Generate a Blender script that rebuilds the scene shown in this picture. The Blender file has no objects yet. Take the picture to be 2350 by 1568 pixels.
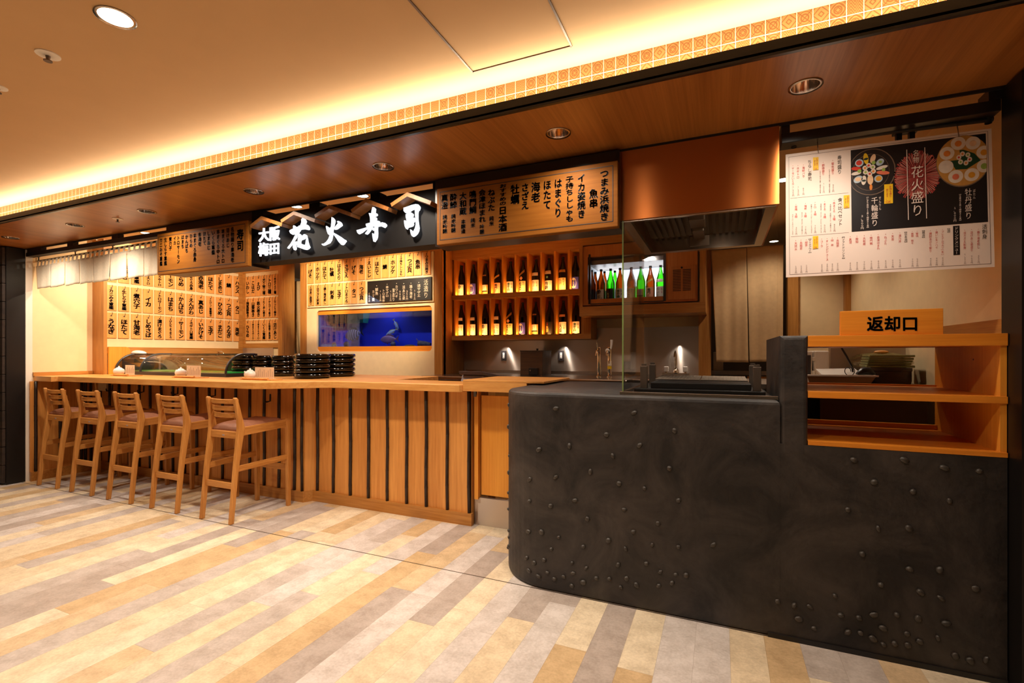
import bpy, bmesh, math, random
from mathutils import Vector, Matrix

random.seed(11)
SC = bpy.context.scene
COL = SC.collection

# ------------------------------------------------------------------ camera
FPX, CX, CY, YAW, EYE = 1107.0, 1175.0, 812.7, math.radians(23.43), 1.32
cam = bpy.data.cameras.new('camera')
cam.sensor_width = 36.0
cam.lens = 36.0 * FPX / 2350.0
cam.shift_y = (CY - 784.0) / 2350.0
cam.clip_start = 0.05
co = bpy.data.objects.new('camera', cam)
COL.objects.link(co)
co.location = (0, 0, EYE)
co.rotation_euler = (math.pi / 2, 0, YAW)
SC.camera = co

# ------------------------------------------------------------------ view / world
SC.view_settings.view_transform = 'Standard'
SC.view_settings.look = 'None'
SC.view_settings.exposure = 0.0
SC.view_settings.gamma = 1.0
SC.cycles.use_denoising = True
SC.cycles.max_bounces = 7
SC.cycles.diffuse_bounces = 4
SC.cycles.glossy_bounces = 4
SC.cycles.transparent_max_bounces = 16
SC.cycles.sample_clamp_indirect = 4.0
SC.cycles.caustics_reflective = False
SC.cycles.caustics_refractive = False
wd = bpy.data.worlds.new('world')
SC.world = wd
wd.use_nodes = True
wd.node_tree.nodes['Background'].inputs[0].default_value = (1.0, 0.66, 0.38, 1)
wd.node_tree.nodes['Background'].inputs[1].default_value = 0.05

WARM = (1.0, 0.82, 0.57)
SOFTW = (1.0, 0.86, 0.70)
WHITE = (1.0, 0.90, 0.80)


def add_light(name, kind, loc, power, color=WARM, aim=None, **kw):
    L = bpy.data.lights.new(name, kind)
    L.energy = power
    L.color = color
    for k, v in kw.items():
        setattr(L, k, v)
    o = bpy.data.objects.new(name, L)
    COL.objects.link(o)
    o.location = loc
    if aim is not None:
        d = Vector(aim) - Vector(loc)
        o.rotation_euler = d.to_track_quat('-Z', 'Y').to_euler()
    return o


# heights of the place
ZS, ZM, ZI = 2.41, 2.60, 2.62         # soffit, mall ceiling, inner ceiling
YF, YI = 1.985, 2.60                  # fascia plane, inner edge of soffit
YC = 2.545                            # front of the plaster counter and floor seam
XL, XR = -6.60, 1.05                  # side walls

# mall ceiling lamps (one is seen, the others hang over the passage outside the frame)
for x, y, p in ((-4.4, 1.08, 50), (-2.11, 1.08, 130), (2.2, 1.08, 6),
                (-4.4, -0.9, 50), (-2.1, -0.9, 60), (0.2, -0.9, 24)):
    add_light('mall_downlight', 'SPOT', (x, y, ZM - 0.03), p, SOFTW, aim=(x, y, 0),
              spot_size=math.radians(112), spot_blend=0.6, shadow_soft_size=0.06)
for x, p in ((-0.60, 46), (0.20, 26)):
    add_light('mall_downlight', 'SPOT', (x, 0.95, ZM - 0.03), p, SOFTW, aim=(x, 0.95, 0),
              spot_size=math.radians(170), spot_blend=1.0, shadow_soft_size=0.05)
# soffit downlights
for x, p in ((-6.1, 44), (-5.01, 50), (-4.03, 50), (-2.87, 58), (-1.80, 60), (-0.74, 38), (0.315, 28)):
    add_light('soffit_spot', 'SPOT', (x, 2.275, ZS - 0.005), p, SOFTW, aim=(x, 2.275, 0),
              spot_size=math.radians(158), spot_blend=1.0, shadow_soft_size=0.035)
# inner ceiling lamps
for x, y, p in ((-6.1, 2.98, 34), (-5.3, 2.98, 34), (-3.2, 2.95, 40), (-2.5, 2.95, 36),
                (-1.3, 3.9, 34), (0.40, 3.80, 26), (0.45, 4.9, 26), (-5.2, 3.9, 44), (-2.9, 3.9, 40), (-4.4, 5.6, 14)):
    add_light('kitchen_spot', 'SPOT', (x, y, ZI - 0.03), p, SOFTW, aim=(x, y, 0),
              spot_size=math.radians(120), spot_blend=0.6, shadow_soft_size=0.05)
# spots aimed at the menu plaques
add_light('plaque_spot', 'SPOT', (-4.5, 3.9, ZI - 0.05), 150, WARM, aim=(-4.95, 4.88, 2.25),
          spot_size=math.radians(50), spot_blend=0.5, shadow_soft_size=0.03)
add_light('plaque_spot', 'SPOT', (-4.9, 3.5, ZI - 0.05), 150, WARM, aim=(-6.38, 3.9, 1.9),
          spot_size=math.radians(95), spot_blend=0.7, shadow_soft_size=0.03)
add_light('plaque_spot', 'SPOT', (-3.5, 4.15, ZI - 0.05), 110, WARM, aim=(-3.85, 5.05, 2.05),
          spot_size=math.radians(80), spot_blend=0.6, shadow_soft_size=0.03)
# cove light on the ledge behind the fascia, shining up at ceiling and tiles
add_light('cove_light', 'AREA', (-2.6, 2.035, 2.475), 46, (1.0, 0.86, 0.66), aim=(-2.6, 2.00, 3.2),
          shape='RECTANGLE', size=9.0, size_y=0.02)
# bottle cabinet strips
for z in (2.063, 1.556):
    add_light('cabinet_strip', 'AREA', (-2.26, 5.275, z), 6.5, (1.0, 0.50, 0.14), aim=(-2.26, 5.44, z + 0.30),
              shape='RECTANGLE', size=1.62, size_y=0.012)
# lamps under the bottle cabinet and under the fridge, washing the steel splashback
for x in (-2.50, -1.73, -0.42):
    add_light('under_cabinet_spot', 'SPOT', (x, 5.49, 1.465), 5, WHITE, aim=(x + 0.02, 5.50, 1.04),
              spot_size=math.radians(95), spot_blend=0.5, shadow_soft_size=0.012)
# fridge back light
add_light('fridge_light', 'AREA', (-0.9, 5.30, 2.30), 6, (0.86, 0.93, 1.0), aim=(-0.68, 5.5, 1.8),
          shape='RECTANGLE', size=0.8, size_y=0.05)
# fish tank lamp
add_light('tank_light', 'AREA', (-4.1, 5.27, 2.05), 12, (0.55, 0.68, 1.0), aim=(-4.5, 5.30, 1.2),
          shape='RECTANGLE', size=1.7, size_y=0.2)
# lamp inside the hood
add_light('hood_lamp', 'SPOT', (0.01, 3.0, 2.07), 12, SOFTW, aim=(0.0, 3.0, 1.0),
          spot_size=math.radians(110), spot_blend=0.6, shadow_soft_size=0.04)
# poster wash
add_light('poster_spot', 'SPOT', (0.55, 2.05, 2.38), 11, WHITE, aim=(0.45, 2.62, 1.75),
          spot_size=math.radians(56), spot_blend=0.9, shadow_soft_size=0.03)


# ------------------------------------------------------------------ geometry helpers
def ray(x, y):
    u, v = (x - CX) / FPX, -(y - CY) / FPX
    c, s = math.cos(YAW), math.sin(YAW)
    return Vector((-s + u * c, c + u * s, v))


def aty(x, y, Y):
    """point of the plane Y = const seen at picture point x, y (survey helper)"""
    r = ray(x, y)
    t = Y / r.y
    return Vector((r.x * t, Y, EYE + r.z * t))


def atx(x, y, X):
    r = ray(x, y)
    t = X / r.x
    return Vector((X, r.y * t, EYE + r.z * t))


def atz(x, y, Z):
    r = ray(x, y)
    t = (Z - EYE) / r.z
    return Vector((r.x * t, r.y * t, Z))


class B:
    def __init__(self):
        self.bm = bmesh.new()
        self.mi = 0

    def _new(self, faces):
        for f in faces:
            f.material_index = self.mi

    def box(self, x0, x1, y0, y1, z0, z1, bev=0.0, seg=2):
        bm = self.bm
        vs = [bm.verts.new(p) for p in ((x0, y0, z0), (x1, y0, z0), (x1, y1, z0), (x0, y1, z0),
                                        (x0, y0, z1), (x1, y0, z1), (x1, y1, z1), (x0, y1, z1))]
        fs = [bm.faces.new([vs[i] for i in q]) for q in
              ((3, 2, 1, 0), (4, 5, 6, 7), (0, 1, 5, 4), (1, 2, 6, 5), (2, 3, 7, 6), (3, 0, 4, 7))]
        self._new(fs)
        if bev > 0:
            es = list({e for f in fs for e in f.edges})
            r = bmesh.ops.bevel(bm, geom=es, offset=bev, segments=seg, affect='EDGES', profile=0.6)
            self._new(r['faces'])
        return self

    def hexa(self, p):
        """eight corners: bottom ring then top ring"""
        bm = self.bm
        vs = [bm.verts.new(q) for q in p]
        fs = [bm.faces.new([vs[i] for i in q]) for q in
              ((3, 2, 1, 0), (4, 5, 6, 7), (0, 1, 5, 4), (1, 2, 6, 5), (2, 3, 7, 6), (3, 0, 4, 7))]
        self._new(fs)
        return self

    def poly(self, pts):
        f = self.bm.faces.new([self.bm.verts.new(p) for p in pts])
        self._new([f])
        return f

    def prism(self, pts, vec, bev=0.0):
        """polygon extruded along vec"""
        bm = self.bm
        vec = Vector(vec)
        a = [bm.verts.new(p) for p in pts]
        b = [bm.verts.new(Vector(p) + vec) for p in pts]
        n = len(pts)
        fs = [bm.faces.new(a), bm.faces.new(b[::-1])]
        for i in range(n):
            j = (i + 1) % n
            fs.append(bm.faces.new([a[j], a[i], b[i], b[j]]))
        self._new(fs)
        bmesh.ops.recalc_face_normals(bm, faces=fs)
        if bev > 0:
            es = list(set(fs[0].edges) | set(fs[1].edges))
            r = bmesh.ops.bevel(bm, geom=es, offset=bev, segments=3, affect='EDGES', profile=0.5)
            self._new(r['faces'])
        return self

    def tube(self, pts, r, seg=10, caps=True, flat=1.0):
        bm = self.bm
        pts = [Vector(p) for p in pts]
        n = len(pts)
        rs = r if isinstance(r, (list, tuple)) else [r] * n
        rings = []
        up = None
        for i in range(n):
            d = (pts[min(i + 1, n - 1)] - pts[max(i - 1, 0)]).normalized()
            if up is None:
                up = Vector((0, 0, 1)) if abs(d.z) < 0.9 else Vector((0, 1, 0))
            a = d.cross(up)
            if a.length < 1e-5:
                a = d.cross(Vector((1, 0, 0)))
            a.normalize()
            b = a.cross(d).normalized()
            up = b
            rings.append([bm.verts.new(pts[i] + a * (math.cos(t) * rs[i]) + b * (math.sin(t) * rs[i] * flat))
                          for t in (2 * math.pi * k / seg for k in range(seg))])
        fs = []
        for i in range(n - 1):
            for k in range(seg):
                m = (k + 1) % seg
                fs.append(bm.faces.new([rings[i][k], rings[i][m], rings[i + 1][m], rings[i + 1][k]]))
        if caps:
            fs.append(bm.faces.new(rings[0][::-1]))
            fs.append(bm.faces.new(rings[-1]))
        self._new(fs)
        return self

    def lathe(self, prof, c=(0, 0, 0), seg=24, a0=0.0, a1=2 * math.pi):
        bm = self.bm
        full = abs(a1 - a0 - 2 * math.pi) < 1e-6
        m = seg if full else seg + 1
        rings = []
        for r, z in prof:
            if r < 1e-6:
                rings.append([bm.verts.new((c[0], c[1], c[2] + z))] * m)
            else:
                rings.append([bm.verts.new((c[0] + r * math.cos(a0 + (a1 - a0) * k / seg),
                                            c[1] + r * math.sin(a0 + (a1 - a0) * k / seg), c[2] + z))
                              for k in range(m)])
        fs = []
        for i in range(len(prof) - 1):
            for k in range(seg if full else seg):
                j = (k + 1) % m if full else k + 1
                q = []
                for v in (rings[i][k], rings[i][j], rings[i + 1][j], rings[i + 1][k]):
                    if v not in q:
                        q.append(v)
                if len(q) > 2:
                    try:
                        fs.append(bm.faces.new(q))
                    except ValueError:
                        pass
        self._new(fs)
        return self

    def ball(self, c, r, u=12, v=8, rot=None):
        R = r if isinstance(r, (tuple, list)) else (r, r, r)
        M = Matrix.Translation(Vector(c))
        if rot is not None:
            M = M @ rot.to_4x4()
        M = M @ Matrix.Diagonal((R[0], R[1], R[2], 1))
        before = set(self.bm.faces)
        bmesh.ops.create_uvsphere(self.bm, u_segments=u, v_segments=v, radius=1.0, matrix=M)
        self._new([f for f in self.bm.faces if f not in before])
        return self

    def disc(self, c, rx, rz, y, seg=24, clipx=None):
        """flat ellipse facing -Y"""
        pts = []
        for k in range(seg):
            a = 2 * math.pi * k / seg
            x = c[0] + rx * math.cos(a)
            if clipx is not None:
                x = min(x, clipx)
            pts.append((x, y, c[1] + rz * math.sin(a)))
        self.poly(pts)
        return self


ROOT = {}


def finish(name, b, mats, parent=None, smooth=False, sub=0, bev=0.0):
    me = bpy.data.meshes.new(name)
    off = ROOT.get(parent.name, Vector()) if parent else Vector()
    if off.length > 0:
        bmesh.ops.translate(b.bm, verts=b.bm.verts, vec=-off)
    b.bm.normal_update()
    if smooth:
        for f in b.bm.faces:
            f.smooth = True
    b.bm.to_mesh(me)
    b.bm.free()
    for m in (mats if isinstance(mats, (list, tuple)) else [mats]):
        me.materials.append(m)
    o = bpy.data.objects.new(name, me)
    COL.objects.link(o)
    if parent:
        o.parent = parent
        ROOT[o.name] = off
    if smooth == 'auto':
        md = o.modifiers.new('edges', 'EDGE_SPLIT')
        md.split_angle = math.radians(38)
    if bev:
        md = o.modifiers.new('bevel', 'BEVEL')
        md.width = bev
        md.segments = 2
        md.limit_method = 'ANGLE'
    if sub:
        md = o.modifiers.new('sub', 'SUBSURF')
        md.levels = md.render_levels = sub
    return o


def tag(o, label=None, cat=None, group=None, kind=None):
    if label:
        o['label'] = label
    if cat:
        o['category'] = cat
    if group:
        o['group'] = group
    if kind:
        o['kind'] = kind
    return o


def thing(name, label, cat, loc=(0, 0, 0), group=None, rz=0.0):
    o = bpy.data.objects.new(name, None)
    o.empty_display_size = 0.05
    COL.objects.link(o)
    o.location = loc
    o.rotation_euler = (0, 0, rz)
    ROOT[o.name] = Vector(loc)
    return tag(o, label, cat, group)


def single(name, b, mat, label, cat, group=None, **kw):
    return tag(finish(name, b, mat, None, **kw), label, cat, group)


def struct(name, b, mat, label=None, **kw):
    return tag(finish(name, b, mat, None, **kw), label, None, None, 'structure')


def dup(root, loc=None, rz=None, label=None):
    r = root.copy()
    COL.objects.link(r)
    if loc is not None:
        r.location = loc
    if rz is not None:
        r.rotation_euler = (0, 0, rz)
    if label:
        r['label'] = label
    for ch in list(root.children):
        c = ch.copy()
        COL.objects.link(c)
        c.parent = r
        for g in list(ch.children):
            d = g.copy()
            COL.objects.link(d)
            d.parent = c
    return r


# ------------------------------------------------------------------ materials
def lin(c):
    return tuple(((v / 255.0) / 12.92 if v / 255.0 <= 0.04045 else ((v / 255.0 + 0.055) / 1.055) ** 2.4) for v in c)


def base_mat(name):
    m = bpy.data.materials.new(name)
    m.use_nodes = True
    nt = m.node_tree
    return m, nt, nt.nodes['Principled BSDF']


def mat(name, c, rough=0.5, metal=0.0, vary=0.12, scale=6.0, spec=0.5, bump=0.0, coat=0.0):
    """plain surface with a soft procedural tone variation; c is sRGB 0..255"""
    m, nt, p = base_mat(name)
    N, L = nt.nodes, nt.links
    col = lin(c)
    tc = N.new('ShaderNodeTexCoord')
    no = N.new('ShaderNodeTexNoise')
    no.inputs['Scale'].default_value = scale
    no.inputs['Detail'].default_value = 5
    L.new(tc.outputs['Object'], no.inputs['Vector'])
    rp = N.new('ShaderNodeValToRGB')
    rp.color_ramp.elements[0].position = 0.3
    rp.color_ramp.elements[1].position = 0.7
    rp.color_ramp.elements[0].color = tuple(v * (1 - vary) for v in col) + (1,)
    rp.color_ramp.elements[1].color = tuple(min(1, v * (1 + vary)) for v in col) + (1,)
    L.new(no.outputs['Fac'], rp.inputs['Fac'])
    L.new(rp.outputs['Color'], p.inputs['Base Color'])
    p.inputs['Roughness'].default_value = rough
    p.inputs['Metallic'].default_value = metal
    p.inputs['Specular IOR Level'].default_value = spec
    p.inputs['Coat Weight'].default_value = coat
    if bump:
        bp = N.new('ShaderNodeBump')
        bp.inputs['Strength'].default_value = bump
        bp.inputs['Distance'].default_value = 0.01
        L.new(no.outputs['Fac'], bp.inputs['Height'])
        L.new(bp.outputs['Normal'], p.inputs['Normal'])
    return m


def wood(name, c1, c2, axis='Z', fine=60.0, rough=0.45, stretch=0.05, coat=0.0, swirl=0.6, world=False, spec=0.4):
    """grain drawn out along one axis"""
    m, nt, p = base_mat(name)
    N, L = nt.nodes, nt.links
    tc = N.new('ShaderNodeTexCoord')
    mp = N.new('ShaderNodeMapping')
    sc = [1.0, 1.0, 1.0]
    sc['XYZ'.index(axis)] = stretch
    mp.inputs['Scale'].default_value = sc
    if world:
        ge = N.new('ShaderNodeNewGeometry')
        L.new(ge.outputs['Position'], mp.inputs['Vector'])
    else:
        L.new(tc.outputs['Object'], mp.inputs['Vector'])
    n1 = N.new('ShaderNodeTexNoise')
    n1.inputs['Scale'].default_value = fine
    n1.inputs['Detail'].default_value = 6
    n1.inputs['Roughness'].default_value = 0.62
    n2 = N.new('ShaderNodeTexNoise')
    n2.inputs['Scale'].default_value = fine * 0.12
    n2.inputs['Detail'].default_value = 3
    n2.inputs['Distortion'].default_value = swirl
    L.new(mp.outputs['Vector'], n1.inputs['Vector'])
    L.new(mp.outputs['Vector'], n2.inputs['Vector'])
    mx = N.new('ShaderNodeMath')
    mx.operation = 'ADD'
    ml = N.new('ShaderNodeMath')
    ml.operation = 'MULTIPLY'
    ml.inputs[1].default_value = 0.6
    L.new(n1.outputs['Fac'], ml.inputs[0])
    m2 = N.new('ShaderNodeMath')
    m2.operation = 'MULTIPLY'
    m2.inputs[1].default_value = 0.4
    L.new(n2.outputs['Fac'], m2.inputs[0])
    L.new(ml.outputs[0], mx.inputs[0])
    L.new(m2.outputs[0], mx.inputs[1])
    rp = N.new('ShaderNodeValToRGB')
    rp.color_ramp.elements[0].position = 0.36
    rp.color_ramp.elements[1].position = 0.64
    rp.color_ramp.elements[0].color = lin(c2) + (1,)
    rp.color_ramp.elements[1].color = lin(c1) + (1,)
    L.new(mx.outputs[0], rp.inputs['Fac'])
    L.new(rp.outputs['Color'], p.inputs['Base Color'])
    p.inputs['Roughness'].default_value = rough
    p.inputs['Coat Weight'].default_value = coat
    p.inputs['Coat Roughness'].default_value = 0.2
    p.inputs['Specular IOR Level'].default_value = spec
    return m


def metal(name, c, rough=0.25, aniso=0.0, brush=True, met=1.0):
    m, nt, p = base_mat(name)
    N, L = nt.nodes, nt.links
    p.inputs['Base Color'].default_value = lin(c) + (1,)
    p.inputs['Metallic'].default_value = met
    p.inputs['Roughness'].default_value = rough
    if aniso:
        p.inputs['Anisotropic'].default_value = aniso
        tg = N.new('ShaderNodeTangent')
        tg.direction_type = 'RADIAL'
        tg.axis = 'Z'
        p.inputs['Anisotropic Rotation'].default_value = 0.25
        L.new(tg.outputs[0], p.inputs['Tangent'])
    if brush:
        tc = N.new('ShaderNodeTexCoord')
        mp = N.new('ShaderNodeMapping')
        mp.inputs['Scale'].default_value = (2, 2, 120)
        no = N.new('ShaderNodeTexNoise')
        no.inputs['Scale'].default_value = 3
        L.new(tc.outputs['Object'], mp.inputs['Vector'])
        L.new(mp.outputs['Vector'], no.inputs['Vector'])
        mr = N.new('ShaderNodeMapRange')
        mr.inputs['To Min'].default_value = rough * 0.95
        mr.inputs['To Max'].default_value = rough * 1.06
        L.new(no.outputs['Fac'], mr.inputs['Value'])
        L.new(mr.outputs[0], p.inputs['Roughness'])
    return m


def glow(name, c, strength):
    m = bpy.data.materials.new(name)
    m.use_nodes = True
    nt = m.node_tree
    nt.nodes.clear()
    e = nt.nodes.new('ShaderNodeEmission')
    e.inputs[0].default_value = lin(c) + (1,)
    e.inputs[1].default_value = strength
    o = nt.nodes.new('ShaderNodeOutputMaterial')
    nt.links.new(e.outputs[0], o.inputs[0])
    return m


def glass(name, tint=(1, 1, 1), refl=1.0):
    """clear pane: transparent with a fresnel mirror"""
    m = bpy.data.materials.new(name)
    m.use_nodes = True
    nt = m.node_tree
    nt.nodes.clear()
    N, L = nt.nodes, nt.links
    t = N.new('ShaderNodeBsdfTransparent')
    t.inputs[0].default_value = tint + (1,)
    g = N.new('ShaderNodeBsdfGlossy')
    g.inputs['Roughness'].default_value = 0.02
    fr = N.new('ShaderNodeFresnel')
    fr.inputs[0].default_value = 1.45
    mu = N.new('ShaderNodeMath')
    mu.operation = 'MULTIPLY'
    mu.inputs[1].default_value = refl
    L.new(fr.outputs[0], mu.inputs[0])
    mx = N.new('ShaderNodeMixShader')
    L.new(mu.outputs[0], mx.inputs[0])
    L.new(t.outputs[0], mx.inputs[1])
    L.new(g.outputs[0], mx.inputs[2])
    o = N.new('ShaderNodeOutputMaterial')
    L.new(mx.outputs[0], o.inputs[0])
    return m


def bottle_glass(name, c, thick=0.35):
    """dark coloured glass: lets some light through and shines"""
    m = bpy.data.materials.new(name)
    m.use_nodes = True
    nt = m.node_tree
    nt.nodes.clear()
    N, L = nt.nodes, nt.links
    t = N.new('ShaderNodeBsdfTransparent')
    t.inputs[0].default_value = lin(c) + (1,)
    d = N.new('ShaderNodeBsdfTranslucent')
    d.inputs[0].default_value = lin(c) + (1,)
    mx = N.new('ShaderNodeMixShader')
    mx.inputs[0].default_value = thick
    L.new(t.outputs[0], mx.inputs[1])
    L.new(d.outputs[0], mx.inputs[2])
    g = N.new('ShaderNodeBsdfGlossy')
    g.inputs['Roughness'].default_value = 0.06
    fr = N.new('ShaderNodeFresnel')
    fr.inputs[0].default_value = 1.5
    m2 = N.new('ShaderNodeMixShader')
    L.new(fr.outputs[0], m2.inputs[0])
    L.new(mx.outputs[0], m2.inputs[1])
    L.new(g.outputs[0], m2.inputs[2])
    o = N.new('ShaderNodeOutputMaterial')
    L.new(m2.outputs[0], o.inputs[0])
    return m


def floor_material():
    m, nt, p = base_mat('plank_floor')
    N, L = nt.nodes, nt.links

    def math_(op, a, b=None):
        n = N.new('ShaderNodeMath')
        n.operation = op
        for i, v in enumerate((a, b)):
            if v is None:
                continue
            if isinstance(v, (int, float)):
                n.inputs[i].default_value = v
            else:
                L.new(v, n.inputs[i])
        return n.outputs[0]

    ge = N.new('ShaderNodeNewGeometry')
    sx = N.new('ShaderNodeSeparateXYZ')
    L.new(ge.outputs['Position'], sx.inputs[0])
    W, LEN = 0.146, 0.92
    xr = math_('DIVIDE', math_('ADD', sx.outputs[0], 20 * W - 0.036), W)
    row = math_('FLOOR', xr)
    w1 = N.new('ShaderNodeTexWhiteNoise')
    w1.noise_dimensions = '1D'
    L.new(row, w1.inputs['W'])
    yr = math_('ADD', math_('DIVIDE', sx.outputs[1], LEN), math_('MULTIPLY', w1.outputs['Value'], 7.0))
    cell = math_('FLOOR', yr)
    cb = N.new('ShaderNodeCombineXYZ')
    L.new(row, cb.inputs[0])
    L.new(cell, cb.inputs[1])
    w2 = N.new('ShaderNodeTexWhiteNoise')
    w2.noise_dimensions = '3D'
    L.new(cb.outputs[0], w2.inputs['Vector'])
    rp = N.new('ShaderNodeValToRGB')
    rp.color_ramp.interpolation = 'CONSTANT'
    cols = ((206, 176, 134), (224, 204, 172), (182, 168, 158), (212, 202, 195), (228, 211, 182), (194, 182, 173), (214, 187, 149))
    for i, c in enumerate(cols):
        if i < 2:
            e = rp.color_ramp.elements[i]
            e.position = i / len(cols)
        else:
            e = rp.color_ramp.elements.new(i / len(cols))
        e.color = lin(c) + (1,)
    L.new(w2.outputs['Value'], rp.inputs['Fac'])
    # mottling, different in each plank
    add = N.new('ShaderNodeVectorMath')
    add.operation = 'MULTIPLY_ADD'
    L.new(cb.outputs[0], add.inputs[0])
    add.inputs[1].default_value = (3.7, 5.1, 0)
    L.new(ge.outputs['Position'], add.inputs[2])
    n1 = N.new('ShaderNodeTexNoise')
    n1.inputs['Scale'].default_value = 9
    n1.inputs['Detail'].default_value = 9
    n1.inputs['Roughness'].default_value = 0.68
    L.new(add.outputs[0], n1.inputs['Vector'])
    n2 = N.new('ShaderNodeTexNoise')
    n2.inputs['Scale'].default_value = 85
    n2.inputs['Detail'].default_value = 3
    L.new(add.outputs[0], n2.inputs['Vector'])
    r2 = N.new('ShaderNodeValToRGB')
    r2.color_ramp.elements[0].position = 0.34
    r2.color_ramp.elements[0].color = (0.66, 0.62, 0.58, 1)
    r2.color_ramp.elements[1].position = 0.60
    r2.color_ramp.elements[1].color = (1.08, 1.08, 1.08, 1)
    s = math_('ADD', math_('MULTIPLY', n1.outputs['Fac'], 0.72), math_('MULTIPLY', n2.outputs['Fac'], 0.28))
    L.new(s, r2.inputs['Fac'])
    mx = N.new('ShaderNodeMix')
    mx.data_type = 'RGBA'
    mx.blend_type = 'MULTIPLY'
    mx.inputs['Factor'].default_value = 0.85
    L.new(rp.outputs['Color'], mx.inputs['A'])
    L.new(r2.outputs['Color'], mx.inputs['B'])
    # joints
    fx = math_('FRACT', xr)
    fy = math_('FRACT', yr)
    j = math_('MAXIMUM', math_('LESS_THAN', fx, 0.012), math_('LESS_THAN', fy, 0.0022))
    m3 = N.new('ShaderNodeMix')
    m3.data_type = 'RGBA'
    L.new(math_('MULTIPLY', j, 0.35), m3.inputs['Factor'])
    L.new(mx.outputs['Result'], m3.inputs['A'])
    m3.inputs['B'].default_value = lin((120, 96, 74)) + (1,)
    L.new(m3.outputs['Result'], p.inputs['Base Color'])
    p.inputs['Roughness'].default_value = 0.42
    p.inputs['Specular IOR Level'].default_value = 0.35
    return m


def tile_material():
    """small square tiles, a different line pattern in each, pale joints"""
    m, nt, p = base_mat('patterned_tile')
    N, L = nt.nodes, nt.links

    def math_(op, a, b=None):
        n = N.new('ShaderNodeMath')
        n.operation = op
        for i, v in enumerate((a, b)):
            if v is None:
                continue
            if isinstance(v, (int, float)):
                n.inputs[i].default_value = v
            else:
                L.new(v, n.inputs[i])
        return n.outputs[0]
    ge = N.new('ShaderNodeNewGeometry')
    sx = N.new('ShaderNodeSeparateXYZ')
    L.new(ge.outputs['Position'], sx.inputs[0])
    S = 0.052
    gx = math_('DIVIDE', math_('ADD', sx.outputs[0], 10.4), S)
    gz = math_('DIVIDE', math_('SUBTRACT', ZM, sx.outputs[2]), 0.058)
    cx, cz = math_('FLOOR', gx), math_('FLOOR', gz)
    fx = math_('ABSOLUTE', math_('SUBTRACT', math_('FRACT', gx), 0.5))
    fz = math_('ABSOLUTE', math_('SUBTRACT', math_('FRACT', gz), 0.5))
    cb = N.new('ShaderNodeCombineXYZ')
    L.new(cx, cb.inputs[0])
    L.new(cz, cb.inputs[1])
    wn = N.new('ShaderNodeTexWhiteNoise')
    L.new(cb.outputs[0], wn.inputs['Vector'])
    diag = math_('LESS_THAN', math_('ABSOLUTE', math_('SUBTRACT', fx, fz)), 0.045)
    dia = math_('LESS_THAN', math_('ABSOLUTE', math_('SUBTRACT', math_('FRACT', math_('MULTIPLY', math_('ADD', fx, fz), 3.0)), 0.5)), 0.14)
    zig = math_('LESS_THAN', math_('FRACT', math_('MULTIPLY', math_('ADD', math_('FRACT', gz), math_('MULTIPLY', math_('PINGPONG', math_('FRACT', gx), 0.25), 1.6)), 5.0)), 0.4)
    r2 = math_('ADD', math_('MULTIPLY', fx, fx), math_('MULTIPLY', fz, fz))
    ring = math_('LESS_THAN', math_('ABSOLUTE', math_('SUBTRACT', math_('FRACT', math_('MULTIPLY', r2, 9.0)), 0.5)), 0.18)
    v = wn.outputs['Value']
    a = math_('MULTIPLY', math_('LESS_THAN', v, 0.28), math_('MAXIMUM', diag, ring))
    b = math_('MULTIPLY', math_('MULTIPLY', math_('GREATER_THAN', v, 0.28), math_('LESS_THAN', v, 0.55)), dia)
    c = math_('MULTIPLY', math_('MULTIPLY', math_('GREATER_THAN', v, 0.55), math_('LESS_THAN', v, 0.78)), zig)
    d = math_('MULTIPLY', math_('GREATER_THAN', v, 0.78), math_('MAXIMUM', ring, dia))
    pat = math_('MAXIMUM', math_('MAXIMUM', a, b), math_('MAXIMUM', c, d))
    grout = math_('MAXIMUM', math_('GREATER_THAN', fx, 0.475), math_('GREATER_THAN', fz, 0.475))
    m1 = N.new('ShaderNodeMix')
    m1.data_type = 'RGBA'
    L.new(pat, m1.inputs['Factor'])
    m1.inputs['A'].default_value = lin((158, 106, 58)) + (1,)
    m1.inputs['B'].default_value = lin((112, 68, 30)) + (1,)
    m2 = N.new('ShaderNodeMix')
    m2.data_type = 'RGBA'
    L.new(grout, m2.inputs['Factor'])
    L.new(m1.outputs['Result'], m2.inputs['A'])
    m2.inputs['B'].default_value = lin((226, 206, 176)) + (1,)
    L.new(m2.outputs['Result'], p.inputs['Base Color'])
    p.inputs['Roughness'].default_value = 0.35
    return m


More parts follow.
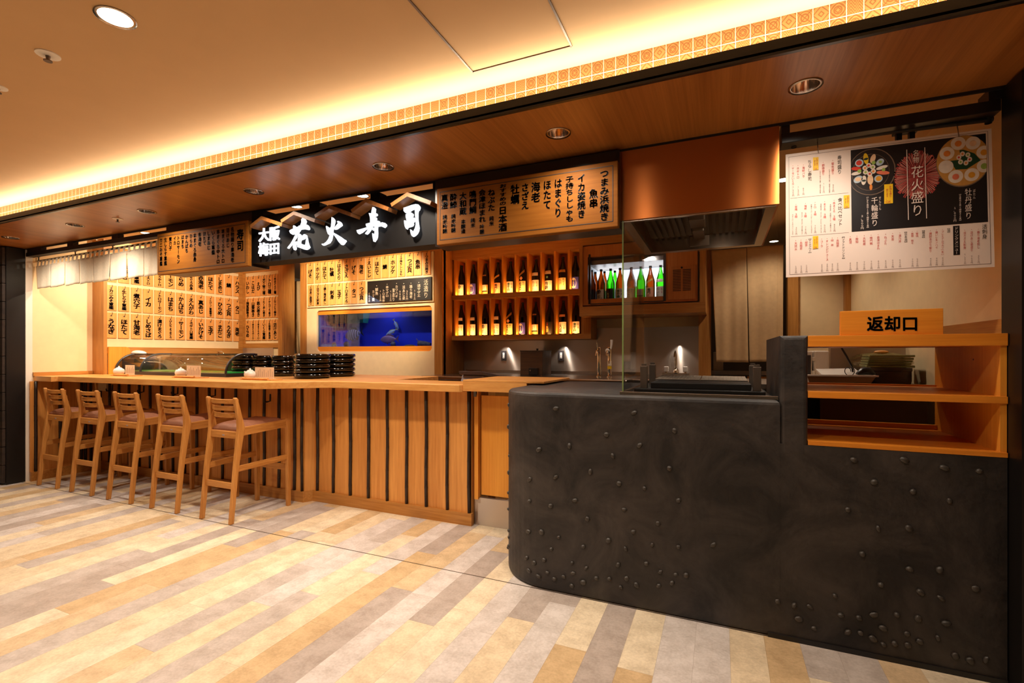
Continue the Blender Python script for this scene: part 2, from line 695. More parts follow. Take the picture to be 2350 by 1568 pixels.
def plaster_material():
    m, nt, p = base_mat('black_plaster')
    N, L = nt.nodes, nt.links
    ge = N.new('ShaderNodeNewGeometry')
    n1 = N.new('ShaderNodeTexNoise')
    n1.inputs['Scale'].default_value = 3.2
    n1.inputs['Detail'].default_value = 9
    n1.inputs['Roughness'].default_value = 0.66
    n1.inputs['Distortion'].default_value = 0.9
    L.new(ge.outputs['Position'], n1.inputs['Vector'])
    rp = N.new('ShaderNodeValToRGB')
    rp.color_ramp.elements[0].position = 0.38
    rp.color_ramp.elements[0].color = lin((20, 16, 16)) + (1,)
    rp.color_ramp.elements[1].position = 0.64
    rp.color_ramp.elements[1].color = lin((58, 51, 47)) + (1,)
    L.new(n1.outputs['Fac'], rp.inputs['Fac'])
    L.new(rp.outputs['Color'], p.inputs['Base Color'])
    n2 = N.new('ShaderNodeTexNoise')
    n2.inputs['Scale'].default_value = 26
    n2.inputs['Detail'].default_value = 6
    L.new(ge.outputs['Position'], n2.inputs['Vector'])
    bp = N.new('ShaderNodeBump')
    bp.inputs['Strength'].default_value = 0.35
    bp.inputs['Distance'].default_value = 0.01
    L.new(n2.outputs['Fac'], bp.inputs['Height'])
    L.new(bp.outputs['Normal'], p.inputs['Normal'])
    p.inputs['Roughness'].default_value = 0.55
    return m


M = {}
M['floor'] = floor_material()
M['tile'] = tile_material()
M['plaster'] = plaster_material()
M['ceiling'] = mat('ceiling_paint', (206, 166, 118), 0.8, vary=0.02)
M['cream'] = mat('cream_wall', (236, 208, 160), 0.75, vary=0.03, scale=14, bump=0.03)
M['white'] = mat('white_paint', (232, 222, 208), 0.6, vary=0.03)
M['soffit'] = wood('soffit_wood', (170, 108, 52), (136, 80, 32), 'Y', 70, 0.32, 0.02, world=True)
M['trimwood'] = wood('trim_wood', (198, 138, 68), (164, 104, 42), 'Z', 60, 0.42)
M['trimwood_x'] = wood('trim_wood_level', (198, 138, 68), (164, 104, 42), 'X', 60, 0.42)
M['trimwood_y'] = wood('trim_wood_deep', (198, 138, 68), (164, 104, 42), 'Y', 60, 0.42)
M['counter'] = wood('counter_maple', (232, 172, 98), (206, 138, 66), 'X', 40, 0.38, 0.12)
M['panel'] = wood('counter_panel', (226, 158, 82), (196, 126, 58), 'Z', 46, 0.40, 0.05)
M['chair'] = wood('stool_oak', (206, 144, 74), (166, 104, 44), 'Z', 90, 0.42, 0.06)
M['chair_x'] = wood('stool_oak_level', (206, 144, 74), (166, 104, 44), 'X', 90, 0.42, 0.06)
M['chair_y'] = wood('stool_oak_deep', (206, 144, 74), (166, 104, 44), 'Y', 90, 0.42, 0.06)
M['yellow'] = wood('yellow_laminate', (238, 162, 62), (222, 142, 44), 'Z', 80, 0.40, 0.03)
M['yellow_x'] = wood('yellow_laminate_level', (232, 148, 48), (210, 122, 32), 'X', 80, 0.36, 0.03)
M['board'] = wood('board_wood', (134, 82, 24), (112, 64, 15), 'X', 60, 0.6, 0.05, spec=0.12)
M['plaque'] = wood('plaque_cedar', (236, 168, 92), (214, 142, 70), 'Z', 80, 0.5, 0.05)
M['fridgewood'] = wood('fridge_wood', (206, 132, 66), (186, 112, 50), 'Z', 80, 0.45, 0.03)
M['darkwood'] = wood('dark_boards', (62, 48, 40), (30, 22, 18), 'X', 30, 0.55, 0.06)
M['boxwood'] = wood('burnt_cedar', (92, 58, 30), (38, 22, 12), 'X', 26, 0.5, 0.06)
M['black'] = mat('black_lacquer', (26, 22, 21), 0.28, vary=0.15)
M['blackmatt'] = mat('black_paint', (24, 20, 19), 0.5, vary=0.15)
M['pillar'] = mat('pillar_black', (14, 10, 9), 0.4, vary=0.2, scale=3)
M['bamboo'] = mat('dark_bamboo', (44, 28, 20), 0.4, vary=0.3, scale=20)
M['lacquer'] = mat('glossy_black', (14, 9, 6), 0.12, vary=0.2, coat=0.6)
M['ink'] = mat('ink', (20, 14, 10), 0.6, vary=0.05)
M['inkbrown'] = mat('brown_ink', (46, 30, 18), 0.6, vary=0.05)
M['chalk'] = mat('chalk', (226, 204, 176), 0.8, vary=0.05)
M['red'] = mat('red_print', (196, 60, 50), 0.5, vary=0.04)
M['greyprint'] = mat('grey_print', (120, 96, 88), 0.5, vary=0.04)
M['posterwhite'] = mat('poster_white', (236, 214, 200), 0.45, vary=0.015)
M['posterblack'] = mat('poster_black', (26, 20, 20), 0.4, vary=0.1)
M['yellowtag'] = mat('yellow_tag', (240, 190, 24), 0.5, vary=0.03)
M['cushion'] = mat('brown_leather', (156, 104, 78), 0.48, vary=0.08, scale=40, bump=0.08)
M['cloth'] = mat('linen', (248, 234, 208), 0.9, vary=0.05, scale=60, bump=0.1)
M['cloth2'] = mat('cotton_beige', (204, 168, 122), 0.9, vary=0.05, scale=30, bump=0.1)
M['steel'] = metal('brushed_steel', (206, 190, 174), 0.32, 1.0, met=0.85)
M['steelx'] = metal('steel', (190, 178, 166), 0.22)
M['chrome'] = metal('chrome', (226, 222, 216), 0.06, brush=False)
M['copper'] = metal('copper_sheet', (190, 112, 58), 0.30, 1.0)
M['castiron'] = mat('cast_iron', (22, 18, 16), 0.45, metal=0.4, vary=0.2)
M['greymetal'] = metal('grey_metal', (120, 108, 98), 0.42)
M['ceramic'] = mat('white_ceramic', (240, 232, 222), 0.25, vary=0.02)
M['paper'] = mat('paper', (238, 216, 184), 0.7, vary=0.02)
M['plasticwhite'] = mat('white_plastic', (224, 206, 186), 0.45, vary=0.03)
M['plasticgrey'] = mat('grey_plastic', (156, 146, 152), 0.45, vary=0.05)
M['plasticdark'] = mat('dark_plastic', (52, 46, 46), 0.4, vary=0.08)
M['green'] = mat('green_mat', (40, 190, 84), 0.5, vary=0.1)
M['glass'] = glass('clear_glass', refl=0.6)
M['caseglass'] = glass('case_glass', (0.95, 0.92, 0.86), 0.4)
M['glassedge'] = mat('glass_edge', (120, 140, 84), 0.2, vary=0.1)
M['lamp'] = glow('lamp_glow', (255, 236, 206), 9.0)
M['lampdim'] = glow('lamp_inner', (255, 226, 190), 1.2)
M['signlit'] = glow('lit_letter', (244, 248, 255), 1.7)
M['brass'] = metal('lamp_reflector', (226, 206, 190), 0.12, brush=False)


# ------------------------------------------------------------------ lettering
GLY = {}
ROT = set('ー〜（）()【】[]／「」')


def glyph(ch, bold):
    k = (ch, bold)
    if k in GLY:
        return GLY[k]
    c = bpy.data.curves.new('glyph', 'FONT')
    c.body = ch
    c.size = 1
    c.offset = bold
    c.resolution_u = 2
    o = bpy.data.objects.new('glyph', c)
    COL.objects.link(o)
    me = bpy.data.meshes.new_from_object(o.evaluated_get(bpy.context.evaluated_depsgraph_get()))
    vs = [(v.co.x, v.co.y) for v in me.vertices]
    fs = [tuple(p.vertices) for p in me.polygons]
    if ch.isascii() and vs:
        w = max(x for x, y in vs) + min(x for x, y in vs)
        vs = [(x + 0.5 - w / 2, y + 0.03) for x, y in vs]
    if ch in ROT:
        vs = [((y - 0.38) + 0.5, -(x - 0.5) + 0.38) for x, y in vs]
    bpy.data.objects.remove(o)
    bpy.data.curves.remove(c)
    bpy.data.meshes.remove(me)
    GLY[k] = (vs, fs)
    return GLY[k]


def put(b, ch, bold, fn):
    sh = ((0.0, 0.0),)
    if bold > 0.021:
        e = bold * 0.8
        sh = ((-e, -e), (e, -e), (-e, e), (e, e), (0.0, 0.0))
    bold = 0.0
    vs, fs = glyph(ch, bold)
    for ox, oy in sh:
        bv = [b.bm.verts.new(fn(x - 0.5 + ox, y - 0.38 + oy)) for x, y in vs]
        for f in fs:
            try:
                nf = b.bm.faces.new([bv[i] for i in f])
                nf.material_index = b.mi
            except ValueError:
                pass


def vtext(b, text, top, bot, width, right, bold=0.02, fill=1.06):
    """characters stacked from point top down to point bot"""
    text = text.replace(' ', '\u3000')
    top, bot, right = Vector(top), Vector(bot), Vector(right).normalized()
    dn = bot - top
    n = len(text)
    cell = dn.length / n
    down = dn.normalized()
    for i, ch in enumerate(text):
        if ch == '\u3000':
            continue
        c = top + down * (cell * (i + 0.5))
        put(b, ch, bold, lambda x, y: c + right * (x * width * fill) - down * (y * cell * fill))


def htext(b, text, left, rightp, height, up=(0, 0, 1), bold=0.02, fill=1.0):
    left, rightp, up = Vector(left), Vector(rightp), Vector(up)
    d = rightp - left
    n = len(text)
    cell = d.length / n
    r = d.normalized()
    for i, ch in enumerate(text):
        c = left + r * (cell * (i + 0.5))
        put(b, ch, bold, lambda x, y: c + r * (x * cell * fill) + up * (y * height * fill))


def crop(x0, y0, s):
    return lambda x, y: (x0 + x / s, y0 + y / s)


# ================================================================== the setting
b = B()
b.box(-9.0, 3.2, -2.5, 6.6, -0.1, 0.0)
struct('floor', b, M['floor'], 'pale plank floor of tan beige and grey boards')
b = B()
b.box(-9.0, XR + 0.5, YC - 0.0025, YC + 0.0025, -0.002, 0.0015)
struct('trim_1', b, M['greymetal'], 'thin metal seam line in the floor')

b = B()
b.box(-9.0, 3.2, -2.5, 2.085, ZM, ZM + 0.1)
struct('ceiling', b, M['ceiling'], 'plain mall ceiling over the passage')
b = B()
b.box(-9.0, 3.2, 2.08, 2.14, ZS + 0.016, ZM)
struct('wall_fascia', b, M['tile'], 'strip of small patterned tiles above the fascia')
b = B()
b.box(-9.0, 3.2, YF, YF + 0.016, ZS - 0.004, 2.462)
b.box(-9.0, 3.2, YF, 2.08, ZS + 0.006, ZS + 0.016)
struct('trim_2', b, M['black'], 'black fascia edge of the wooden soffit')
b = B()
LAMPX = [atz(p[0], p[1], ZS).x for p in ((50, 549.5), (188, 520), (335, 485), (583, 439), (878, 381.5), (1279, 303), (1848, 199))]


def holed_board(b, x0, x1, y0, y1, z, holes, r):
    """board seen from below with round cut-outs"""
    h = 0.10
    prev = x0
    for hx, hy in holes:
        b.poly([(prev, y0, z), (prev, y1, z), (hx - h, y1, z), (hx - h, y0, z)])
        b.poly([(hx - h, y0, z), (hx - h, hy - h, z), (hx + h, hy - h, z), (hx + h, y0, z)])
        b.poly([(hx - h, hy + h, z), (hx - h, y1, z), (hx + h, y1, z), (hx + h, hy + h, z)])
        n = 32
        for k in range(n):
            a0, a1 = 2 * math.pi * (k + 0.0) / n, 2 * math.pi * (k + 1.0) / n

            def sq(a):
                c_, s_ = math.cos(a), math.sin(a)
                q = h / max(abs(c_), abs(s_))
                return (hx + c_ * q, hy + s_ * q, z)
            b.poly([sq(a0), (hx + r * math.cos(a0), hy + r * math.sin(a0), z), (hx + r * math.cos(a1), hy + r * math.sin(a1), z), sq(a1)])
            b.poly([(hx + r * math.cos(a0), hy + r * math.sin(a0), z), (hx + r * math.cos(a0), hy + r * math.sin(a0), z + 0.07), (hx + r * math.cos(a1), hy + r * math.sin(a1), z + 0.07), (hx + r * math.cos(a1), hy + r * math.sin(a1), z)])
        prev = hx + h
    b.poly([(prev, y0, z), (prev, y1, z), (x1, y1, z), (x1, y0, z)])
    b.poly([(x0, 2.141, z + 0.07), (x1, 2.141, z + 0.07), (x1, y1, z + 0.07), (x0, y1, z + 0.07)])


holed_board(b, -9.0, 3.2, YF + 0.018, YI - 0.012, ZS, [(x, 2.275) for x in LAMPX], 0.0525)
struct('ceiling_soffit', b, M['soffit'], 'wood grained soffit over the shop front')
b = B()
b.box(-9.0, 3.2, YI - 0.012, YI, ZS - 0.012, ZS + 0.3)
struct('trim_3', b, M['blackmatt'], 'black inner edge of the soffit')
b = B()
b.box(XL - 0.1, XR + 0.4, YI, 6.6, ZI, ZI + 0.08)
struct('ceiling_kitchen', b, mat('kitchen_ceiling', (226, 188, 140), 0.8, vary=0.02), 'cream ceiling inside the shop')

# left pillar and side wall
b = B()
b.box(-9.0, XL, 2.43, 2.575, 0, 2.40)
struct('pillar_left', b, M['pillar'], 'smooth black side of the left pillar')
b = B()
for k in range(13):
    b.box(-9.0, XL - 0.012, 2.405, 2.43, 0.02 + k * 0.183, 0.02 + k * 0.183 + 0.178, bev=0.004)
struct('wall_neighbour', b, M['darkwood'], 'rough dark boards on the front of the left pillar')
b = B()
b.box(XL - 0.2, XL + 0.004, 2.576, 2.63, 0, 2.40)
struct('trim_4', b, M['white'], 'white end strip of the side wall')
b = B()
b.box(XL - 0.2, XL, 2.63, 3.155, 0, ZI)
struct('wall_left', b, M['cream'], 'cream side wall beside the counter')
b = B()
b.box(XL, XL + 0.02, 2.632, 3.15, 1.091, 1.128)
struct('baseboard_left', b, M['trimwood_y'], 'low wooden skirting on the cream side wall')
PX = -6.38
b = B()
b.box(XL - 0.2, PX, 3.155, 3.19, 1.09, ZI)
struct('trim_5', b, M['trimwood'], 'wooden post at the end of the plaque wall')
# plaque side wall with its frame (X = PX)
z1b, z1t = 1.40, 2.52
b = B()
b.box(XL - 0.2, PX - 0.016, 3.19, 4.96, 0.9, ZI)
struct('wall_left_plaques', b, M['cream'], 'cream panel behind the side wall plaques')
b = B()
b.box(PX - 0.02, PX, 3.19, 4.88, z1b - 0.075, z1b + 0.0)
b.box(PX - 0.02, PX, 3.19, 4.88, z1t - 0.04, z1t + 0.03)
b.box(PX - 0.02, PX, 4.82, 4.88, z1b, z1t - 0.04)
struct('trim_6', b, M['trimwood_y'], 'wood frame of the side plaque wall')
b = B()
b.box(PX - 0.018, PX - 0.008, 3.30, 4.95, 0.95, z1b - 0.075)
struct('wall_left_splash', b, M['steel'], 'steel splashback below the side plaques')
# rear plaque wall (Y = 4.88)
W2 = 4.88
xa, xb = aty(557, 700, W2).x, aty(641, 700, W2).x
b = B()
b.box(PX, xb + 0.004, W2 + 0.012, W2 + 0.10, 0.9, ZI)
struct('wall_back_plaques', b, M['cream'], 'cream panel behind the rear plaques')
zb2 = aty(600, 788, W2).z
b = B()
b.box(PX, xb + 0.02, W2 - 0.004, W2 + 0.012, zb2 - 0.065, zb2)
b.box(PX, xb + 0.02, W2 - 0.004, W2 + 0.012, 2.49, 2.56)
b.box(PX, PX + 0.045, W2 - 0.004, W2 + 0.012, zb2, 2.49)
struct('trim_7', b, M['trimwood_x'], 'wood frame of the rear plaque wall')
b = B()
b.box(xb, xb + 0.075, W2 - 0.02, W2 + 0.012, 0.9, ZI)
b.box(xb + 0.005, xb + 0.07, W2 + 0.012, W2 + 0.2, 0.9, ZI)
struct('trim_8', b, M['trimwood'], 'wooden end post of the rear plaque wall')
b = B()
b.box(PX, xb - 0.12, W2 + 0.0, W2 + 0.012, 0.9, zb2 - 0.065)
struct('wall_back_splash', b, M['steel'], 'steel splashback below the rear plaques')

# fish tank wall (Y = 4.40) and its posts
WF = 5.05
fx0, fx1 = aty(704, 700, WF).x, aty(1000, 700, WF).x      # cream wall between posts
px0, px1 = aty(693, 700, WF).x, aty(1018, 700, WF).x
tw0, tw1 = aty(727, 750, WF).x, aty(991, 750, WF).x        # tank opening
tz0, tz1 = aty(860, 806.5, WF).z, aty(860, 707.0, WF).z
b = B()
b.box(px0, tw0, WF, WF + 0.05, 0.0, ZI)
b.box(tw1, px1, WF, WF + 0.05, 0.0, ZI)
b.box(tw0, tw1, WF, WF + 0.05, 0.0, tz0)
b.box(tw0, tw1, WF, WF + 0.05, tz1, ZI)
struct('wall_tank', b, M['cream'], 'cream wall around the fish tank window')
b = B()
b.box(px0, fx0, WF - 0.03, WF, 0.0, ZI)
struct('trim_9', b, M['trimwood'], 'wooden post left of the fish tank')
b = B()
b.box(fx1, px1, WF - 0.03, WF, 0.0, ZI)
b.box(px1 - 0.03, px1, WF, 5.555, 0.0, ZI)
struct('trim_10', b, M['trimwood'], 'wooden post right of the fish tank')
b = B()
b.box(px0, px1, WF - 0.034, WF - 0.002, 2.575, ZI)
struct('trim_11', b, M['trimwood_x'], 'wooden head rail above the tank wall plaques')
# passage between plaque wall and tank wall
b = B()
b.box(-6.6, -4.0, 6.3, 6.4, 0, ZI)
struct('wall_passage', b, mat('grey_panel', (92, 84, 82), 0.5, vary=0.05), 'grey wall at the back of the passage')

# back wall of the bar
WB = 5.56
b = B()
b.box(px1 - 0.4, aty(1606, 700, WB).x, WB, WB + 0.08, 0.0, 1.62)
struct('wall_back_bar', b, M['steel'], 'brushed steel splashback of the bar')
b = B()
b.box(px1, aty(1606, 700, WB).x, WB + 0.01, WB + 0.09, 1.62, ZI)
struct('wall_back_upper', b, M['cream'], 'upper back wall behind the bar cabinets')
dpx0, dpx1 = aty(1604, 800, 5.5).x, aty(1632, 800, 5.5).x
b = B()
b.box(dpx0, dpx1, 5.42, 5.56, 0, ZI)
struct('trim_12', b, M['trimwood'], 'wooden door post left of the kitchen curtains')
ex0, ex1 = aty(1806, 700, 5.5).x, aty(1830, 700, 5.5).x
b = B()
b.box(ex0, ex1, 5.44, 5.56, 0, ZI)
struct('trim_13', b, M['trimwood'], 'wooden post right of the kitchen curtains')
cornx = 1.12
b = B()
b.box(ex1, cornx + 0.1, 5.5, 5.6, 0, ZI)
struct('wall_back', b, M['cream'], 'cream back wall behind the return shelves')
b = B()
b.box(cornx - 0.045, cornx, 5.42, 5.5, 1.0, ZI)
struct('trim_14', b, M['trimwood'], 'wooden corner post in the return corner')
b = B()
b.box(cornx, cornx + 0.1, 2.60, 5.5, 0, ZI)
struct('wall_right', b, M['cream'], 'cream side wall behind the return shelves')
b = B()
b.box(cornx - 0.02, cornx, 2.66, 4.6, 1.405, 1.47)
struct('trim_15', b, M['trimwood_y'], 'wooden rail on the right side wall')
# room beyond the kitchen doorway
b = B()
b.box(-0.4, 1.2, 6.5, 6.6, 0, ZI)
struct('wall_kitchen', b, mat('kitchen_tile', (120, 104, 84), 0.35, vary=0.06), 'dim kitchen wall beyond the doorway')
# right pillar
b = B()
b.box(XR, 3.2, 2.455, 2.60, 0, 2.40)
struct('pillar_right', b, M['pillar'], 'black pillar at the right edge')
b = B()
b.box(XR + 0.12, 3.2, 2.425, 2.455, 0, 2.385)
struct('trim_16', b, M['pillar'], 'black raised panel on the right pillar')
# access hatch in the mall ceiling
c1, c2 = atz(1085, 165, ZM), atz(1311, 104, ZM)
b = B()
for (x0, x1, y0, y1) in ((c1.x, c2.x, c1.y - 0.004, c1.y + 0.004), (c1.x - 0.004, c1.x + 0.004, 1.3, c1.y), (c2.x - 0.004, c2.x + 0.004, 1.3, c1.y)):
    b.box(x0, x1, y0, y1, ZM - 0.004, ZM + 0.001)
struct('trim_17', b, M['greymetal'], 'thin metal edge of the ceiling access hatch')


# ================================================================== lamps seen in the ceilings
def ring_lamp(name, c, r, label, group, deep=True, glowmat='lampdim'):
    t = thing(name, label, 'ceiling light', c, group)
    b = B()
    b.lathe([(r * 0.82, -0.002), (r, -0.004), (r, 0.0), (r * 0.82, 0.0)], c, 28)
    finish('trim_ring', b, M['steelx'], t, smooth=True)
    if deep:
        b = B()
        b.lathe([(r * 0.83, -0.001), (r * 0.76, 0.03), (r * 0.5, 0.060)], c, 28)
        finish('reflector', b, M['brass'], t, smooth=True)
        b = B()
        b.lathe([(r * 0.5, 0.060), (0.0, 0.061)], c, 20)
        finish('bulb', b, M[glowmat], t)
    else:
        b = B()
        b.lathe([(r * 0.84, -0.001), (0.0, -0.0015)], c, 28)
        finish('bulb', b, M['lamp'], t)
    return t


names = ['leftmost', 'second from left', 'third from left', 'fourth from left', 'fifth from left', 'sixth from left', 'rightmost']
for i, p in enumerate(((50, 549.5), (188, 520), (335, 485), (583, 439), (878, 381.5), (1279, 303), (1848, 199))):
    c = atz(p[0], p[1], ZS)
    ring_lamp('recessed_downlight', (c.x, 2.275, ZS), 0.062, 'round mirrored downlight in the wooden soffit, %s in the row' % names[i], 'soffit downlights')
# openings for the recessed reflectors: a dark can above the soffit board
for i, (p, lab) in enumerate((((232, 552), 'glowing ceiling lamp above the hanging cloth, left of two'), ((335, 535), 'glowing ceiling lamp beside the left menu board, right of two'),
                              ((680, 474), 'glowing ceiling lamp above the left end of the lit sign'), ((832, 449), 'glowing ceiling lamp above the middle of the lit sign'),
                              ((1798, 413), 'glowing ceiling lamp half hidden behind the white menu poster'), ((1776, 554), 'glowing ceiling lamp above the kitchen doorway curtains'))):
    c = atz(p[0], p[1], ZI)
    ring_lamp('ceiling_lamp', (c.x, c.y, ZI), 0.055, lab, 'lamps in the inner ceiling', deep=False)
c = atz(265, 40, ZM)
ring_lamp('mall_lamp', (c.x, c.y, ZM), 0.066, 'bright round lamp in the plain mall ceiling', None, deep=False)


def sprinkler(p, z, r, lab):
    c = atz(p[0], p[1], z)
    t = thing('sprinkler', lab, 'sprinkler', (c.x, c.y, z), 'fire sprinklers')
    b = B()
    b.lathe([(r, 0.0), (r, -0.004), (r * 0.5, -0.007), (0, -0.007)], (c.x, c.y, z), 22)
    finish('cover_plate', b, M['white'], t, smooth='auto')
    b = B()
    b.lathe([(0.0, -0.03), (r * 0.36, -0.03), (r * 0.36, -0.026), (r * 0.14, -0.024), (r * 0.2, -0.007)], (c.x, c.y, z), 16)
    finish('deflector', b, M['greymetal'], t, smooth='auto')


sprinkler((110, 125), ZM, 0.042, 'sprinkler head in the plain mall ceiling beside the bright lamp')
sprinkler((-4, 200), ZM, 0.034, 'sprinkler plate cut by the left picture edge')
sprinkler((270, 502), ZS, 0.036, 'small sprinkler head in the wooden soffit')


# ================================================================== sign band under the soffit
YB = 2.565                                    # front of the black backing
b = B()
# black beam: left rail, backing behind left board, sign box, backing behind right board
xL0 = XL + 0.01
xs = [aty(362, 540, 2.51).x, aty(578, 500, YB).x, aty(1001, 433, YB).x, aty(1419, 370, 2.51).x]
b.box(xL0, xs[0] + 0.06, 2.575, 2.64, 2.325, 2.365, bev=0.004)
for p in (165, 268):
    x = aty(p, 560, 2.6).x
    b.box(x - 0.05, x + 0.05, 2.585, 2.63, 2.365, ZS)
b.box(xL0, aty(98, 580, 2.6).x, 2.585, 2.63, 2.365, ZS)
struct('trim_18', b, M['blackmatt'], 'black rail under the soffit above the hanging cloth')
b = B()
b.box(xs[0] + 0.02, xs[1], YB, 2.72, 1.985, ZS - 0.014)
struct('trim_19', b, M['black'], 'black backing behind the left menu board')
b = B()
b.box(xs[2], xs[3] - 0.002, YB - 0.01, 2.70, 1.985, ZS - 0.014)
struct('trim_20', b, M['black'], 'black backing behind the right menu board')
b = B()
rx0 = 0.262
b.box(rx0, XR, 2.60, 2.69, 2.315, 2.362, bev=0.003)
b.box(rx0, rx0 + 0.035, 2.60, 2.69, 2.362, ZS)
b.box(XR - 0.04, XR, 2.60, 2.69, 2.362, ZS)
struct('trim_21', b, M['black'], 'black beam above the white menu poster')

# lit shop sign
zs0, zs1 = 2.005, 2.352
t = thing('shop_sign', 'black shop sign with white lit Japanese letters between two menu boards', 'sign', (xs[1], YB, zs0))
b = B()
b.box(xs[1], xs[2], YB, 2.70, zs0, zs1)
b.box(xs[1], aty(604, 494, YB).x, YB, YB + 0.12, zs1, ZS - 0.014)
for p0, p1 in ((702, 726), (843, 865)):
    b.box(aty(p0, 470, YB).x, aty(p1, 470, YB).x, YB + 0.03, YB + 0.10, zs1, ZS - 0.014)
b.box(aty(999.5, 428, YB).x - 0.02, xs[2], YB, YB + 0.12, zs1, ZS - 0.014)
finish('sign_box', b, mat('sign_black', (12, 9, 8), 0.6, vary=0.1, spec=0.2), t)
KA = crop(580, 480, 10.682)
KB = crop(800, 440, 11.2)
LET = {
 '花': (KA, [[(1215,215),(1275,245),(1305,300),(1290,350),(1240,385),(1300,370),(1350,400),(1380,450),(1385,490),(1360,510),(1330,505),(1260,490),(1170,500),(1130,560),(1085,630),(1060,650),(1030,630),(1020,605),(970,625),(920,595),(893,540),(905,515),(990,475),(985,440),(990,400),(1010,400),(1055,440),(1110,430),(1135,400),(1155,415),(1190,320),(1185,255)],
   [(1030,645),(1075,660),(1070,690),(990,800),(960,860),(870,970),(845,960),(855,930),(920,850),(985,740)],
   [(1005,785),(1040,800),(1065,790),(1070,810),(1050,890),(1055,980),(1030,1008),(1005,1000),(978,930),(985,850)],
   [(1095,600),(1130,597),(1175,630),(1190,680),(1240,620),(1265,612),(1310,640),(1320,670),(1300,700),(1240,740),(1180,760),(1165,800),(1165,840),(1230,870),(1285,875),(1300,760),(1325,690),(1345,800),(1360,860),(1395,935),(1360,975),(1310,997),(1260,990),(1180,960),(1090,930),(1090,850),(1100,760),(1110,690)]]),
 '火': (KA, [[(1930,195),(1960,210),(2000,260),(2008,300),(1985,400),(1960,520),(1950,640),(1925,760),(1880,830),(1760,885),(1720,893),(1690,870),(1685,850),(1740,845),(1800,800),(1850,730),(1880,650),(1895,600),(1870,635),(1840,610),(1810,530),(1790,430),(1800,410),(1850,445),(1880,475),(1915,430),(1925,320)],
   [(2065,295),(2100,290),(2145,315),(2175,355),(2185,400),(2150,425),(2060,490),(2010,503),(1982,485),(2000,455),(2050,390),(2085,345),(2070,320)],
   [(1960,570),(2060,625),(2150,680),(2230,740),(2270,755),(2285,790),(2255,820),(2240,850),(2200,880),(2170,875),(2100,800),(2050,720),(1975,620)]]),
 '寿': (KB, [[(610,395),(650,400),(685,440),(675,540),(720,560),(735,595),(715,620),(655,645),(700,660),(718,700),(700,720),(640,760),(720,735),(780,755),(803,795),(770,825),(820,805),(855,785),(920,800),(965,840),(970,875),(920,928),(880,910),(820,885),(740,895),(735,960),(740,1060),(735,1160),(715,1220),(665,1290),(635,1280),(615,1180),(605,1100),(605,1065),(630,1080),(655,1120),(665,1030),(660,900),(640,880),(590,905),(560,990),(500,1070),(460,1100),(420,1085),(430,1060),(470,1010),(505,945),(440,970),(340,1050),(260,1090),(225,1060),(200,990),(330,955),(465,915),(440,860),(440,825),(550,795),(550,700),(545,650),(515,550),(580,555),(590,480)],
   [(600,930),(630,920),(655,950),(650,990),(625,998),(600,975)]]),
 '司': (KB, [[(1410,410),(1440,405),(1620,340),(1720,318),(1780,325),(1825,375),(1833,410),(1815,470),(1785,495),(1775,560),(1775,700),(1790,820),(1808,930),(1795,1010),(1760,1080),(1710,1130),(1655,1160),(1615,1130),(1590,1060),(1575,965),(1600,975),(1650,1035),(1700,940),(1722,850),(1718,740),(1705,600),(1698,445),(1620,475),(1550,530),(1490,560),(1450,540),(1410,490)],
   [(1465,580),(1550,545),(1600,532),(1655,570),(1650,635),(1600,645),(1680,665),(1700,700),(1690,760),(1655,800),(1665,840),(1640,885),(1580,905),(1520,920),(1500,968),(1470,950),(1440,890),(1425,800),(1420,740),(1450,735),(1490,760),(1480,700),(1465,650)]]),
}
YLT = YB - 0.028
for ch, (K, polys) in LET.items():
    b = B()
    for pl in polys:
        b.prism([aty(*K(x, y), YLT) for x, y in pl], (0, 0.010, 0))
    finish('lit_character', b, M['signlit'], t)
for ch, x0, y0, x1, y1 in (('大', 130, 455, 390, 795), ('阪', 390, 410, 650, 770), ('梅', 125, 810, 380, 1155), ('田', 388, 812, 645, 1115)):
    b = B()
    K = KA
    p0, p1 = aty(*K((x0 + x1) / 2, y0), YLT), aty(*K((x0 + x1) / 2, y1), YLT)
    w = (aty(*K(x1, (y0 + y1) / 2), YLT) - aty(*K(x0, (y0 + y1) / 2), YLT)).length
    vtext(b, ch, p0, p1, w, (1, 0, 0), 0.022, 1.0)
    r = bmesh.ops.extrude_face_region(b.bm, geom=b.bm.faces[:])
    bmesh.ops.translate(b.bm, verts=[v for v in r['geom'] if isinstance(v, bmesh.types.BMVert)], vec=(0, 0.010, 0))
    finish('lit_character', b, M['signlit'], t)

M['gable'] = wood('gable_wood', (132, 84, 42), (104, 62, 26), 'Y', 60, 0.45)
# five little gabled roofs on the sign
KR = crop(550, 380, 4.612)
ROOFS = [((105, 630), (228, 535), (450, 610)), ((432, 575), (572, 482), (800, 565)), ((790, 520), (945, 415), (1182, 500)),
         ((1175, 467), (1335, 347), (1578, 440)), ((1595, 400), (1772, 282), (2028, 375))]
YR = 2.475
pl = ['leftmost, over the small letters', 'second from left', 'third from left, in the middle', 'fourth from left', 'rightmost']
for i, (l, a, r) in enumerate(ROOFS):
    L_, A_, R_ = (aty(*KR(*q), YR) for q in (l, a, r))
    t = thing('gable_roof', 'small peaked wooden roof ornament above the lit sign, ' + pl[i], 'ornament', (A_.x, YR, A_.z), 'gable ornaments on the shop sign')
    th = 0.024
    for s, q in ((0, L_), (1, R_)):
        b = B()
        d = (q - A_).normalized()
        nrm = Vector((-d.z, 0, d.x))
        if nrm.z > 0:
            nrm = -nrm
        mid = A_ + Vector((0, 0, -th / max(0.3, abs(nrm.z))))
        b.prism([A_, q, q + nrm * th, mid], (0, YB - YR, 0))
        finish('roof_slope', b, M['gable'], t)


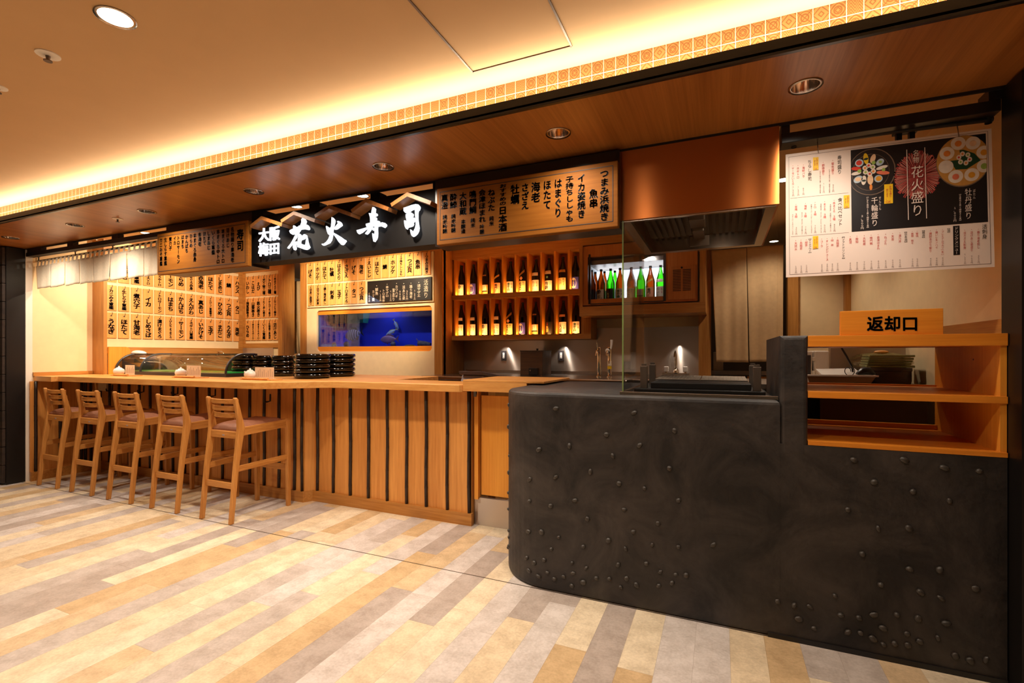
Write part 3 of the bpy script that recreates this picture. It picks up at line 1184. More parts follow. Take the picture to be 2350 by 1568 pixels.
# menu boards
def board(name, label, quad, Y, thick, border, cols, sc):
    P = [aty(*q, Y) for q in quad]
    x0, x1 = (P[0].x + P[3].x) / 2, (P[1].x + P[2].x) / 2
    z1, z0 = (P[0].z + P[1].z) / 2, (P[2].z + P[3].z) / 2
    t = thing(name, label, 'menu board', (x0, Y, z0))
    b = B()
    b.box(x0, x1, Y, Y + thick, z0, z1, bev=0.004)
    finish('board', b, M['board'], t)
    b = B()
    q = [aty(*sc(*p), Y) for p in border]
    bx0, bx1 = (q[0].x + q[3].x) / 2, (q[1].x + q[2].x) / 2
    bz1, bz0 = (q[0].z + q[1].z) / 2, (q[2].z + q[3].z) / 2
    w = 0.002
    for (u0, u1, v0, v1) in ((bx0, bx1, bz0 - w, bz0 + w), (bx0, bx1, bz1 - w, bz1 + w), (bx0 - w, bx0 + w, bz0, bz1), (bx1 - w, bx1 + w, bz0, bz1)):
        b.box(u0, u1, Y - 0.0012, Y, v0, v1)
    finish('border_line', b, M['inkbrown'], t)
    for txt, x, ya, yb, w in cols:
        b = B()
        p0, p1 = aty(*sc(x, ya), Y - 0.0016), aty(*sc(x, yb), Y - 0.0016)
        ww = (aty(*sc(x + w / 2, ya), Y) - aty(*sc(x - w / 2, ya), Y)).x
        vtext(b, txt, p0, p1, ww, (1, 0, 0), 0.034, 1.0)
        finish('lettering', b, M['ink'], t)
    return t


S1 = crop(350, 500, 9.792)
board('menu_board', 'long wooden menu board headed 寿司, left of the lit sign', [(362, 538), (569, 505), (569, 611), (360, 631)], 2.50, 0.032,
      [(150, 435), (2090, 130), (2070, 995), (125, 1215)],
      [('寿司', 1970, 245, 750, 160), ('名物踊り車海老', 1795, 205, 1000, 80), ('活けあじ', 1690, 225, 670, 75), ('本まぐろ大トロ', 1583, 245, 1020, 75),
       ('本まぐろ中トロ', 1470, 260, 1035, 75), ('いくら軍艦', 1360, 285, 830, 75), ('しまあじ', 1258, 300, 725, 72), ('ほたて', 1165, 310, 620, 70),
       ('赤海老', 1058, 325, 640, 75), ('本まぐろ赤身', 948, 345, 985, 72), ('ひらめ', 862, 358, 670, 66), ('かんぱち', 765, 375, 790, 66), ('はまち', 675, 385, 690, 64),
       ('トロサーモン', 578, 400, 1030, 62), ('イカ', 498, 415, 610, 62), ('煮穴子', 400, 430, 735, 66), ('生しらす軍艦', 290, 445, 1070, 64), ('カニみそ軍艦', 190, 455, 1080, 62)], S1)
S2 = crop(1000, 330, 5.222)
board('menu_board', 'long wooden menu board headed つまみ浜焼き, beside the copper hood', [(1003, 432), (1418, 370), (1418, 521), (1002, 562)], 2.50, 0.045,
      [(50, 575), (2122, 272), (2122, 940), (50, 1145)],
      [('つまみ浜焼き', 2020, 305, 925, 112), ('魚串', 1890, 540, 770, 108), ('イカ姿焼き', 1745, 360, 895, 98), ('子持ちししゃも', 1603, 385, 935, 98),
       ('はまぐり', 1465, 415, 885, 98), ('ほたて', 1335, 435, 790, 98), ('海老', 1198, 455, 705, 110), ('さざえ', 1070, 470, 790, 96), ('牡蠣', 950, 485, 725, 108),
       ('おすすめの', 805, 480, 738, 84), ('日本酒', 803, 748, 1052, 104), ('ねぶた', 667, 540, 810, 88), ('純米', 668, 865, 985, 56), ('会津ほまれ', 555, 545, 945, 86),
       ('吟醸', 552, 965, 1085, 54), ('鳴門鯛', 443, 560, 840, 88), ('純米', 444, 888, 1005, 54), ('大和蔵', 325, 580, 855, 88), ('本醸造', 328, 905, 1075, 54),
       ('酔鯨', 210, 595, 775, 86), ('純米吟醸', 210, 840, 1065, 54), ('真澄', 105, 605, 785, 86), ('純米吟醸', 108, 850, 1075, 54)], S2)


# ------------------------------------------------------------------ hanging plaques
def plaque_kit(w, h):
    r = thing('menu_plaque', None, None)
    b = B()
    b.box(-w / 2, w / 2, 0.0, 0.011, -h / 2, h / 2, bev=0.0015, seg=1)
    bo = finish('wooden_tag', b, M['plaque'], r)
    b = B()
    b.tube([(0.012, 0.004, h / 2 + 0.006), (0.012, -0.006, h / 2 - 0.004), (0.004, -0.004, h / 2 - 0.026)], 0.0022, 6)
    b.ball((0.0, -0.002, h / 2 - 0.033), (0.0075, 0.003, 0.0075), 10, 6)
    hk = finish('hook', b, M['blackmatt'], r)
    return r, bo, hk


ORD = ['first', 'second', 'third', 'fourth', 'fifth', 'sixth', 'seventh', 'eighth', 'ninth', 'tenth', 'eleventh', 'twelfth', 'thirteenth', 'fourteenth', 'fifteenth', 'sixteenth']


def hang(kit, loc, rz, txt, w, h, label, group):
    r, bo, hk = kit
    t = thing('menu_plaque', label, 'menu plaque', loc, group, rz)
    for s in (bo, hk):
        c = s.copy()
        COL.objects.link(c)
        c.parent = t
    b = B()
    n = len(txt)
    span = min(0.66, 0.205 * n) if n < 4 else min(0.80, 0.60 + 0.04 * n)
    top = h * (0.5 - 0.155) - (0.80 - span) * h * 0.42
    vtext(b, txt, (0, -0.0014, top), (0, -0.0014, top - span * h), min(w * 0.66, span * h / n * 1.15), (1, 0, 0), 0.046, 1.08)
    o = finish('lettering', b, M['ink'], None)
    o.parent = t
    return t


def clear_kit(kit):
    for o in kit[1:]:
        bpy.data.objects.remove(o)
    bpy.data.objects.remove(kit[0])


ROWN = ['top', 'middle', 'bottom']
W1TXT = [['いわし', '赤海老', 'いくら軍艦', '本まぐろ大トロ', '本まぐろ中トロ', 'サーモン', 'ひらめ', '本まぐろ赤身', '赤海老', 'ほたて', 'しまあじ', '鯖', 'ハラス'],
         ['カニみそ軍艦', '生しらす軍艦', '煮穴子', 'イカ', 'トロサーモン', 'はまち', 'かんぱち', 'えんがわ', '真あじ', 'とびっこ軍艦巻き', 'ひらめ', 'つぶ貝', 'タコ'],
         ['うなぎ', 'ほたて', '甘海老', 'しめさば', '漬けまぐろ', 'びんちょうまぐろ', 'サーモン', 'ネギトロ軍艦', 'いかげそ', '玉子', 'まだこ', 'うなぎ', '海老']]
W1X = [(242.8, 268.3), (273.4, 297), (301.7, 326.3), (329.5, 351.8), (356, 377.3), (381.8, 401.5), (405.7, 425.8), (429.6, 448.7), (451.7, 470.8), (474, 493), (496, 514.4), (516.6, 533.9), (536, 553.7)]
ys = [(atx(a, 760, PX).y, atx(c, 760, PX).y) for a, c in W1X]
pw = sum(c - a for a, c in ys) / 13
rows1 = []
for (xa_, t1, b1), (xb_, t2, b2) in (((545, 634.5, 680.7), (545, 634.5, 680.7)), ((255, 657, 716), (545, 685.6, 730.6)), ((255, 721, 778.8), (545, 734.8, 781.6))):
    zt = (atx(xa_, t1, PX).z + atx(xb_, t2, PX).z) / 2
    zb = (atx(xa_, b1, PX).z + atx(xb_, b2, PX).z) / 2
    rows1.append((zt, zb))
hp = sum(a - c for a, c in rows1) / 3
kit = plaque_kit(pw, hp)
for r_ in range(3):
    for c_ in range(13):
        yc = sum(ys[c_]) / 2
        z = sum(rows1[r_]) / 2
        hang(kit, (PX - 0.004, yc, z), math.pi / 2, W1TXT[r_][c_], pw, hp,
             'wooden plaque lettered %s, %s row on left side wall, %s from the left' % (W1TXT[r_][c_], ROWN[r_], ORD[c_]), 'plaques on the left side wall')
clear_kit(kit)
W2TXT = [['いわし', 'こはだ', 'えび', '光り物三種', 'トロ三種', '本まぐろ三種'], ['梅紫蘇巻き', '山葵巻き', '鉄火巻き', 'たくあん巻き', 'かんぴょう巻き', 'なっとう巻き'],
         ['ひらめ', '本まぐろ中トロ', '本まぐろ大トロ', 'いくら軍艦', '名物踊り車海老', '活けあじ']]
W2X = [(563.6, 573.8), (575.9, 586.4), (588, 599), (600.6, 611.7), (613.6, 624.4), (626, 637.2)]
xs2 = [(aty(a, 700, W2).x, aty(c, 700, W2).x) for a, c in W2X]
pw2 = sum(c - a for a, c in xs2) / 6
rows2 = [((aty(568, t1, W2).z + aty(632, t2, W2).z) / 2, (aty(568, b1, W2).z + aty(632, b2, W2).z) / 2)
         for t1, b1, t2, b2 in ((635.2, 681.4, 629.6, 676.6), (685.8, 731, 681.6, 729), (736.4, 782, 732.9, 780.2))]
hp2 = sum(a - c for a, c in rows2) / 3
kit = plaque_kit(pw2, hp2)
for r_ in range(3):
    for c_ in range(6):
        hang(kit, (sum(xs2[c_]) / 2, W2 - 0.002, sum(rows2[r_]) / 2), 0, W2TXT[r_][c_], pw2, hp2,
             'narrow wooden plaque lettered %s, %s row on rear corner wall, %s from left' % (W2TXT[r_][c_], ROWN[r_], ORD[c_]), 'narrow plaques on the rear wall')
clear_kit(kit)
K6 = crop(680, 560, 4.9)
WFA = ['げそ', 'ホッケ', 'ほたて', '牡蠣', 'はまぐり', 'さざえ', 'げそ', '海老', 'えいヒレ', 'ほたて', '鯖', 'ホッケ', '子持ちししゃも', 'つぶ貝', '魚串', 'つまみ浜焼き']
WFAX = [(140, 217), (227, 295), (305, 375), (385, 455), (465, 537), (548, 620), (630, 702), (714, 787), (802, 878), (888, 965), (975, 1055), (1065, 1145), (1155, 1240), (1250, 1335), (1343, 1425), (1442, 1525)]
WFB = ['活あじ姿造り', '活さざえ刺身', '踊り海老刺し', '刺身', '玉子', 'トロまぐろ', 'タコ', 'つぶ貝']
WFBX = [(152, 217), (230, 298), (308, 378), (388, 458), (465, 540), (548, 622), (635, 702), (718, 790)]
xa3 = [(aty(K6(a, 0)[0], 640, WF).x, aty(K6(c, 0)[0], 640, WF).x) for a, c in WFAX]
xb3 = [(aty(K6(a, 0)[0], 640, WF).x, aty(K6(c, 0)[0], 640, WF).x) for a, c in WFBX]
pw3 = sum(c - a for a, c in xa3) / 16
za = (aty(*K6(178, 220), WF).z + aty(*K6(1484, 90), WF).z) / 2, (aty(*K6(178, 452), WF).z + aty(*K6(1484, 350), WF).z) / 2
zb = (aty(*K6(185, 470), WF).z + aty(*K6(754, 425), WF).z) / 2, (aty(*K6(185, 702), WF).z + aty(*K6(754, 668), WF).z) / 2
hp3 = (za[0] - za[1] + zb[0] - zb[1]) / 2
kit = plaque_kit(pw3, hp3)
b = B()
pz0, pz1, pxa, pxb = zb[1] - 0.022, za[0] + 0.03, aty(*K6(133, 400), WF).x, aty(*K6(1555, 400), WF).x
b.box(pxa, pxb, WF - 0.022, WF - 0.001, pz0, pz1)
single('plaque_backboard', b, M['cream'], 'cream backing board carrying plaques above the fish tank', 'board')
for i, tx in enumerate(WFA):
    hang(kit, (sum(xa3[i]) / 2, WF - 0.034, sum(za) / 2), 0, tx, pw3, hp3, 'wooden plaque lettered %s, upper row over the fish tank, %s from left' % (tx, ORD[i]), 'plaques above the fish tank')
for i, tx in enumerate(WFB):
    hang(kit, (sum(xb3[i]) / 2, WF - 0.034, sum(zb) / 2), 0, tx, pw3, hp3, 'wooden plaque lettered %s, lower row over the fish tank, %s from left' % (tx, ORD[i]), 'plaques above the fish tank')
clear_kit(kit)
# chalk menu board
KC = crop(840, 630, 14.69)
Yk = WF - 0.042
q = [aty(*KC(*p), Yk) for p in ((48, 235), (2200, 75), (2200, 850), (40, 960))]
bx0, bx1, bz1, bz0 = (q[0].x + q[3].x) / 2, (q[1].x + q[2].x) / 2, (q[0].z + q[1].z) / 2, (q[2].z + q[3].z) / 2
t = thing('chalk_board', 'black board chalked 活造り, hanging above the fish tank', 'menu board', (bx0, Yk, bz0))
b = B()
b.box(bx0, bx1, Yk, Yk + 0.018, bz0, bz1, bev=0.001, seg=1)
finish('board', b, M['blackmatt'], t)
for txt, x, y0, y1, w in (('活造り', 2020, 160, 800, 170), ('・活サザエ', 1780, 215, 770, 130), ('１，２００円', 1640, 515, 870, 70), ('・踊り海老', 1515, 235, 810, 110), ('３５０円', 1380, 530, 870, 80),
                          ('・活あじ姿', 1270, 250, 860, 110), ('９８０円', 1145, 540, 880, 75), ('・カワハギ', 1030, 250, 790, 105), ('薄造り', 925, 470, 910, 95), ('１，２００円', 830, 535, 910, 66),
                          ('・本マグロ', 712, 280, 770, 115), ('トロ塩谷', 590, 490, 930, 100), ('１，２００円', 485, 535, 910, 66), ('・鮮魚', 360, 320, 705, 120), ('カマ焼', 245, 520, 910, 100), ('６００円', 108, 610, 940, 60)):
    b = B()
    p0, p1 = aty(*KC(x, y0), Yk - 0.0012), aty(*KC(x, y1), Yk - 0.0012)
    vtext(b, txt, p0, p1, w / 14.69 * (p0 - Vector((0, 0, EYE))).dot(Vector((-math.sin(YAW), math.cos(YAW), 0))) / FPX * 1.1, (1, 0, 0), 0.006, 1.0)
    finish('chalk_lettering', b, M['chalk'], t)


# ================================================================== wooden counter
ZC = 1.09
def smooth(a, b, n=8):
    out = []
    for i in range(n + 1):
        t_ = i / n
        s_ = t_ * t_ * (3 - 2 * t_)
        out.append((a[0] + (b[0] - a[0]) * t_, a[1] + (b[1] - a[1]) * s_))
    return out


XE = -1.757
outline = [(XL + 0.004, 2.64), (-6.26, 2.64), (-6.26, 2.70), (-6.2, 2.705)]
outline += smooth((-3.52, 2.725), (-2.93, 3.115), 10)
outline += [(-1.815, 3.125), (-1.785, 3.130), (-1.765, 3.145), (XE, 3.17), (XE, 3.58), (-2.68, 3.58), (-2.68, 4.27), (-4.62, 4.27), (-4.62, 3.80), (PX + 0.003, 3.80), (PX + 0.003, 3.15), (XL + 0.004, 3.15)]
t = thing('sushi_counter', 'long maple bar counter with bamboo strips on its wooden front', 'counter', (-4.0, 3.26, 0))
b = B()
b.prism([(x, y, ZC - 0.054) for x, y in outline], (0, 0, 0.054), bev=0.004)
finish('counter_top', b, M['counter'], t)
YP = 3.285
bx = [250.9, 272.6, 295.5, 319, 343.4, 369, 395.8, 422.6, 450.8, 479, 509.5, 539.8, 572, 605.4, 639.6, 675.3]
bxr = [728, 764.5, 803.5, 845, 888, 932.6, 977.5, 1025.6, 1075.5]
YPL = 3.215
jog0, jog1 = aty(700, 900, YPL).x, aty(722, 900, YP).x
lefts = [aty(x, 890, YPL - 0.012).x for x in bx]
rights = [aty(x, 890, YP - 0.012).x for x in bxr]
XP = -6.565
b = B()
edges = [XP] + [(lefts[i] + lefts[i + 1]) / 2 for i in range(-1, len(lefts) - 1) if i >= 0] + [jog0]
edges = [XP] + lefts + [jog0]
for i in range(len(edges) - 1):
    b.box(edges[i] + 0.001, edges[i + 1] - 0.001, YPL, YPL + 0.02, 0.09, ZC - 0.054)
b.hexa([(jog0, YPL, 0.09), (jog1, YP, 0.09), (jog1, YP + 0.02, 0.09), (jog0, YPL + 0.02, 0.09),
        (jog0, YPL, ZC - 0.054), (jog1, YP, ZC - 0.054), (jog1, YP + 0.02, ZC - 0.054), (jog0, YPL + 0.02, ZC - 0.054)])
edges = [jog1] + rights + [XE - 0.008]
for i in range(len(edges) - 1):
    b.box(edges[i] + 0.001, edges[i + 1] - 0.001, YP, YP + 0.02, 0.09, ZC - 0.054)
b.box(XE - 0.022, XE - 0.008, YP, 3.58, 0.0, ZC - 0.054)
b.box(XP - 0.02, XP, 2.60, YPL, 0.09, ZC - 0.054)
finish('front_panel', b, M['panel'], t)
b = B()
b.box(XP, jog0, YPL - 0.022, YPL + 0.01, 0, 0.095)
b.hexa([(jog0, YPL - 0.022, 0), (jog1, YP - 0.022, 0), (jog1, YP + 0.01, 0), (jog0, YPL + 0.01, 0),
        (jog0, YPL - 0.022, 0.095), (jog1, YP - 0.022, 0.095), (jog1, YP + 0.01, 0.095), (jog0, YPL + 0.01, 0.095)])
b.box(jog1, XE + 0.004, YP - 0.022, YP + 0.01, 0, 0.095)
b.box(XP - 0.01, XP + 0.022, 2.60, YPL - 0.022, 0, 0.095)
finish('kick_board', b, M['trimwood_x'], t)


def bamboo(x, y):
    b = B()
    zs_, rs_ = [], []
    z = 0.096
    nxt = z + random.uniform(0.05, 0.2)
    r = random.uniform(0.0125, 0.0145)
    zs_.append(z); rs_.append(r)
    while z < ZC - 0.056:
        if nxt < ZC - 0.075:
            for dz, k in ((-0.006, 1.0), (-0.002, 1.16), (0.002, 0.9), (0.005, 1.12), (0.010, 1.0)):
                zs_.append(nxt + dz); rs_.append(r * k)
            z = nxt
            nxt += random.uniform(0.15, 0.24)
        else:
            z = ZC - 0.055
            zs_.append(z); rs_.append(r)
    b.tube([(x + 0.0025 * math.sin(zz * 9 + x * 31), y, zz) for zz in zs_], rs_, 9)
    finish('bamboo_strip', b, M['bamboo'], t, smooth=True)


for x in lefts + [(jog0 + jog1) / 2 - 0.05]:
    bamboo(x, YPL - 0.008)
for x in rights:
    bamboo(x, YP - 0.008)
for px_ in (137, 186, 195, 207.5):
    bamboo(XP + 0.010, atx(px_, 900, XP).y)
bamboo(XP + 0.02, YPL - 0.008)
bamboo(XP + 0.01, 2.64)
for px_, py_ in ((259, 897), (331, 900), (409, 904), (495, 908), (621, 920)):
    c = aty(px_, py_ - 8, YPL)
    b = B()
    b.tube([(c.x, YPL - 0.003, c.z + 0.03), (c.x, YPL - 0.006, c.z - 0.035), (c.x - 0.005, YPL - 0.03, c.z - 0.04), (c.x - 0.012, YPL - 0.055, c.z - 0.038), (c.x - 0.014, YPL - 0.058, c.z - 0.012)], 0.007, 6)
    finish('bag_hook', b, M['blackmatt'], t)

# lift-up flap and low gate
t = thing('counter_flap', 'wooden lift-up counter flap between the bamboo counter and black plaster counter', 'counter', (-1.5, 3.13, 1.04))
b = B()
b.box(XE + 0.004, -1.115, 3.13, 3.74, 1.115, 1.13, bev=0.003)
b.box(XE + 0.004, -1.245, 3.13, 3.74, 1.045, 1.115, bev=0.003)
finish('flap_board', b, M['counter'], t)
b = B()
for x in (-1.70, -1.30):
    b.box(x, x + 0.02, 3.2, 3.22, 1.0, 1.045)
finish('hinge', b, M['steelx'], t)
g0, g1 = aty(1098, 1000, 3.33).x, -1.245
t = thing('counter_gate', 'yellow wooden gate panel with a steel kick plate below the flap', 'gate', (g0, 3.33, 0))
b = B()
b.box(g0 + 0.025, g1 + 0.02, 3.33, 3.352, 0.232, 1.0, bev=0.002)
finish('gate_panel', b, M['yellow'], t)
b = B()
b.box(g0 - 0.02, g0 + 0.012, 3.30, 3.352, 0.20, 1.045)
finish('gate_post', b, M['yellow'], t)
b = B()
b.box(g0 - 0.026, g1 + 0.02, 3.315, 3.345, 0.0, 0.212)
finish('kick_plate', b, M['steel'], t)


# ================================================================== bar stools
def make_stool():
    t = thing('bar_stool', None, None)

    def bar(name, path, sx, sy, m, bev=0.006):
        b = B()
        n = len(path)
        for i in range(n - 1):
            p, q = path[i], path[i + 1]
            k0, k1 = (sx[i], sy[i]), (sx[i + 1], sy[i + 1])
            b.hexa([(p[0] - k0[0], p[1] - k0[1], p[2]), (p[0] + k0[0], p[1] - k0[1], p[2]), (p[0] + k0[0], p[1] + k0[1], p[2]), (p[0] - k0[0], p[1] + k0[1], p[2]),
                    (q[0] - k1[0], q[1] - k1[1], q[2]), (q[0] + k1[0], q[1] - k1[1], q[2]), (q[0] + k1[0], q[1] + k1[1], q[2]), (q[0] - k1[0], q[1] + k1[1], q[2])])
        bmesh.ops.remove_doubles(b.bm, verts=b.bm.verts, dist=1e-5)
        dead = [f for f in b.bm.faces if len(set(v.co.z for v in f.verts)) == 1 and 0.001 < f.verts[0].co.z < path[-1][2] - 0.001]
        bmesh.ops.delete(b.bm, geom=dead, context='FACES_ONLY')
        return finish(name, b, m, t, bev=bev)

    for s in (-1, 1):
        bar('rear_leg', [(s * 0.170, 0.0, 0.0), (s * 0.168, 0.040, 0.42), (s * 0.166, 0.072, 0.64), (s * 0.166, 0.086, 0.73), (s * 0.163, 0.078, 0.80), (s * 0.158, 0.045, 0.965), (s * 0.158, 0.042, 0.978)],
            [0.014, 0.016, 0.017, 0.017, 0.016, 0.014, 0.010], [0.017, 0.019, 0.024, 0.028, 0.021, 0.016, 0.012], M['chair'])
        bar('front_leg', [(s * 0.192, 0.520, 0.0), (s * 0.190, 0.515, 0.66), (s * 0.188, 0.508, 0.745), (s * 0.183, 0.500, 0.762)],
            [0.015, 0.018, 0.020, 0.012], [0.017, 0.020, 0.024, 0.014], M['chair'])
        b = B()
        b.hexa([(s * 0.168 - 0.011, 0.09, 0.672), (s * 0.168 + 0.011, 0.09, 0.672), (s * 0.190 + 0.011, 0.505, 0.690), (s * 0.190 - 0.011, 0.505, 0.690),
                (s * 0.168 - 0.011, 0.09, 0.738), (s * 0.168 + 0.011, 0.09, 0.738), (s * 0.190 + 0.011, 0.505, 0.756), (s * 0.190 - 0.011, 0.505, 0.756)])
        finish('seat_rail', b, M['chair_y'], t, bev=0.003)
        b = B()
        b.hexa([(s * 0.169 - 0.009, 0.05, 0.395), (s * 0.169 + 0.009, 0.05, 0.395), (s * 0.190 + 0.009, 0.51, 0.405), (s * 0.190 - 0.009, 0.51, 0.405),
                (s * 0.169 - 0.009, 0.05, 0.440), (s * 0.169 + 0.009, 0.05, 0.440), (s * 0.190 + 0.009, 0.51, 0.450), (s * 0.190 - 0.009, 0.51, 0.450)])
        finish('stretcher', b, M['chair_y'], t, bev=0.003)
    b = B()
    b.box(-0.152, 0.152, 0.022, 0.040, 0.262, 0.310)
    finish('stretcher', b, M['chair_x'], t, bev=0.003)
    b = B()
    b.box(-0.172, 0.172, 0.505, 0.525, 0.310, 0.362)
    finish('foot_rest', b, M['chair_x'], t, bev=0.003)
    b = B()
    b.box(-0.150, 0.150, 0.060, 0.080, 0.650, 0.706)
    finish('rear_apron', b, M['chair_x'], t, bev=0.003)
    b = B()
    b.box(-0.170, 0.170, 0.496, 0.514, 0.690, 0.752)
    finish('front_apron', b, M['chair_x'], t, bev=0.003)
    b = B()
    b.box(-0.012, 0.012, 0.0585, 0.060, 0.668, 0.678)
    finish('metal_tag', b, M['plasticgrey'], t)
    for z0, z1, yo in ((0.927, 0.963, 0.050), (0.872, 0.908, 0.060), (0.814, 0.852, 0.072)):
        b = B()
        n = 10
        pr = []
        for i in range(n + 1):
            x = -0.156 + 0.312 * i / n
            y = yo + 0.02 - 0.042 * (1 - (x / 0.156) ** 2)
            pr.append((x, y))
        vs = []
        for x, y in pr:
            vs.append([b.bm.verts.new(p) for p in ((x, y - 0.008, z0), (x, y + 0.008, z0), (x, y + 0.008, z1), (x, y - 0.008, z1))])
        for i in range(n):
            for k in range(4):
                b.bm.faces.new([vs[i][k], vs[i][(k + 1) % 4], vs[i + 1][(k + 1) % 4], vs[i + 1][k]])
        b.bm.faces.new(vs[0][::-1]); b.bm.faces.new(vs[-1])
        bmesh.ops.recalc_face_normals(b.bm, faces=b.bm.faces[:])
        finish('back_slat', b, M['chair_x'], t, bev=0.004)
    # padded seat
    b = B()
    nx, ny = 12, 14
    gr = []
    for j in range(ny + 1):
        v = j / ny
        hw = 0.150 + 0.024 * v
        y = 0.075 + 0.435 * v
        row = []
        for i in range(nx + 1):
            u = -1 + 2 * i / nx
            e = (1 - abs(u) ** 5) * (1 - abs(2 * v - 1) ** 7)
            z = 0.722 + 0.02 * v * 0.6 + 0.042 * max(0.0, e) ** 0.5
            row.append(b.bm.verts.new((u * hw, y, z)))
        gr.append(row)
    for j in range(ny):
        for i in range(nx):
            b.bm.faces.new([gr[j][i], gr[j][i + 1], gr[j + 1][i + 1], gr[j + 1][i]])
    lo = [gr[0][i] for i in range(nx + 1)] + [gr[j][nx] for j in range(1, ny + 1)] + [gr[ny][i] for i in range(nx - 1, -1, -1)] + [gr[j][0] for j in range(ny - 1, 0, -1)]
    low = [b.bm.verts.new((v.co.x, v.co.y, v.co.z - 0.02)) for v in lo]
    for i in range(len(lo)):
        j = (i + 1) % len(lo)
        b.bm.faces.new([lo[j], lo[i], low[i], low[j]])
    b.bm.faces.new(low)
    bmesh.ops.recalc_face_normals(b.bm, faces=b.bm.faces[:])
    finish('seat_cushion', b, M['cushion'], t, smooth='auto')
    return t


stool = make_stool()
sx_ = []
for l, r in ((92, 128.5), (166.5, 208), (252.5, 296.5), (352, 402), (463.5, 530)):
    sx_.append((aty(l, 1100, 2.56).x + aty(r, 1100, 2.56).x) / 2)
SLAB = ['farthest, by the left black pillar', 'second from the left pillar', 'middle one of five', 'second nearest the bamboo panels', 'nearest, at the rounded counter corner']
for i, x in enumerate(sx_):
    o = stool if i == 0 else dup(stool)
    o.location = (x, 2.56, 0)
    tag(o, 'oak bar stool with brown padded seat, ' + SLAB[i], 'stool', 'bar stools along the counter')


# ================================================================== black plaster counter
ZP = 1.105
RC = 0.32
XPL = -1.236
def plan(off=0.0):
    p = []
    for k in range(13):
        a = math.pi + (math.pi / 2) * k / 12
        p.append((XPL + RC + (RC - off) * math.cos(a), YC + RC + (RC - off) * math.sin(a)))
    return p


t = thing('plaster_counter', 'black plaster counter studded with pebbles, rounded left corner', 'counter', (-0.3, YC, 0))
b = B()
XB0, XB1 = 0.251, 0.363
arc = plan()
o1 = [(XPL, 3.72)] + arc + [(XB0, YC), (XB0, 3.72)]
b.prism([(x, y, 0.0) for x, y in o1], (0, 0, ZP - 0.001), bev=0.022)
ZSH = 0.905
b.box(XB0 - 0.03, XR - 0.004, YC + 0.0008, 3.25, 0.0, ZSH)
b.prism([(XB0, YC + 0.0004, ZSH - 0.06), (XB1, YC + 0.0004, ZSH - 0.06), (XB1, YC + 0.0004, 1.404), (XB0, YC + 0.0004, 1.404)], (0, 0.75, 0), bev=0.018)
finish('counter_body', b, M['plaster'], t)
b = B()
b.box(XB0 - 0.05, XR - 0.004, YC - 0.006, YC, 0.0, 0.022)
finish('base_strip', b, M['blackmatt'], t)
K1 = crop(1130, 860, 3.136)
K2 = crop(1750, 1000, 2.76)
ST = [K1(*p) for p in ((457,245),(1020,275),(822,432),(1060,510),(556,515),(336,540),(868,585),(1312,405),(1275,675),(706,700),(268,755),(457,738),(912,785),(1095,818),(1340,905),(595,905),(268,910),(950,970),(420,945),(685,1040),(1192,1072),(1015,1130),(260,1130),(355,1135),(835,1195),(478,1170),(960,1255),(1150,1225),(425,1255),(655,1238),(248,1320),(302,1355),(372,1335),(575,1355),(675,1390),(905,1370),(1108,1360),(1340,1240),(1590,1225),(580,1430),(398,1425),(265,1412),(333,1450),(447,1470),(513,1455),(748,1465),(842,1470),(965,1468),(1208,1420),(1320,1438),(1395,1445),(653,1495),(572,1520),(925,1530),(1037,1515),(1197,1520),(1292,1500))]
ST += [K2(*p) for p in ((578,155),(898,155),(1152,205),(1370,225),(706,295),(952,355),(540,470),(733,590),(927,588),(1183,415),(632,750),(930,845),(1120,850),(458,1015),(748,945),(1000,992),(1130,1030),(1350,970),(200,1075),(95,1050),(300,1085),(495,1138),(230,1162),(610,1155),(705,1135),(850,1135),(985,1160),(325,1220),(540,1245),(620,1250),(763,1220),(765,1322),(835,1317),(920,1328),(915,1255),(995,1305),(700,1287),(1162,1188),(1110,1283),(1220,1395),(1315,1425),(1415,1420))]
M['pebble'] = mat('pebble', (58, 52, 46), 0.42, vary=0.25, scale=30)


def on_face(px_, py_):
    """hit the front or the round corner"""
    r = ray(px_, py_)
    p = aty(px_, py_, YC)
    if p.x > XPL + RC:
        return p, Vector((0, -1, 0))
    cx_, cy_ = XPL + RC, YC + RC
    a = r.x ** 2 + r.y ** 2
    bb = -2 * (r.x * cx_ + r.y * cy_)
    cc = cx_ ** 2 + cy_ ** 2 - RC ** 2
    dd = bb * bb - 4 * a * cc
    s_ = (-bb - math.sqrt(max(dd, 0))) / (2 * a)
    q = Vector((r.x * s_, r.y * s_, EYE + r.z * s_))
    return q, Vector((q.x - cx_, q.y - cy_, 0)).normalized()


rs = random.Random(5)
for px_, py_ in ST[:99]:
    p, n = on_face(px_, py_)
    if p.z < 0.03:
        continue
    b = B()
    th = n.to_track_quat('Y', 'Z').to_matrix() @ Matrix.Rotation(rs.uniform(0, 3.1), 3, 'Y')
    b.ball(p + n * 0.002, (rs.uniform(0.009, 0.015), rs.uniform(0.008, 0.012), rs.uniform(0.010, 0.018)), 10, 7, rot=th)
    for v in b.bm.verts:
        v.co += Vector((rs.uniform(-1, 1), rs.uniform(-1, 1), rs.uniform(-1, 1))) * 0.0012
    finish('pebble', b, M['pebble'], t, smooth=True)
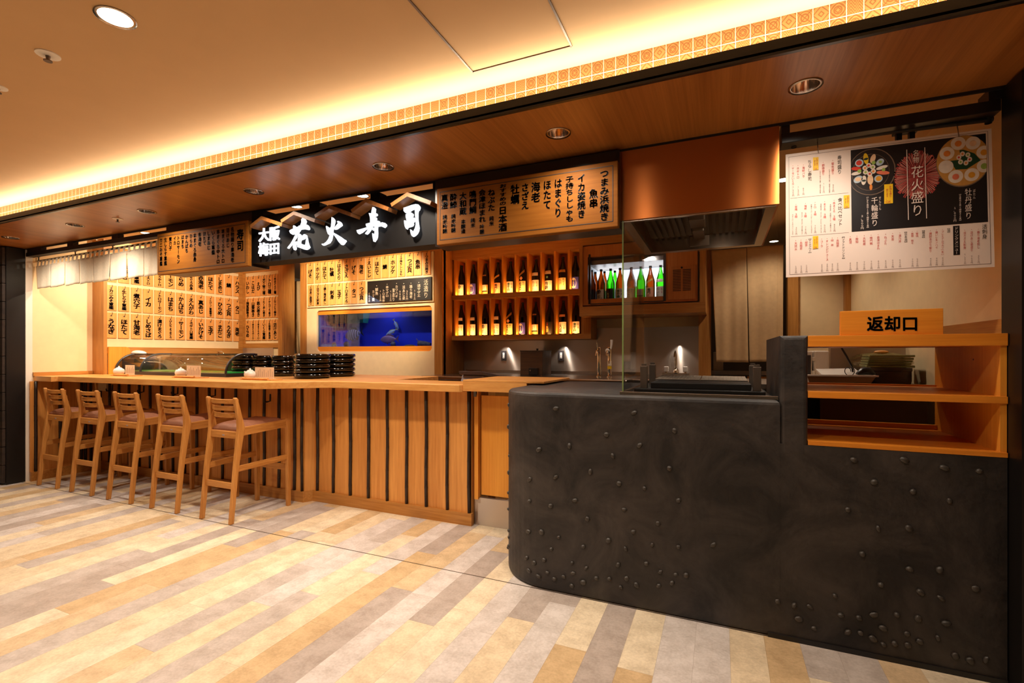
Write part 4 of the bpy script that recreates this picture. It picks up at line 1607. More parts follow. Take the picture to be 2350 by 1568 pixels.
# stones seen in profile on the left edge of the corner
b = B()
for z in (1.02, 0.88, 0.71, 0.60, 0.44, 0.36, 0.27, 0.2, 0.14, 0.1):
    for a in (math.pi * 1.16, math.pi * 1.02):
        aa = a + rs.uniform(-0.12, 0.12)
        c = (XPL + RC + RC * math.cos(aa), YC + RC + RC * math.sin(aa), z + rs.uniform(-0.03, 0.03))
        b.ball(c, (rs.uniform(0.009, 0.014), 0.010, rs.uniform(0.010, 0.016)), 9, 6)
o = finish('pebble_group', b, M['pebble'], t, smooth=True)
o['kind'] = 'stuff'

# glass screen round the grill
GX0, GX1, GY = -0.482, 0.246, 2.590
t = thing('glass_screen', 'clear glass screen standing on the black counter under the copper hood', 'glass screen', (GX0, GY, ZP))
b = B()
b.box(GX0 + 0.006, GX1, GY, GY + 0.005, ZP + 0.014, 2.028)
finish('front_pane', b, M['glass'], t)
b = B()
b.box(GX0, GX0 + 0.005, GY, 3.36, ZP + 0.014, 2.028)
finish('side_pane', b, M['glass'], t)
b = B()
b.box(GX0 - 0.001, GX0 + 0.006, GY - 0.001, GY + 0.004, ZP + 0.014, 2.028)
finish('pane_edge', b, M['glassedge'], t)
b = B()
b.box(GX0 - 0.012, GX1 + 0.002, GY - 0.012, GY + 0.012, ZP - 0.001, ZP + 0.016, bev=0.002)
b.box(GX0 - 0.010, GX0 + 0.010, GY, 3.38, ZP - 0.001, ZP + 0.014, bev=0.002)
finish('base_trim', b, M['steelx'], t)

M['net'] = metal('net_wire', (120, 108, 96), 0.35)
# grill
gy0, gy1 = 2.68, 3.12
t = thing('grill', 'black tabletop grill with wire nets behind the glass screen', 'grill', (-0.1, 2.9, ZP))
b = B()
b.box(GX0 + 0.05, 0.20, gy0 - 0.03, gy1 + 0.05, ZP, ZP + 0.03, bev=0.004)
b.box(-0.35, 0.14, gy0 + 0.02, gy1 - 0.02, ZP + 0.03, ZP + 0.062, bev=0.004)
finish('grill_body', b, M['castiron'], t)
for x in (-0.385, 0.165):
    for y, w in ((gy0 + 0.02, 0.0), (gy1 - 0.06, 0.0)):
        b = B()
        b.box(x - 0.018, x + 0.018, y - 0.018, y + 0.018, ZP + 0.03, ZP + 0.15, bev=0.002)
        b.box(x - 0.012, x + 0.012, y - 0.012, y + 0.012, ZP + 0.15, ZP + 0.162)
        finish('support_post', b, M['greymetal'], t)
for x0, x1 in ((-0.33, -0.105), (-0.10, 0.125)):
    b = B()
    n = 12
    for i in range(n + 1):
        x = x0 + (x1 - x0) * i / n
        b.tube([(x, gy0 + 0.06, ZP + 0.075), (x, gy1 - 0.07, ZP + 0.085)], 0.0016, 5)
        y = gy0 + 0.06 + (gy1 - gy0 - 0.13) * i / n
        b.tube([(x0, y, ZP + 0.0755 + 0.01 * i / n), (x1, y, ZP + 0.0755 + 0.01 * i / n)], 0.0016, 5)
    for q in (((x0, gy0 + 0.06), (x1, gy0 + 0.06)), ((x0, gy1 - 0.07), (x1, gy1 - 0.07))):
        b.tube([(q[0][0], q[0][1], ZP + 0.078), (q[1][0], q[1][1], ZP + 0.078)], 0.003, 6)
    finish('wire_net', b, M['net'], t)

# copper hood
HX0, HX1, HZ0, HZ1, HY1 = -0.500, 0.252, 2.03, 2.405, 3.55
t = thing('range_hood', 'large copper clad extraction hood above the glass screen', 'range hood', (HX0, GY, HZ0))
b = B()
b.box(HX0, HX1, GY, GY + 0.012, HZ0, HZ1)
b.box(HX1 - 0.01, HX1, GY + 0.012, HY1, HZ0, HZ1)
b.box(HX0, HX0 + 0.01, GY + 0.012, HY1, HZ0, HZ1)
finish('copper_panel', b, M['copper'], t)
b = B()
b.box(HX0 + 0.01, HX1 - 0.01, GY + 0.012, GY + 0.035, HZ0 - 0.006, HZ0 + 0.03)
b.box(HX0 + 0.01, HX1 - 0.01, HY1 - 0.06, HY1, HZ0, HZ1)
b.box(HX0 + 0.01, HX0 + 0.055, GY + 0.03, HY1 - 0.05, HZ0 - 0.004, HZ0 + 0.02)
b.box(HX1 - 0.055, HX1 - 0.01, GY + 0.03, HY1 - 0.05, HZ0 - 0.004, HZ0 + 0.02)
finish('steel_rim', b, M['steelx'], t)
b = B()
b.hexa([(HX0 + 0.05, GY + 0.04, HZ0 + 0.20), (HX1 - 0.05, GY + 0.04, HZ0 + 0.20), (HX1 - 0.05, HY1 - 0.06, HZ0 + 0.10), (HX0 + 0.05, HY1 - 0.06, HZ0 + 0.10),
        (HX0 + 0.05, GY + 0.04, HZ1), (HX1 - 0.05, GY + 0.04, HZ1), (HX1 - 0.05, HY1 - 0.06, HZ1), (HX0 + 0.05, HY1 - 0.06, HZ1)])
finish('inner_lining', b, mat('hood_lining', (64, 56, 48), 0.45, metal=0.6), t)
b = B()
for k in range(16):
    x = HX0 + 0.08 + k * 0.037
    b.box(x, x + 0.02, GY + 0.1, HY1 - 0.1, HZ0 + 0.085, HZ0 + 0.10)
finish('grease_filter', b, mat('filter_metal', (50, 44, 38), 0.5, metal=0.5), t)
b = B()
b.box(-0.16, -0.08, 2.78, 2.95, HZ0 + 0.01, HZ0 + 0.09, bev=0.004)
b.box(-0.15, -0.09, 2.95, 3.15, HZ0 - 0.01, HZ0 + 0.05, bev=0.004)
b.box(-0.175, -0.065, 3.15, 3.165, HZ0 - 0.05, HZ0 + 0.01)
finish('damper_box', b, M['greymetal'], t)
hl = aty(1664, 489, 2.72)
b = B()
b.lathe([(0.045, 0.0), (0.045, -0.012), (0.036, -0.014), (0.0, -0.014)], (hl.x, 2.76, HZ0 + 0.075), 22)
finish('hood_lamp', b, M['lamp'], t)


# ================================================================== hanging cloths
def cloth_grid(b, P00, P10, P01, P11, nx, nz, amp, freq, ph=0.0, normal=(0, -1, 0), hem=0.3):
    """P00 top left, P10 top right, P01 bottom left, P11 bottom right"""
    nrm = Vector(normal)
    P00, P10, P01, P11 = map(Vector, (P00, P10, P01, P11))
    g = []
    for j in range(nz + 1):
        v = j / nz
        row = []
        for i in range(nx + 1):
            u = i / nx
            p = (P00 * (1 - u) + P10 * u) * (1 - v) + (P01 * (1 - u) + P11 * u) * v
            d = amp * (hem + (1 - hem) * v) * (math.sin(freq * u * 6.283 + ph) + 0.5 * math.sin(freq * 2.3 * u * 6.283 + ph * 2.1 + 2.0 * v))
            row.append(b.bm.verts.new(p + nrm * d))
        g.append(row)
    for j in range(nz):
        for i in range(nx):
            b.bm.faces.new([g[j + 1][i], g[j + 1][i + 1], g[j][i + 1], g[j][i]])


YN = 2.655
t = thing('noren_curtain', 'short off-white split shop curtain hanging at the left end', 'curtain', (-5.6, YN, 2.28))
cuts = [82, 116, 150, 182, 214, 252.5, 291, 330, 361]
for i in range(len(cuts) - 1):
    b = B()
    def yt(x):
        return 603 + (555 - 603) * (x - 80) / 280 + 9
    def yb(x):
        return 662 + (631 - 662) * (x - 88) / 272 if x > 88 else 662
    x0, x1 = cuts[i] + 0.2, cuts[i + 1] - 0.2
    gap = 1.0 if i in (4, 5, 6, 7) else 0.3
    cloth_grid(b, aty(x0, yt(x0), YN), aty(x1, yt(x1), YN), aty(x0 + gap + (4 if i == 0 else 0), yb(x0) + 1.5, YN), aty(x1 - gap * 0.6, yb(x1) - 0.5, YN), 14, 10, 0.006, 1.1, i * 1.7)
    o = finish('cloth_panel', b, M['cloth'], t, smooth=True)
    md = o.modifiers.new('thick', 'SOLIDIFY'); md.thickness = 0.002
k = 0
x = 84.0
while x < 360:
    w = 4.2
    yy = 603 + (555 - 603) * (x - 80) / 280
    b = B()
    a, c = aty(x, yy + 11, YN - 0.003), aty(x + w, yy + 10.5, YN - 0.003)
    e, f = aty(x + 1.5, yy - 2.5, YN - 0.003), aty(x + w + 1.5, yy - 3, YN - 0.003)
    b.prism([a, c, f, e], (0, 0.003, 0))
    b.prism([e + Vector((0, 0, 0)), f, f + Vector((0, 0.03, 0.004)), e + Vector((0, 0.03, 0.004))], (0, 0, 0.003))
    finish('hanging_loop', b, M['cloth'], t)
    x += 8.2 + 0.019 * (x - 84)
t = thing('curtain_rod', 'thin black rod with brackets carrying the off-white split curtain', 'rod', (-5.6, YN + 0.018, 2.3))
b = B()
r0, r1 = aty(80, 601, YN + 0.018), aty(364, 554, YN + 0.018)
zr = (r0.z + r1.z) / 2
b.tube([(XL + 0.01, r0.y, r0.z), (r1.x, r1.y, r1.z)], 0.010, 10)
finish('rod', b, M['blackmatt'], t)
for px_ in (89, 173, 259):
    c = aty(px_, 585, YN + 0.018)
    b = B()
    zz = r0.z + (r1.z - r0.z) * (c.x - r0.x) / (r1.x - r0.x)
    b.tube([(c.x, c.y, zz), (c.x, c.y, 2.345)], 0.005, 8)
    b.tube([(c.x, c.y - 0.01, 2.335), (c.x + 0.05, c.y - 0.01, 2.335)], 0.003, 6)
    finish('bracket', b, M['blackmatt'], t)

YK = 5.38
for nm, q, ph in (('left half, ', [(1632, 575), (1712.5, 569), (1644, 831), (1717.5, 832)], 0.4), ('right half, ', [(1713.5, 568), (1798, 562), (1720, 831), (1797, 830)], 2.2)):
    b = B()
    cloth_grid(b, *[aty(*p, YK) for p in q], 30, 40, 0.010, 1.3, ph)
    o = single('doorway_curtain', b, M['cloth2'], 'long beige cotton doorway curtain, ' + nm + 'hanging behind the grill', 'curtain', 'kitchen doorway curtains', smooth=True)
    md = o.modifiers.new('thick', 'SOLIDIFY'); md.thickness = 0.002
b = B()
a, c = aty(1626, 573, YK + 0.012), aty(1806, 560, YK + 0.012)
b.tube([(a.x, a.y, a.z), (c.x, c.y, c.z)], 0.008, 8)
single('tension_rod', b, M['greymetal'], 'thin rod above the kitchen doorway carrying the beige curtains', 'rod')
b = B()
YPc = 5.3
cloth_grid(b, aty(657, 647, YPc), aty(694, 645, YPc), aty(687, 868, YPc), aty(697, 868, YPc), 16, 30, 0.012, 2.0, 0.5)
o = single('passage_curtain', b, M['cloth2'], 'beige curtain gathered aside in the passage left of the fish tank', 'curtain', smooth=True)
md = o.modifiers.new('thick', 'SOLIDIFY'); md.thickness = 0.002


# ================================================================== fish tank
b = B()
t = thing('fish_tank', 'fish tank with blue water behind a wood framed wall window', 'fish tank', (tw0, WF, tz0))
gz0, gz1 = aty(860, 795, WF + 0.03).z, aty(860, 718, WF + 0.03).z
b.box(tw0, tw1, WF + 0.022, WF + 0.05, tz0, gz0)
b.box(tw0, tw1, WF + 0.022, WF + 0.05, gz1, tz1)
finish('wood_frame', b, M['yellow_x'], t)
b = B()
b.box(tw0, tw1, WF + 0.030, WF + 0.038, gz0, gz1)
finish('front_glass', b, M['tankglass'] if 'tankglass' in M else glass('tank_glass', (0.62, 0.72, 1.0), 0.5), t)
M['blue'] = mat('tank_blue', (44, 58, 170), 0.5, vary=0.08)
b = B()
b.box(tw0 - 0.02, tw1 + 0.02, WF + 0.36, WF + 0.38, gz0 - 0.04, gz1 + 0.08)
b.box(tw0 - 0.02, tw0, WF + 0.05, WF + 0.36, gz0 - 0.04, gz1 + 0.08)
b.box(tw1, tw1 + 0.005, WF + 0.05, WF + 0.36, gz0 - 0.04, gz1 + 0.08)
b.box(tw0, tw1, WF + 0.05, WF + 0.36, gz0 - 0.04, gz0 - 0.005)
finish('tank_walls', b, M['blue'], t)
# rounded corners of the window opening
b = B()
r = 0.05
for cx_, cz_, sx_s, sz_s in ((tw0, tz0, 1, 1), (tw1, tz0, -1, 1), (tw0, tz1, 1, -1), (tw1, tz1, -1, -1)):
    pts = [(cx_, WF + 0.001, cz_)]
    for k in range(7):
        a = math.pi / 2 * k / 6
        pts.append((cx_ + sx_s * r * (1 - math.sin(a)), WF + 0.001, cz_ + sz_s * r * (1 - math.cos(a))))
    b.prism(pts, (0, 0.02, 0))
struct('trim_22', b, M['cream'], 'rounded corners of the fish tank opening')


def fish(name, label, c, length, height, heading, tilt, m, fm):
    t = thing(name, label, 'fish', c, None)
    Mx = Matrix.Rotation(heading, 3, 'Z') @ Matrix.Rotation(-tilt, 3, 'Y')

    def P(x, y, z):
        return Vector(c) + Mx @ Vector((x, y, z))
    b = B()
    prof = [(0.50, 0.05), (0.46, 0.30), (0.38, 0.62), (0.25, 0.90), (0.08, 1.0), (-0.10, 0.88), (-0.25, 0.58), (-0.36, 0.27), (-0.42, 0.16)]
    rings = []
    for u, h in prof:
        rings.append([b.bm.verts.new(P(u * length, math.cos(a) * h * height * 0.22, math.sin(a) * h * height * 0.5)) for a in (2 * math.pi * k / 12 for k in range(12))])
    for i in range(len(rings) - 1):
        for k in range(12):
            b.bm.faces.new([rings[i][k], rings[i][(k + 1) % 12], rings[i + 1][(k + 1) % 12], rings[i + 1][k]])
    b.bm.faces.new(rings[0]); b.bm.faces.new(rings[-1][::-1])
    bmesh.ops.recalc_face_normals(b.bm, faces=b.bm.faces[:])
    finish('body', b, m, t, smooth=True)
    for nm, pts in (('tail_fin', [(-0.40, 0.06), (-0.58, 0.42), (-0.52, 0.0), (-0.58, -0.42), (-0.40, -0.06)]),
                    ('dorsal_fin', [(0.22, 0.42), (0.02, 0.68), (-0.22, 0.52), (-0.30, 0.22), (0.0, 0.40)]),
                    ('anal_fin', [(-0.05, -0.40), (-0.18, -0.62), (-0.30, -0.30), (-0.28, -0.20)]),
                    ('pectoral_fin', [(0.22, -0.30), (0.10, -0.62), (0.04, -0.40)])):
        b = B()
        b.prism([P(u * length, -0.003, v * height) for u, v in pts], Mx @ Vector((0, 0.006, 0)))
        finish(nm, b, fm, t)
    b = B()
    b.ball(P(0.40 * length, -height * 0.10, height * 0.10), 0.006, 8, 6)
    finish('eye', b, M['ink'], t)
    return t


def striped(name, c1, c2, sc):
    m, nt, p = base_mat(name)
    N, L = nt.nodes, nt.links
    tc = N.new('ShaderNodeTexCoord')
    w = N.new('ShaderNodeTexWave')
    w.inputs['Scale'].default_value = sc
    w.inputs['Distortion'].default_value = 1.5
    L.new(tc.outputs['Object'], w.inputs['Vector'])
    rp = N.new('ShaderNodeValToRGB')
    rp.color_ramp.elements[0].position, rp.color_ramp.elements[1].position = 0.42, 0.55
    rp.color_ramp.elements[0].color, rp.color_ramp.elements[1].color = lin(c1) + (1,), lin(c2) + (1,)
    L.new(w.outputs['Fac'], rp.inputs['Fac'])
    L.new(rp.outputs['Color'], p.inputs['Base Color'])
    return m


KT = crop(720, 700, 8.393)
YT = WF + 0.22
fm1 = mat('dark_fin', (40, 36, 44), 0.5)
fm2 = mat('pink_fin', (150, 92, 84), 0.5)
fm3 = mat('yellow_fin', (190, 170, 80), 0.5)
fish('striped_fish', 'dark striped fish swimming left in the tank', aty(*KT(765, 570), YT), 0.30, 0.155, math.pi, -0.22, striped('striped_skin', (52, 44, 48), (170, 156, 160), 9), fm1)
fish('red_snapper', 'pinkish sea bream low in the right half of the tank', aty(*KT(1450, 665), YT), 0.28, 0.11, math.pi, -0.02, mat('pink_scales', (190, 128, 116), 0.4, vary=0.2, scale=14), fm2)
fish('silver_fish', 'silver yellow fish rising just above the pink sea bream', aty(*KT(1490, 525), YT + 0.06), 0.19, 0.05, math.pi, -0.42, mat('silver_scales', (200, 200, 170), 0.3, vary=0.15, scale=14), fm3)
fish('silver_fish', 'silver fish diving steeply, upper one in the right half', aty(*KT(1590, 390), YT + 0.10), 0.17, 0.045, 0.0, -1.05, mat('silver_scales_pale', (190, 198, 196), 0.3, vary=0.15, scale=14), fm3)
M['shell'] = mat('shell', (150, 120, 84), 0.7, vary=0.4, scale=30, bump=0.4)
for i, (x, y, r, lab) in enumerate(((390, 768, 0.032, 'left one on the tank floor'), (630, 750, 0.038, 'below the striped fish'), (1530, 757, 0.036, 'below the sea bream tail'))):
    c = aty(*KT(x, y), YT)
    b = B()
    b.ball((0, 0, 0), (r, r * 0.9, r), 14, 10)
    rr = random.Random(i)
    for v in b.bm.verts:
        v.co *= 1 + rr.uniform(-0.16, 0.16)
    o = single('sea_snail', b, M['shell'], 'knobbly brown sea snail shell in the fish tank, ' + lab, 'shell', 'shells in the tank', smooth=True)
    o.location = (c.x, c.y, gz0 + r * 0.85)
b = B()
c = aty(*KT(2090, 725), YT)
b.tube([(c.x - 0.06, c.y, gz0 + 0.035), (c.x + 0.02, c.y + 0.02, gz0 + 0.032), (c.x + 0.11, c.y + 0.03, gz0 + 0.024)], [0.04, 0.034, 0.02], 12)
b.tube([(c.x - 0.06, c.y - 0.01, gz0 + 0.07), (c.x - 0.085, c.y - 0.01, gz0 + 0.10)], 0.005, 6)
single('turban_shell', b, M['shell'], 'large brown horn shaped shell in the right tank corner', 'shell', smooth='auto')
b = B()
c = aty(*KT(1850, 770), YT)
b.ball((c.x, c.y, gz0 - 0.002), (0.09, 0.05, 0.026), 16, 8)
single('sand_mound', b, mat('sand', (140, 100, 40), 0.9, vary=0.25, scale=60), 'small mound of brown sand in the fish tank', 'sand', smooth=True)
b = B()
p0, p1 = aty(*KT(370, 150), YT + 0.1), aty(*KT(1065, 350), YT + 0.1)
zt = gz1 + 0.03
b.hexa([(p0.x + 0.02, YT, p1.z), (p1.x - 0.02, YT, p1.z), (p1.x - 0.02, YT + 0.10, p1.z), (p0.x + 0.02, YT + 0.10, p1.z),
        (p0.x, YT - 0.02, zt), (p1.x, YT - 0.02, zt), (p1.x, YT + 0.12, zt), (p0.x, YT + 0.12, zt)])
single('tank_basket', b, mat('green_basket', (30, 120, 84), 0.5, vary=0.25, scale=60), 'green plastic basket hanging at the top of the fish tank', 'basket')
b = B()
b.tube([(aty(*KT(255, 500), YT + 0.1).x, YT + 0.1, gz0), (aty(*KT(262, 500), YT + 0.1).x, YT + 0.1, gz1 + 0.03)], 0.006, 8)
single('air_tube', b, mat('tube_brown', (120, 96, 60), 0.4), 'thin brown pipe at the left end of the fish tank', 'pipe')


# ================================================================== bottle cabinet
YBC, YBB = 5.25, 5.50
S5 = crop(1020, 570, 7.465)
S6 = crop(1180, 570, 7.465)
cL = aty(1039, 680, YBC).x
cR = aty(1334, 680, YBC).x
zsh1 = aty(1180, 671, YBC).z
zsh0 = aty(1180, 769, YBC).z
ztop1 = (aty(1039, 596, YBC).z + aty(1328, 572, YBC).z) / 2
ztop0 = zsh1 - 0.055
t = thing('bottle_cabinet', 'wooden wall cabinet with two lit rows of bottle compartments', 'cabinet', (cL, YBC, zsh0))
b = B()
b.box(cL - 0.032, cR + 0.11, YBB, YBB + 0.02, zsh0 - 0.06, ztop1 + 0.16)
finish('back_panel', b, M['trimwood'], t)
b = B()
b.box(cL - 0.02, cR + 0.11, YBC, YBB, zsh0 - 0.055, zsh0)
finish('shelf', b, M['trimwood_x'], t)
b = B()
b.box(cL - 0.02, cR + 0.11, YBC, YBB, ztop0, zsh1)
finish('shelf', b, M['trimwood_x'], t)
b = B()
b.box(cL - 0.02, cR + 0.11, YBC, YBB, ztop1, ztop1 + 0.02)
b.box(cL - 0.02, cR + 0.11, YBC - 0.0, YBC + 0.02, ztop1 + 0.02, ztop1 + 0.16)
finish('head_panel', b, M['trimwood_x'], t)
b = B()
b.box(cL - 0.032, cL - 0.02, YBC, YBB, zsh0 - 0.055, ztop1 + 0.16)
finish('side_panel', b, M['trimwood'], t)
b = B()
b.box(cR, cR + 0.11, YBC, YBB, zsh0, ztop0 - 0.001)
finish('side_panel', b, M['trimwood'], t)
dvx = [1067.6, 1095.4, 1122.9, 1151, 1180.5, 1209.3, 1239.5, 1271.2, 1303]
for z0, z1 in ((zsh0, ztop0), (zsh1, ztop1)):
    for x in [1041] + dvx:
        b = B()
        xx = aty(x, 680, YBC).x
        b.box(xx - 0.004, xx + 0.018, YBC + 0.012, YBB, z0, z1)
        finish('divider', b, M['yellow'], t)


# bottles ------------------------------------------------------------
M['g_brown'] = bottle_glass('brown_bottle', (70, 34, 14), 0.6)
M['g_dark'] = bottle_glass('dark_bottle', (40, 20, 12), 0.6)
M['g_green'] = bottle_glass('green_bottle', (44, 92, 34), 0.6)
M['g_lime'] = bottle_glass('bright_green_bottle', (130, 240, 90), 0.45)
M['g_amber'] = bottle_glass('amber_bottle', (190, 116, 40), 0.45)
LB = {'white': mat('label_white', (240, 222, 200), 0.6, vary=0.03), 'cream': mat('label_cream', (240, 216, 150), 0.6, vary=0.03), 'blue': mat('label_blue', (70, 66, 170), 0.5, vary=0.05),
      'pink': mat('label_pink', (232, 160, 118), 0.6, vary=0.08), 'dark': mat('label_dark', (26, 20, 18), 0.5, vary=0.1), 'gold': mat('label_gold', (206, 160, 84), 0.45, vary=0.1), 'green': mat('label_green', (96, 140, 104), 0.5, vary=0.05),
      'mint': mat('label_mint', (150, 196, 160), 0.5, vary=0.05)}
RB = 0.0525
BP = [(0.0, 0.004), (0.046, 0.0), (RB, 0.008), (RB, 0.205), (0.050, 0.228), (0.040, 0.262), (0.026, 0.308), (0.0175, 0.345), (0.0150, 0.372), (0.0165, 0.374), (0.0165, 0.394), (0.0, 0.395)]


def rad(z):
    for (r0, z0), (r1, z1) in zip(BP[2:], BP[3:]):
        if z0 <= z <= z1:
            return r0 + (r1 - r0) * (z - z0) / (z1 - z0)
    return RB


def patch(b, x0, x1, z0, z1, lift=0.0007, n=12, slant=0.0, nz=3):
    """piece of paper wrapped on the bottle, facing -Y; x in metres of arc"""
    g = []
    for j in range(nz + 1):
        row = []
        for i in range(n + 1):
            s = x0 + (x1 - x0) * i / n
            z = z0 + (z1 - z0) * j / nz + slant * (s - x0)
            r = rad(z) + lift
            a = s / RB
            row.append(b.bm.verts.new((r * math.sin(a), -r * math.cos(a), z)))
        g.append(row)
    for j in range(nz):
        for i in range(n):
            f = b.bm.faces.new([g[j][i], g[j][i + 1], g[j + 1][i + 1], g[j + 1][i]])
            f.material_index = b.mi


def wrap_text(b, txt, xc, z0, z1, w, bold=0.02, lift=0.0014):
    n = len(txt)
    ch = (z1 - z0) / n
    for i, c in enumerate(txt):
        zc = z1 - ch * (i + 0.5)

        def fn(x, y):
            s = xc + x * w
            z = zc + y * ch
            r = rad(z) + lift
            return (r * math.sin(s / RB), -r * math.cos(s / RB), z)
        put(b, c, bold, fn)


def ellipse_patch(b, xc, zc, rx, rz, lift=0.0011, n=20):
    c = b.bm.verts.new(((rad(zc) + lift) * math.sin(xc / RB), -(rad(zc) + lift) * math.cos(xc / RB), zc))
    vs = []
    for k in range(n):
        a = 2 * math.pi * k / n
        s, z = xc + rx * math.cos(a), zc + rz * math.sin(a)
        r = rad(z) + lift
        vs.append(b.bm.verts.new((r * math.sin(s / RB), -r * math.cos(s / RB), z)))
    for k in range(n):
        b.bm.faces.new([c, vs[k], vs[(k + 1) % n]])


def make_bottle(kind, gm, label):
    t = thing('sake_bottle', label, 'bottle')
    b = B()
    b.lathe(BP, (0, 0, 0), 22)
    finish('glass_body', b, M[gm], t, smooth='auto')
    b = B()
    b.lathe([(0.0168, 0.372), (0.0172, 0.374), (0.0172, 0.3955), (0.0, 0.3962)], (0, 0, 0), 14)
    finish('cap', b, M['blackmatt'], t, smooth='auto')

    def lab(m, x0, x1, z0, z1, **k):
        b = B()
        patch(b, x0, x1, z0, z1, **k)
        finish('label', b, LB[m], t, smooth=True)

    def tx(s, xc, z0, z1, w, m='ink', bold=0.02):
        b = B()
        wrap_text(b, s, xc, z0, z1, w, bold)
        finish('lettering', b, M[m], t)
    if kind == 'suigei':
        lab('white', -0.055, 0.055, 0.012, 0.145)
        tx('酔', -0.005, 0.085, 0.142, 0.05, bold=0.035); tx('鯨', -0.005, 0.03, 0.08, 0.036); tx('吟', 0.03, 0.02, 0.05, 0.02, 'greyprint')
    elif kind == 'tenju':
        lab('blue', -0.055, 0.055, 0.012, 0.150)
        b = B(); ellipse_patch(b, -0.004, 0.080, 0.032, 0.060); finish('label', b, LB['white'], t, smooth=True)
        tx('天', -0.004, 0.085, 0.130, 0.032, bold=0.03); tx('寿', -0.004, 0.035, 0.082, 0.026, 'inkbrown')
    elif kind == 'house':
        lab('gold', -0.05, 0.05, 0.010, 0.125); lab('white', -0.042, 0.03, 0.055, 0.122, lift=0.0011)
        tx('会津', -0.02, 0.06, 0.115, 0.02, 'red'); tx('ほまれ', 0.008, 0.06, 0.115, 0.02)
        lab('dark', -0.04, 0.045, 0.038, 0.052, lift=0.0012); lab('gold', -0.03, 0.03, 0.235, 0.25)
    elif kind == 'naruto':
        lab('pink', -0.055, 0.055, 0.012, 0.140); lab('gold', -0.05, 0.045, 0.17, 0.195, slant=0.55)
        tx('鳴門', 0.0, 0.06, 0.130, 0.04, bold=0.03); tx('鯛', -0.01, 0.025, 0.06, 0.035, 'red')
    elif kind == 'karakuchi':
        lab('white', -0.055, 0.055, 0.012, 0.145)
        b = B(); ellipse_patch(b, 0.0, 0.082, 0.034, 0.046, lift=0.001); finish('label', b, LB['green'], t, smooth=True)
        tx('大辛口', 0.0, 0.030, 0.135, 0.036, bold=0.035); tx('純米', 0.038, 0.06, 0.135, 0.02)
    elif kind == 'matsushima':
        lab('cream', -0.055, 0.055, 0.012, 0.142); lab('gold', -0.045, 0.05, 0.185, 0.215, slant=0.75)
        b = B()
        b.bm.faces.new([b.bm.verts.new(p) for p in ((-0.022, -RB - 0.0012, 0.175), (0, -RB - 0.0016, 0.150), (0.022, -RB - 0.0012, 0.175), (0, -RB - 0.0006, 0.200))])
        finish('label', b, LB['pink'], t)
        tx('松島', -0.014, 0.03, 0.135, 0.036, bold=0.03); tx('雪の', 0.024, 0.085, 0.135, 0.026)
    elif kind == 'nebuta':
        lab('white', -0.055, 0.055, 0.012, 0.145); lab('white', -0.045, 0.045, 0.195, 0.232)
        tx('ねぶた', -0.012, 0.02, 0.138, 0.038, 'inkbrown', 0.02); tx('純米', 0.03, 0.06, 0.13, 0.016, 'red')
    elif kind == 'umenishiki':
        lab('white', -0.06, 0.06, 0.012, 0.128); lab('white', -0.045, 0.045, 0.205, 0.245)
        tx('梅錦', -0.010, 0.022, 0.122, 0.046, bold=0.03); tx('大吟', 0.034, 0.07, 0.12, 0.014, 'red')
        b = B(); ellipse_patch(b, 0.0, 0.168, 0.012, 0.013); finish('label', b, LB['green'], t)
    elif kind == 'goldneck':
        lab('cream', -0.055, 0.055, 0.012, 0.150); lab('gold', -0.05, 0.05, 0.215, 0.245)
        tx('天明', -0.010, 0.07, 0.145, 0.034, 'inkbrown'); tx('純米酒', 0.026, 0.06, 0.145, 0.018, 'inkbrown')
    elif kind == 'kimoto':
        lab('white', -0.055, 0.055, 0.012, 0.145); lab('white', -0.045, 0.045, 0.195, 0.235)
        tx('生酛', -0.016, 0.025, 0.130, 0.044, bold=0.034); tx('大七', 0.028, 0.08, 0.14, 0.024); tx('純米', 0.03, 0.03, 0.07, 0.02, 'red')
    elif kind == 'masumi':
        lab('dark', -0.055, 0.055, 0.010, 0.150)
        b = B(); wrap_text(b, '真澄', -0.012, 0.03, 0.105, 0.036, 0.03); finish('lettering', b, LB['gold'], t)
        tx('吟醸', -0.01, 0.11, 0.145, 0.018, 'red')
    elif kind == 'taisei':
        lab('white', -0.055, 0.055, 0.012, 0.145); lab('pink', -0.04, 0.04, 0.205, 0.232)
        tx('大成', -0.014, 0.025, 0.125, 0.04, bold=0.034); tx('一ノ蔵', 0.026, 0.06, 0.14, 0.024)
    return t


KIND = {}
for k, g, lb in (('suigei', 'g_dark', ''), ('tenju', 'g_dark', ''), ('house', 'g_green', ''), ('naruto', 'g_dark', ''), ('karakuchi', 'g_dark', ''), ('matsushima', 'g_dark', ''), ('nebuta', 'g_green', ''),
                 ('umenishiki', 'g_dark', ''), ('goldneck', 'g_brown', ''), ('kimoto', 'g_green', ''), ('masumi', 'g_green', ''), ('taisei', 'g_dark', '')):
    KIND[k] = make_bottle(k, g, lb)
    KIND[k].location = (-1.4, 5.4, -50)
DESC = {'suigei': 'dark sake bottle with bold brushwork on white label', 'tenju': 'dark sake bottle with blue label and white oval', 'house': 'green sake bottle with picture label', 'naruto': 'dark sake bottle with salmon pink label and slanted band',
        'karakuchi': 'dark sake bottle with white 大辛口 label', 'matsushima': 'dark sake bottle with cream label and diamond sticker', 'nebuta': 'green sake bottle with white label and neck band', 'umenishiki': 'dark sake bottle with round medal and white neck band',
        'goldneck': 'brown sake bottle with gold neck band', 'kimoto': 'green sake bottle with 生酛 label', 'masumi': 'green sake bottle with black and gold label', 'taisei': 'dark sake bottle with pink neck band'}
TOPB = ['suigei', 'tenju', 'house', 'naruto', 'karakuchi', 'matsushima', 'nebuta', 'umenishiki', 'goldneck', 'tenju']
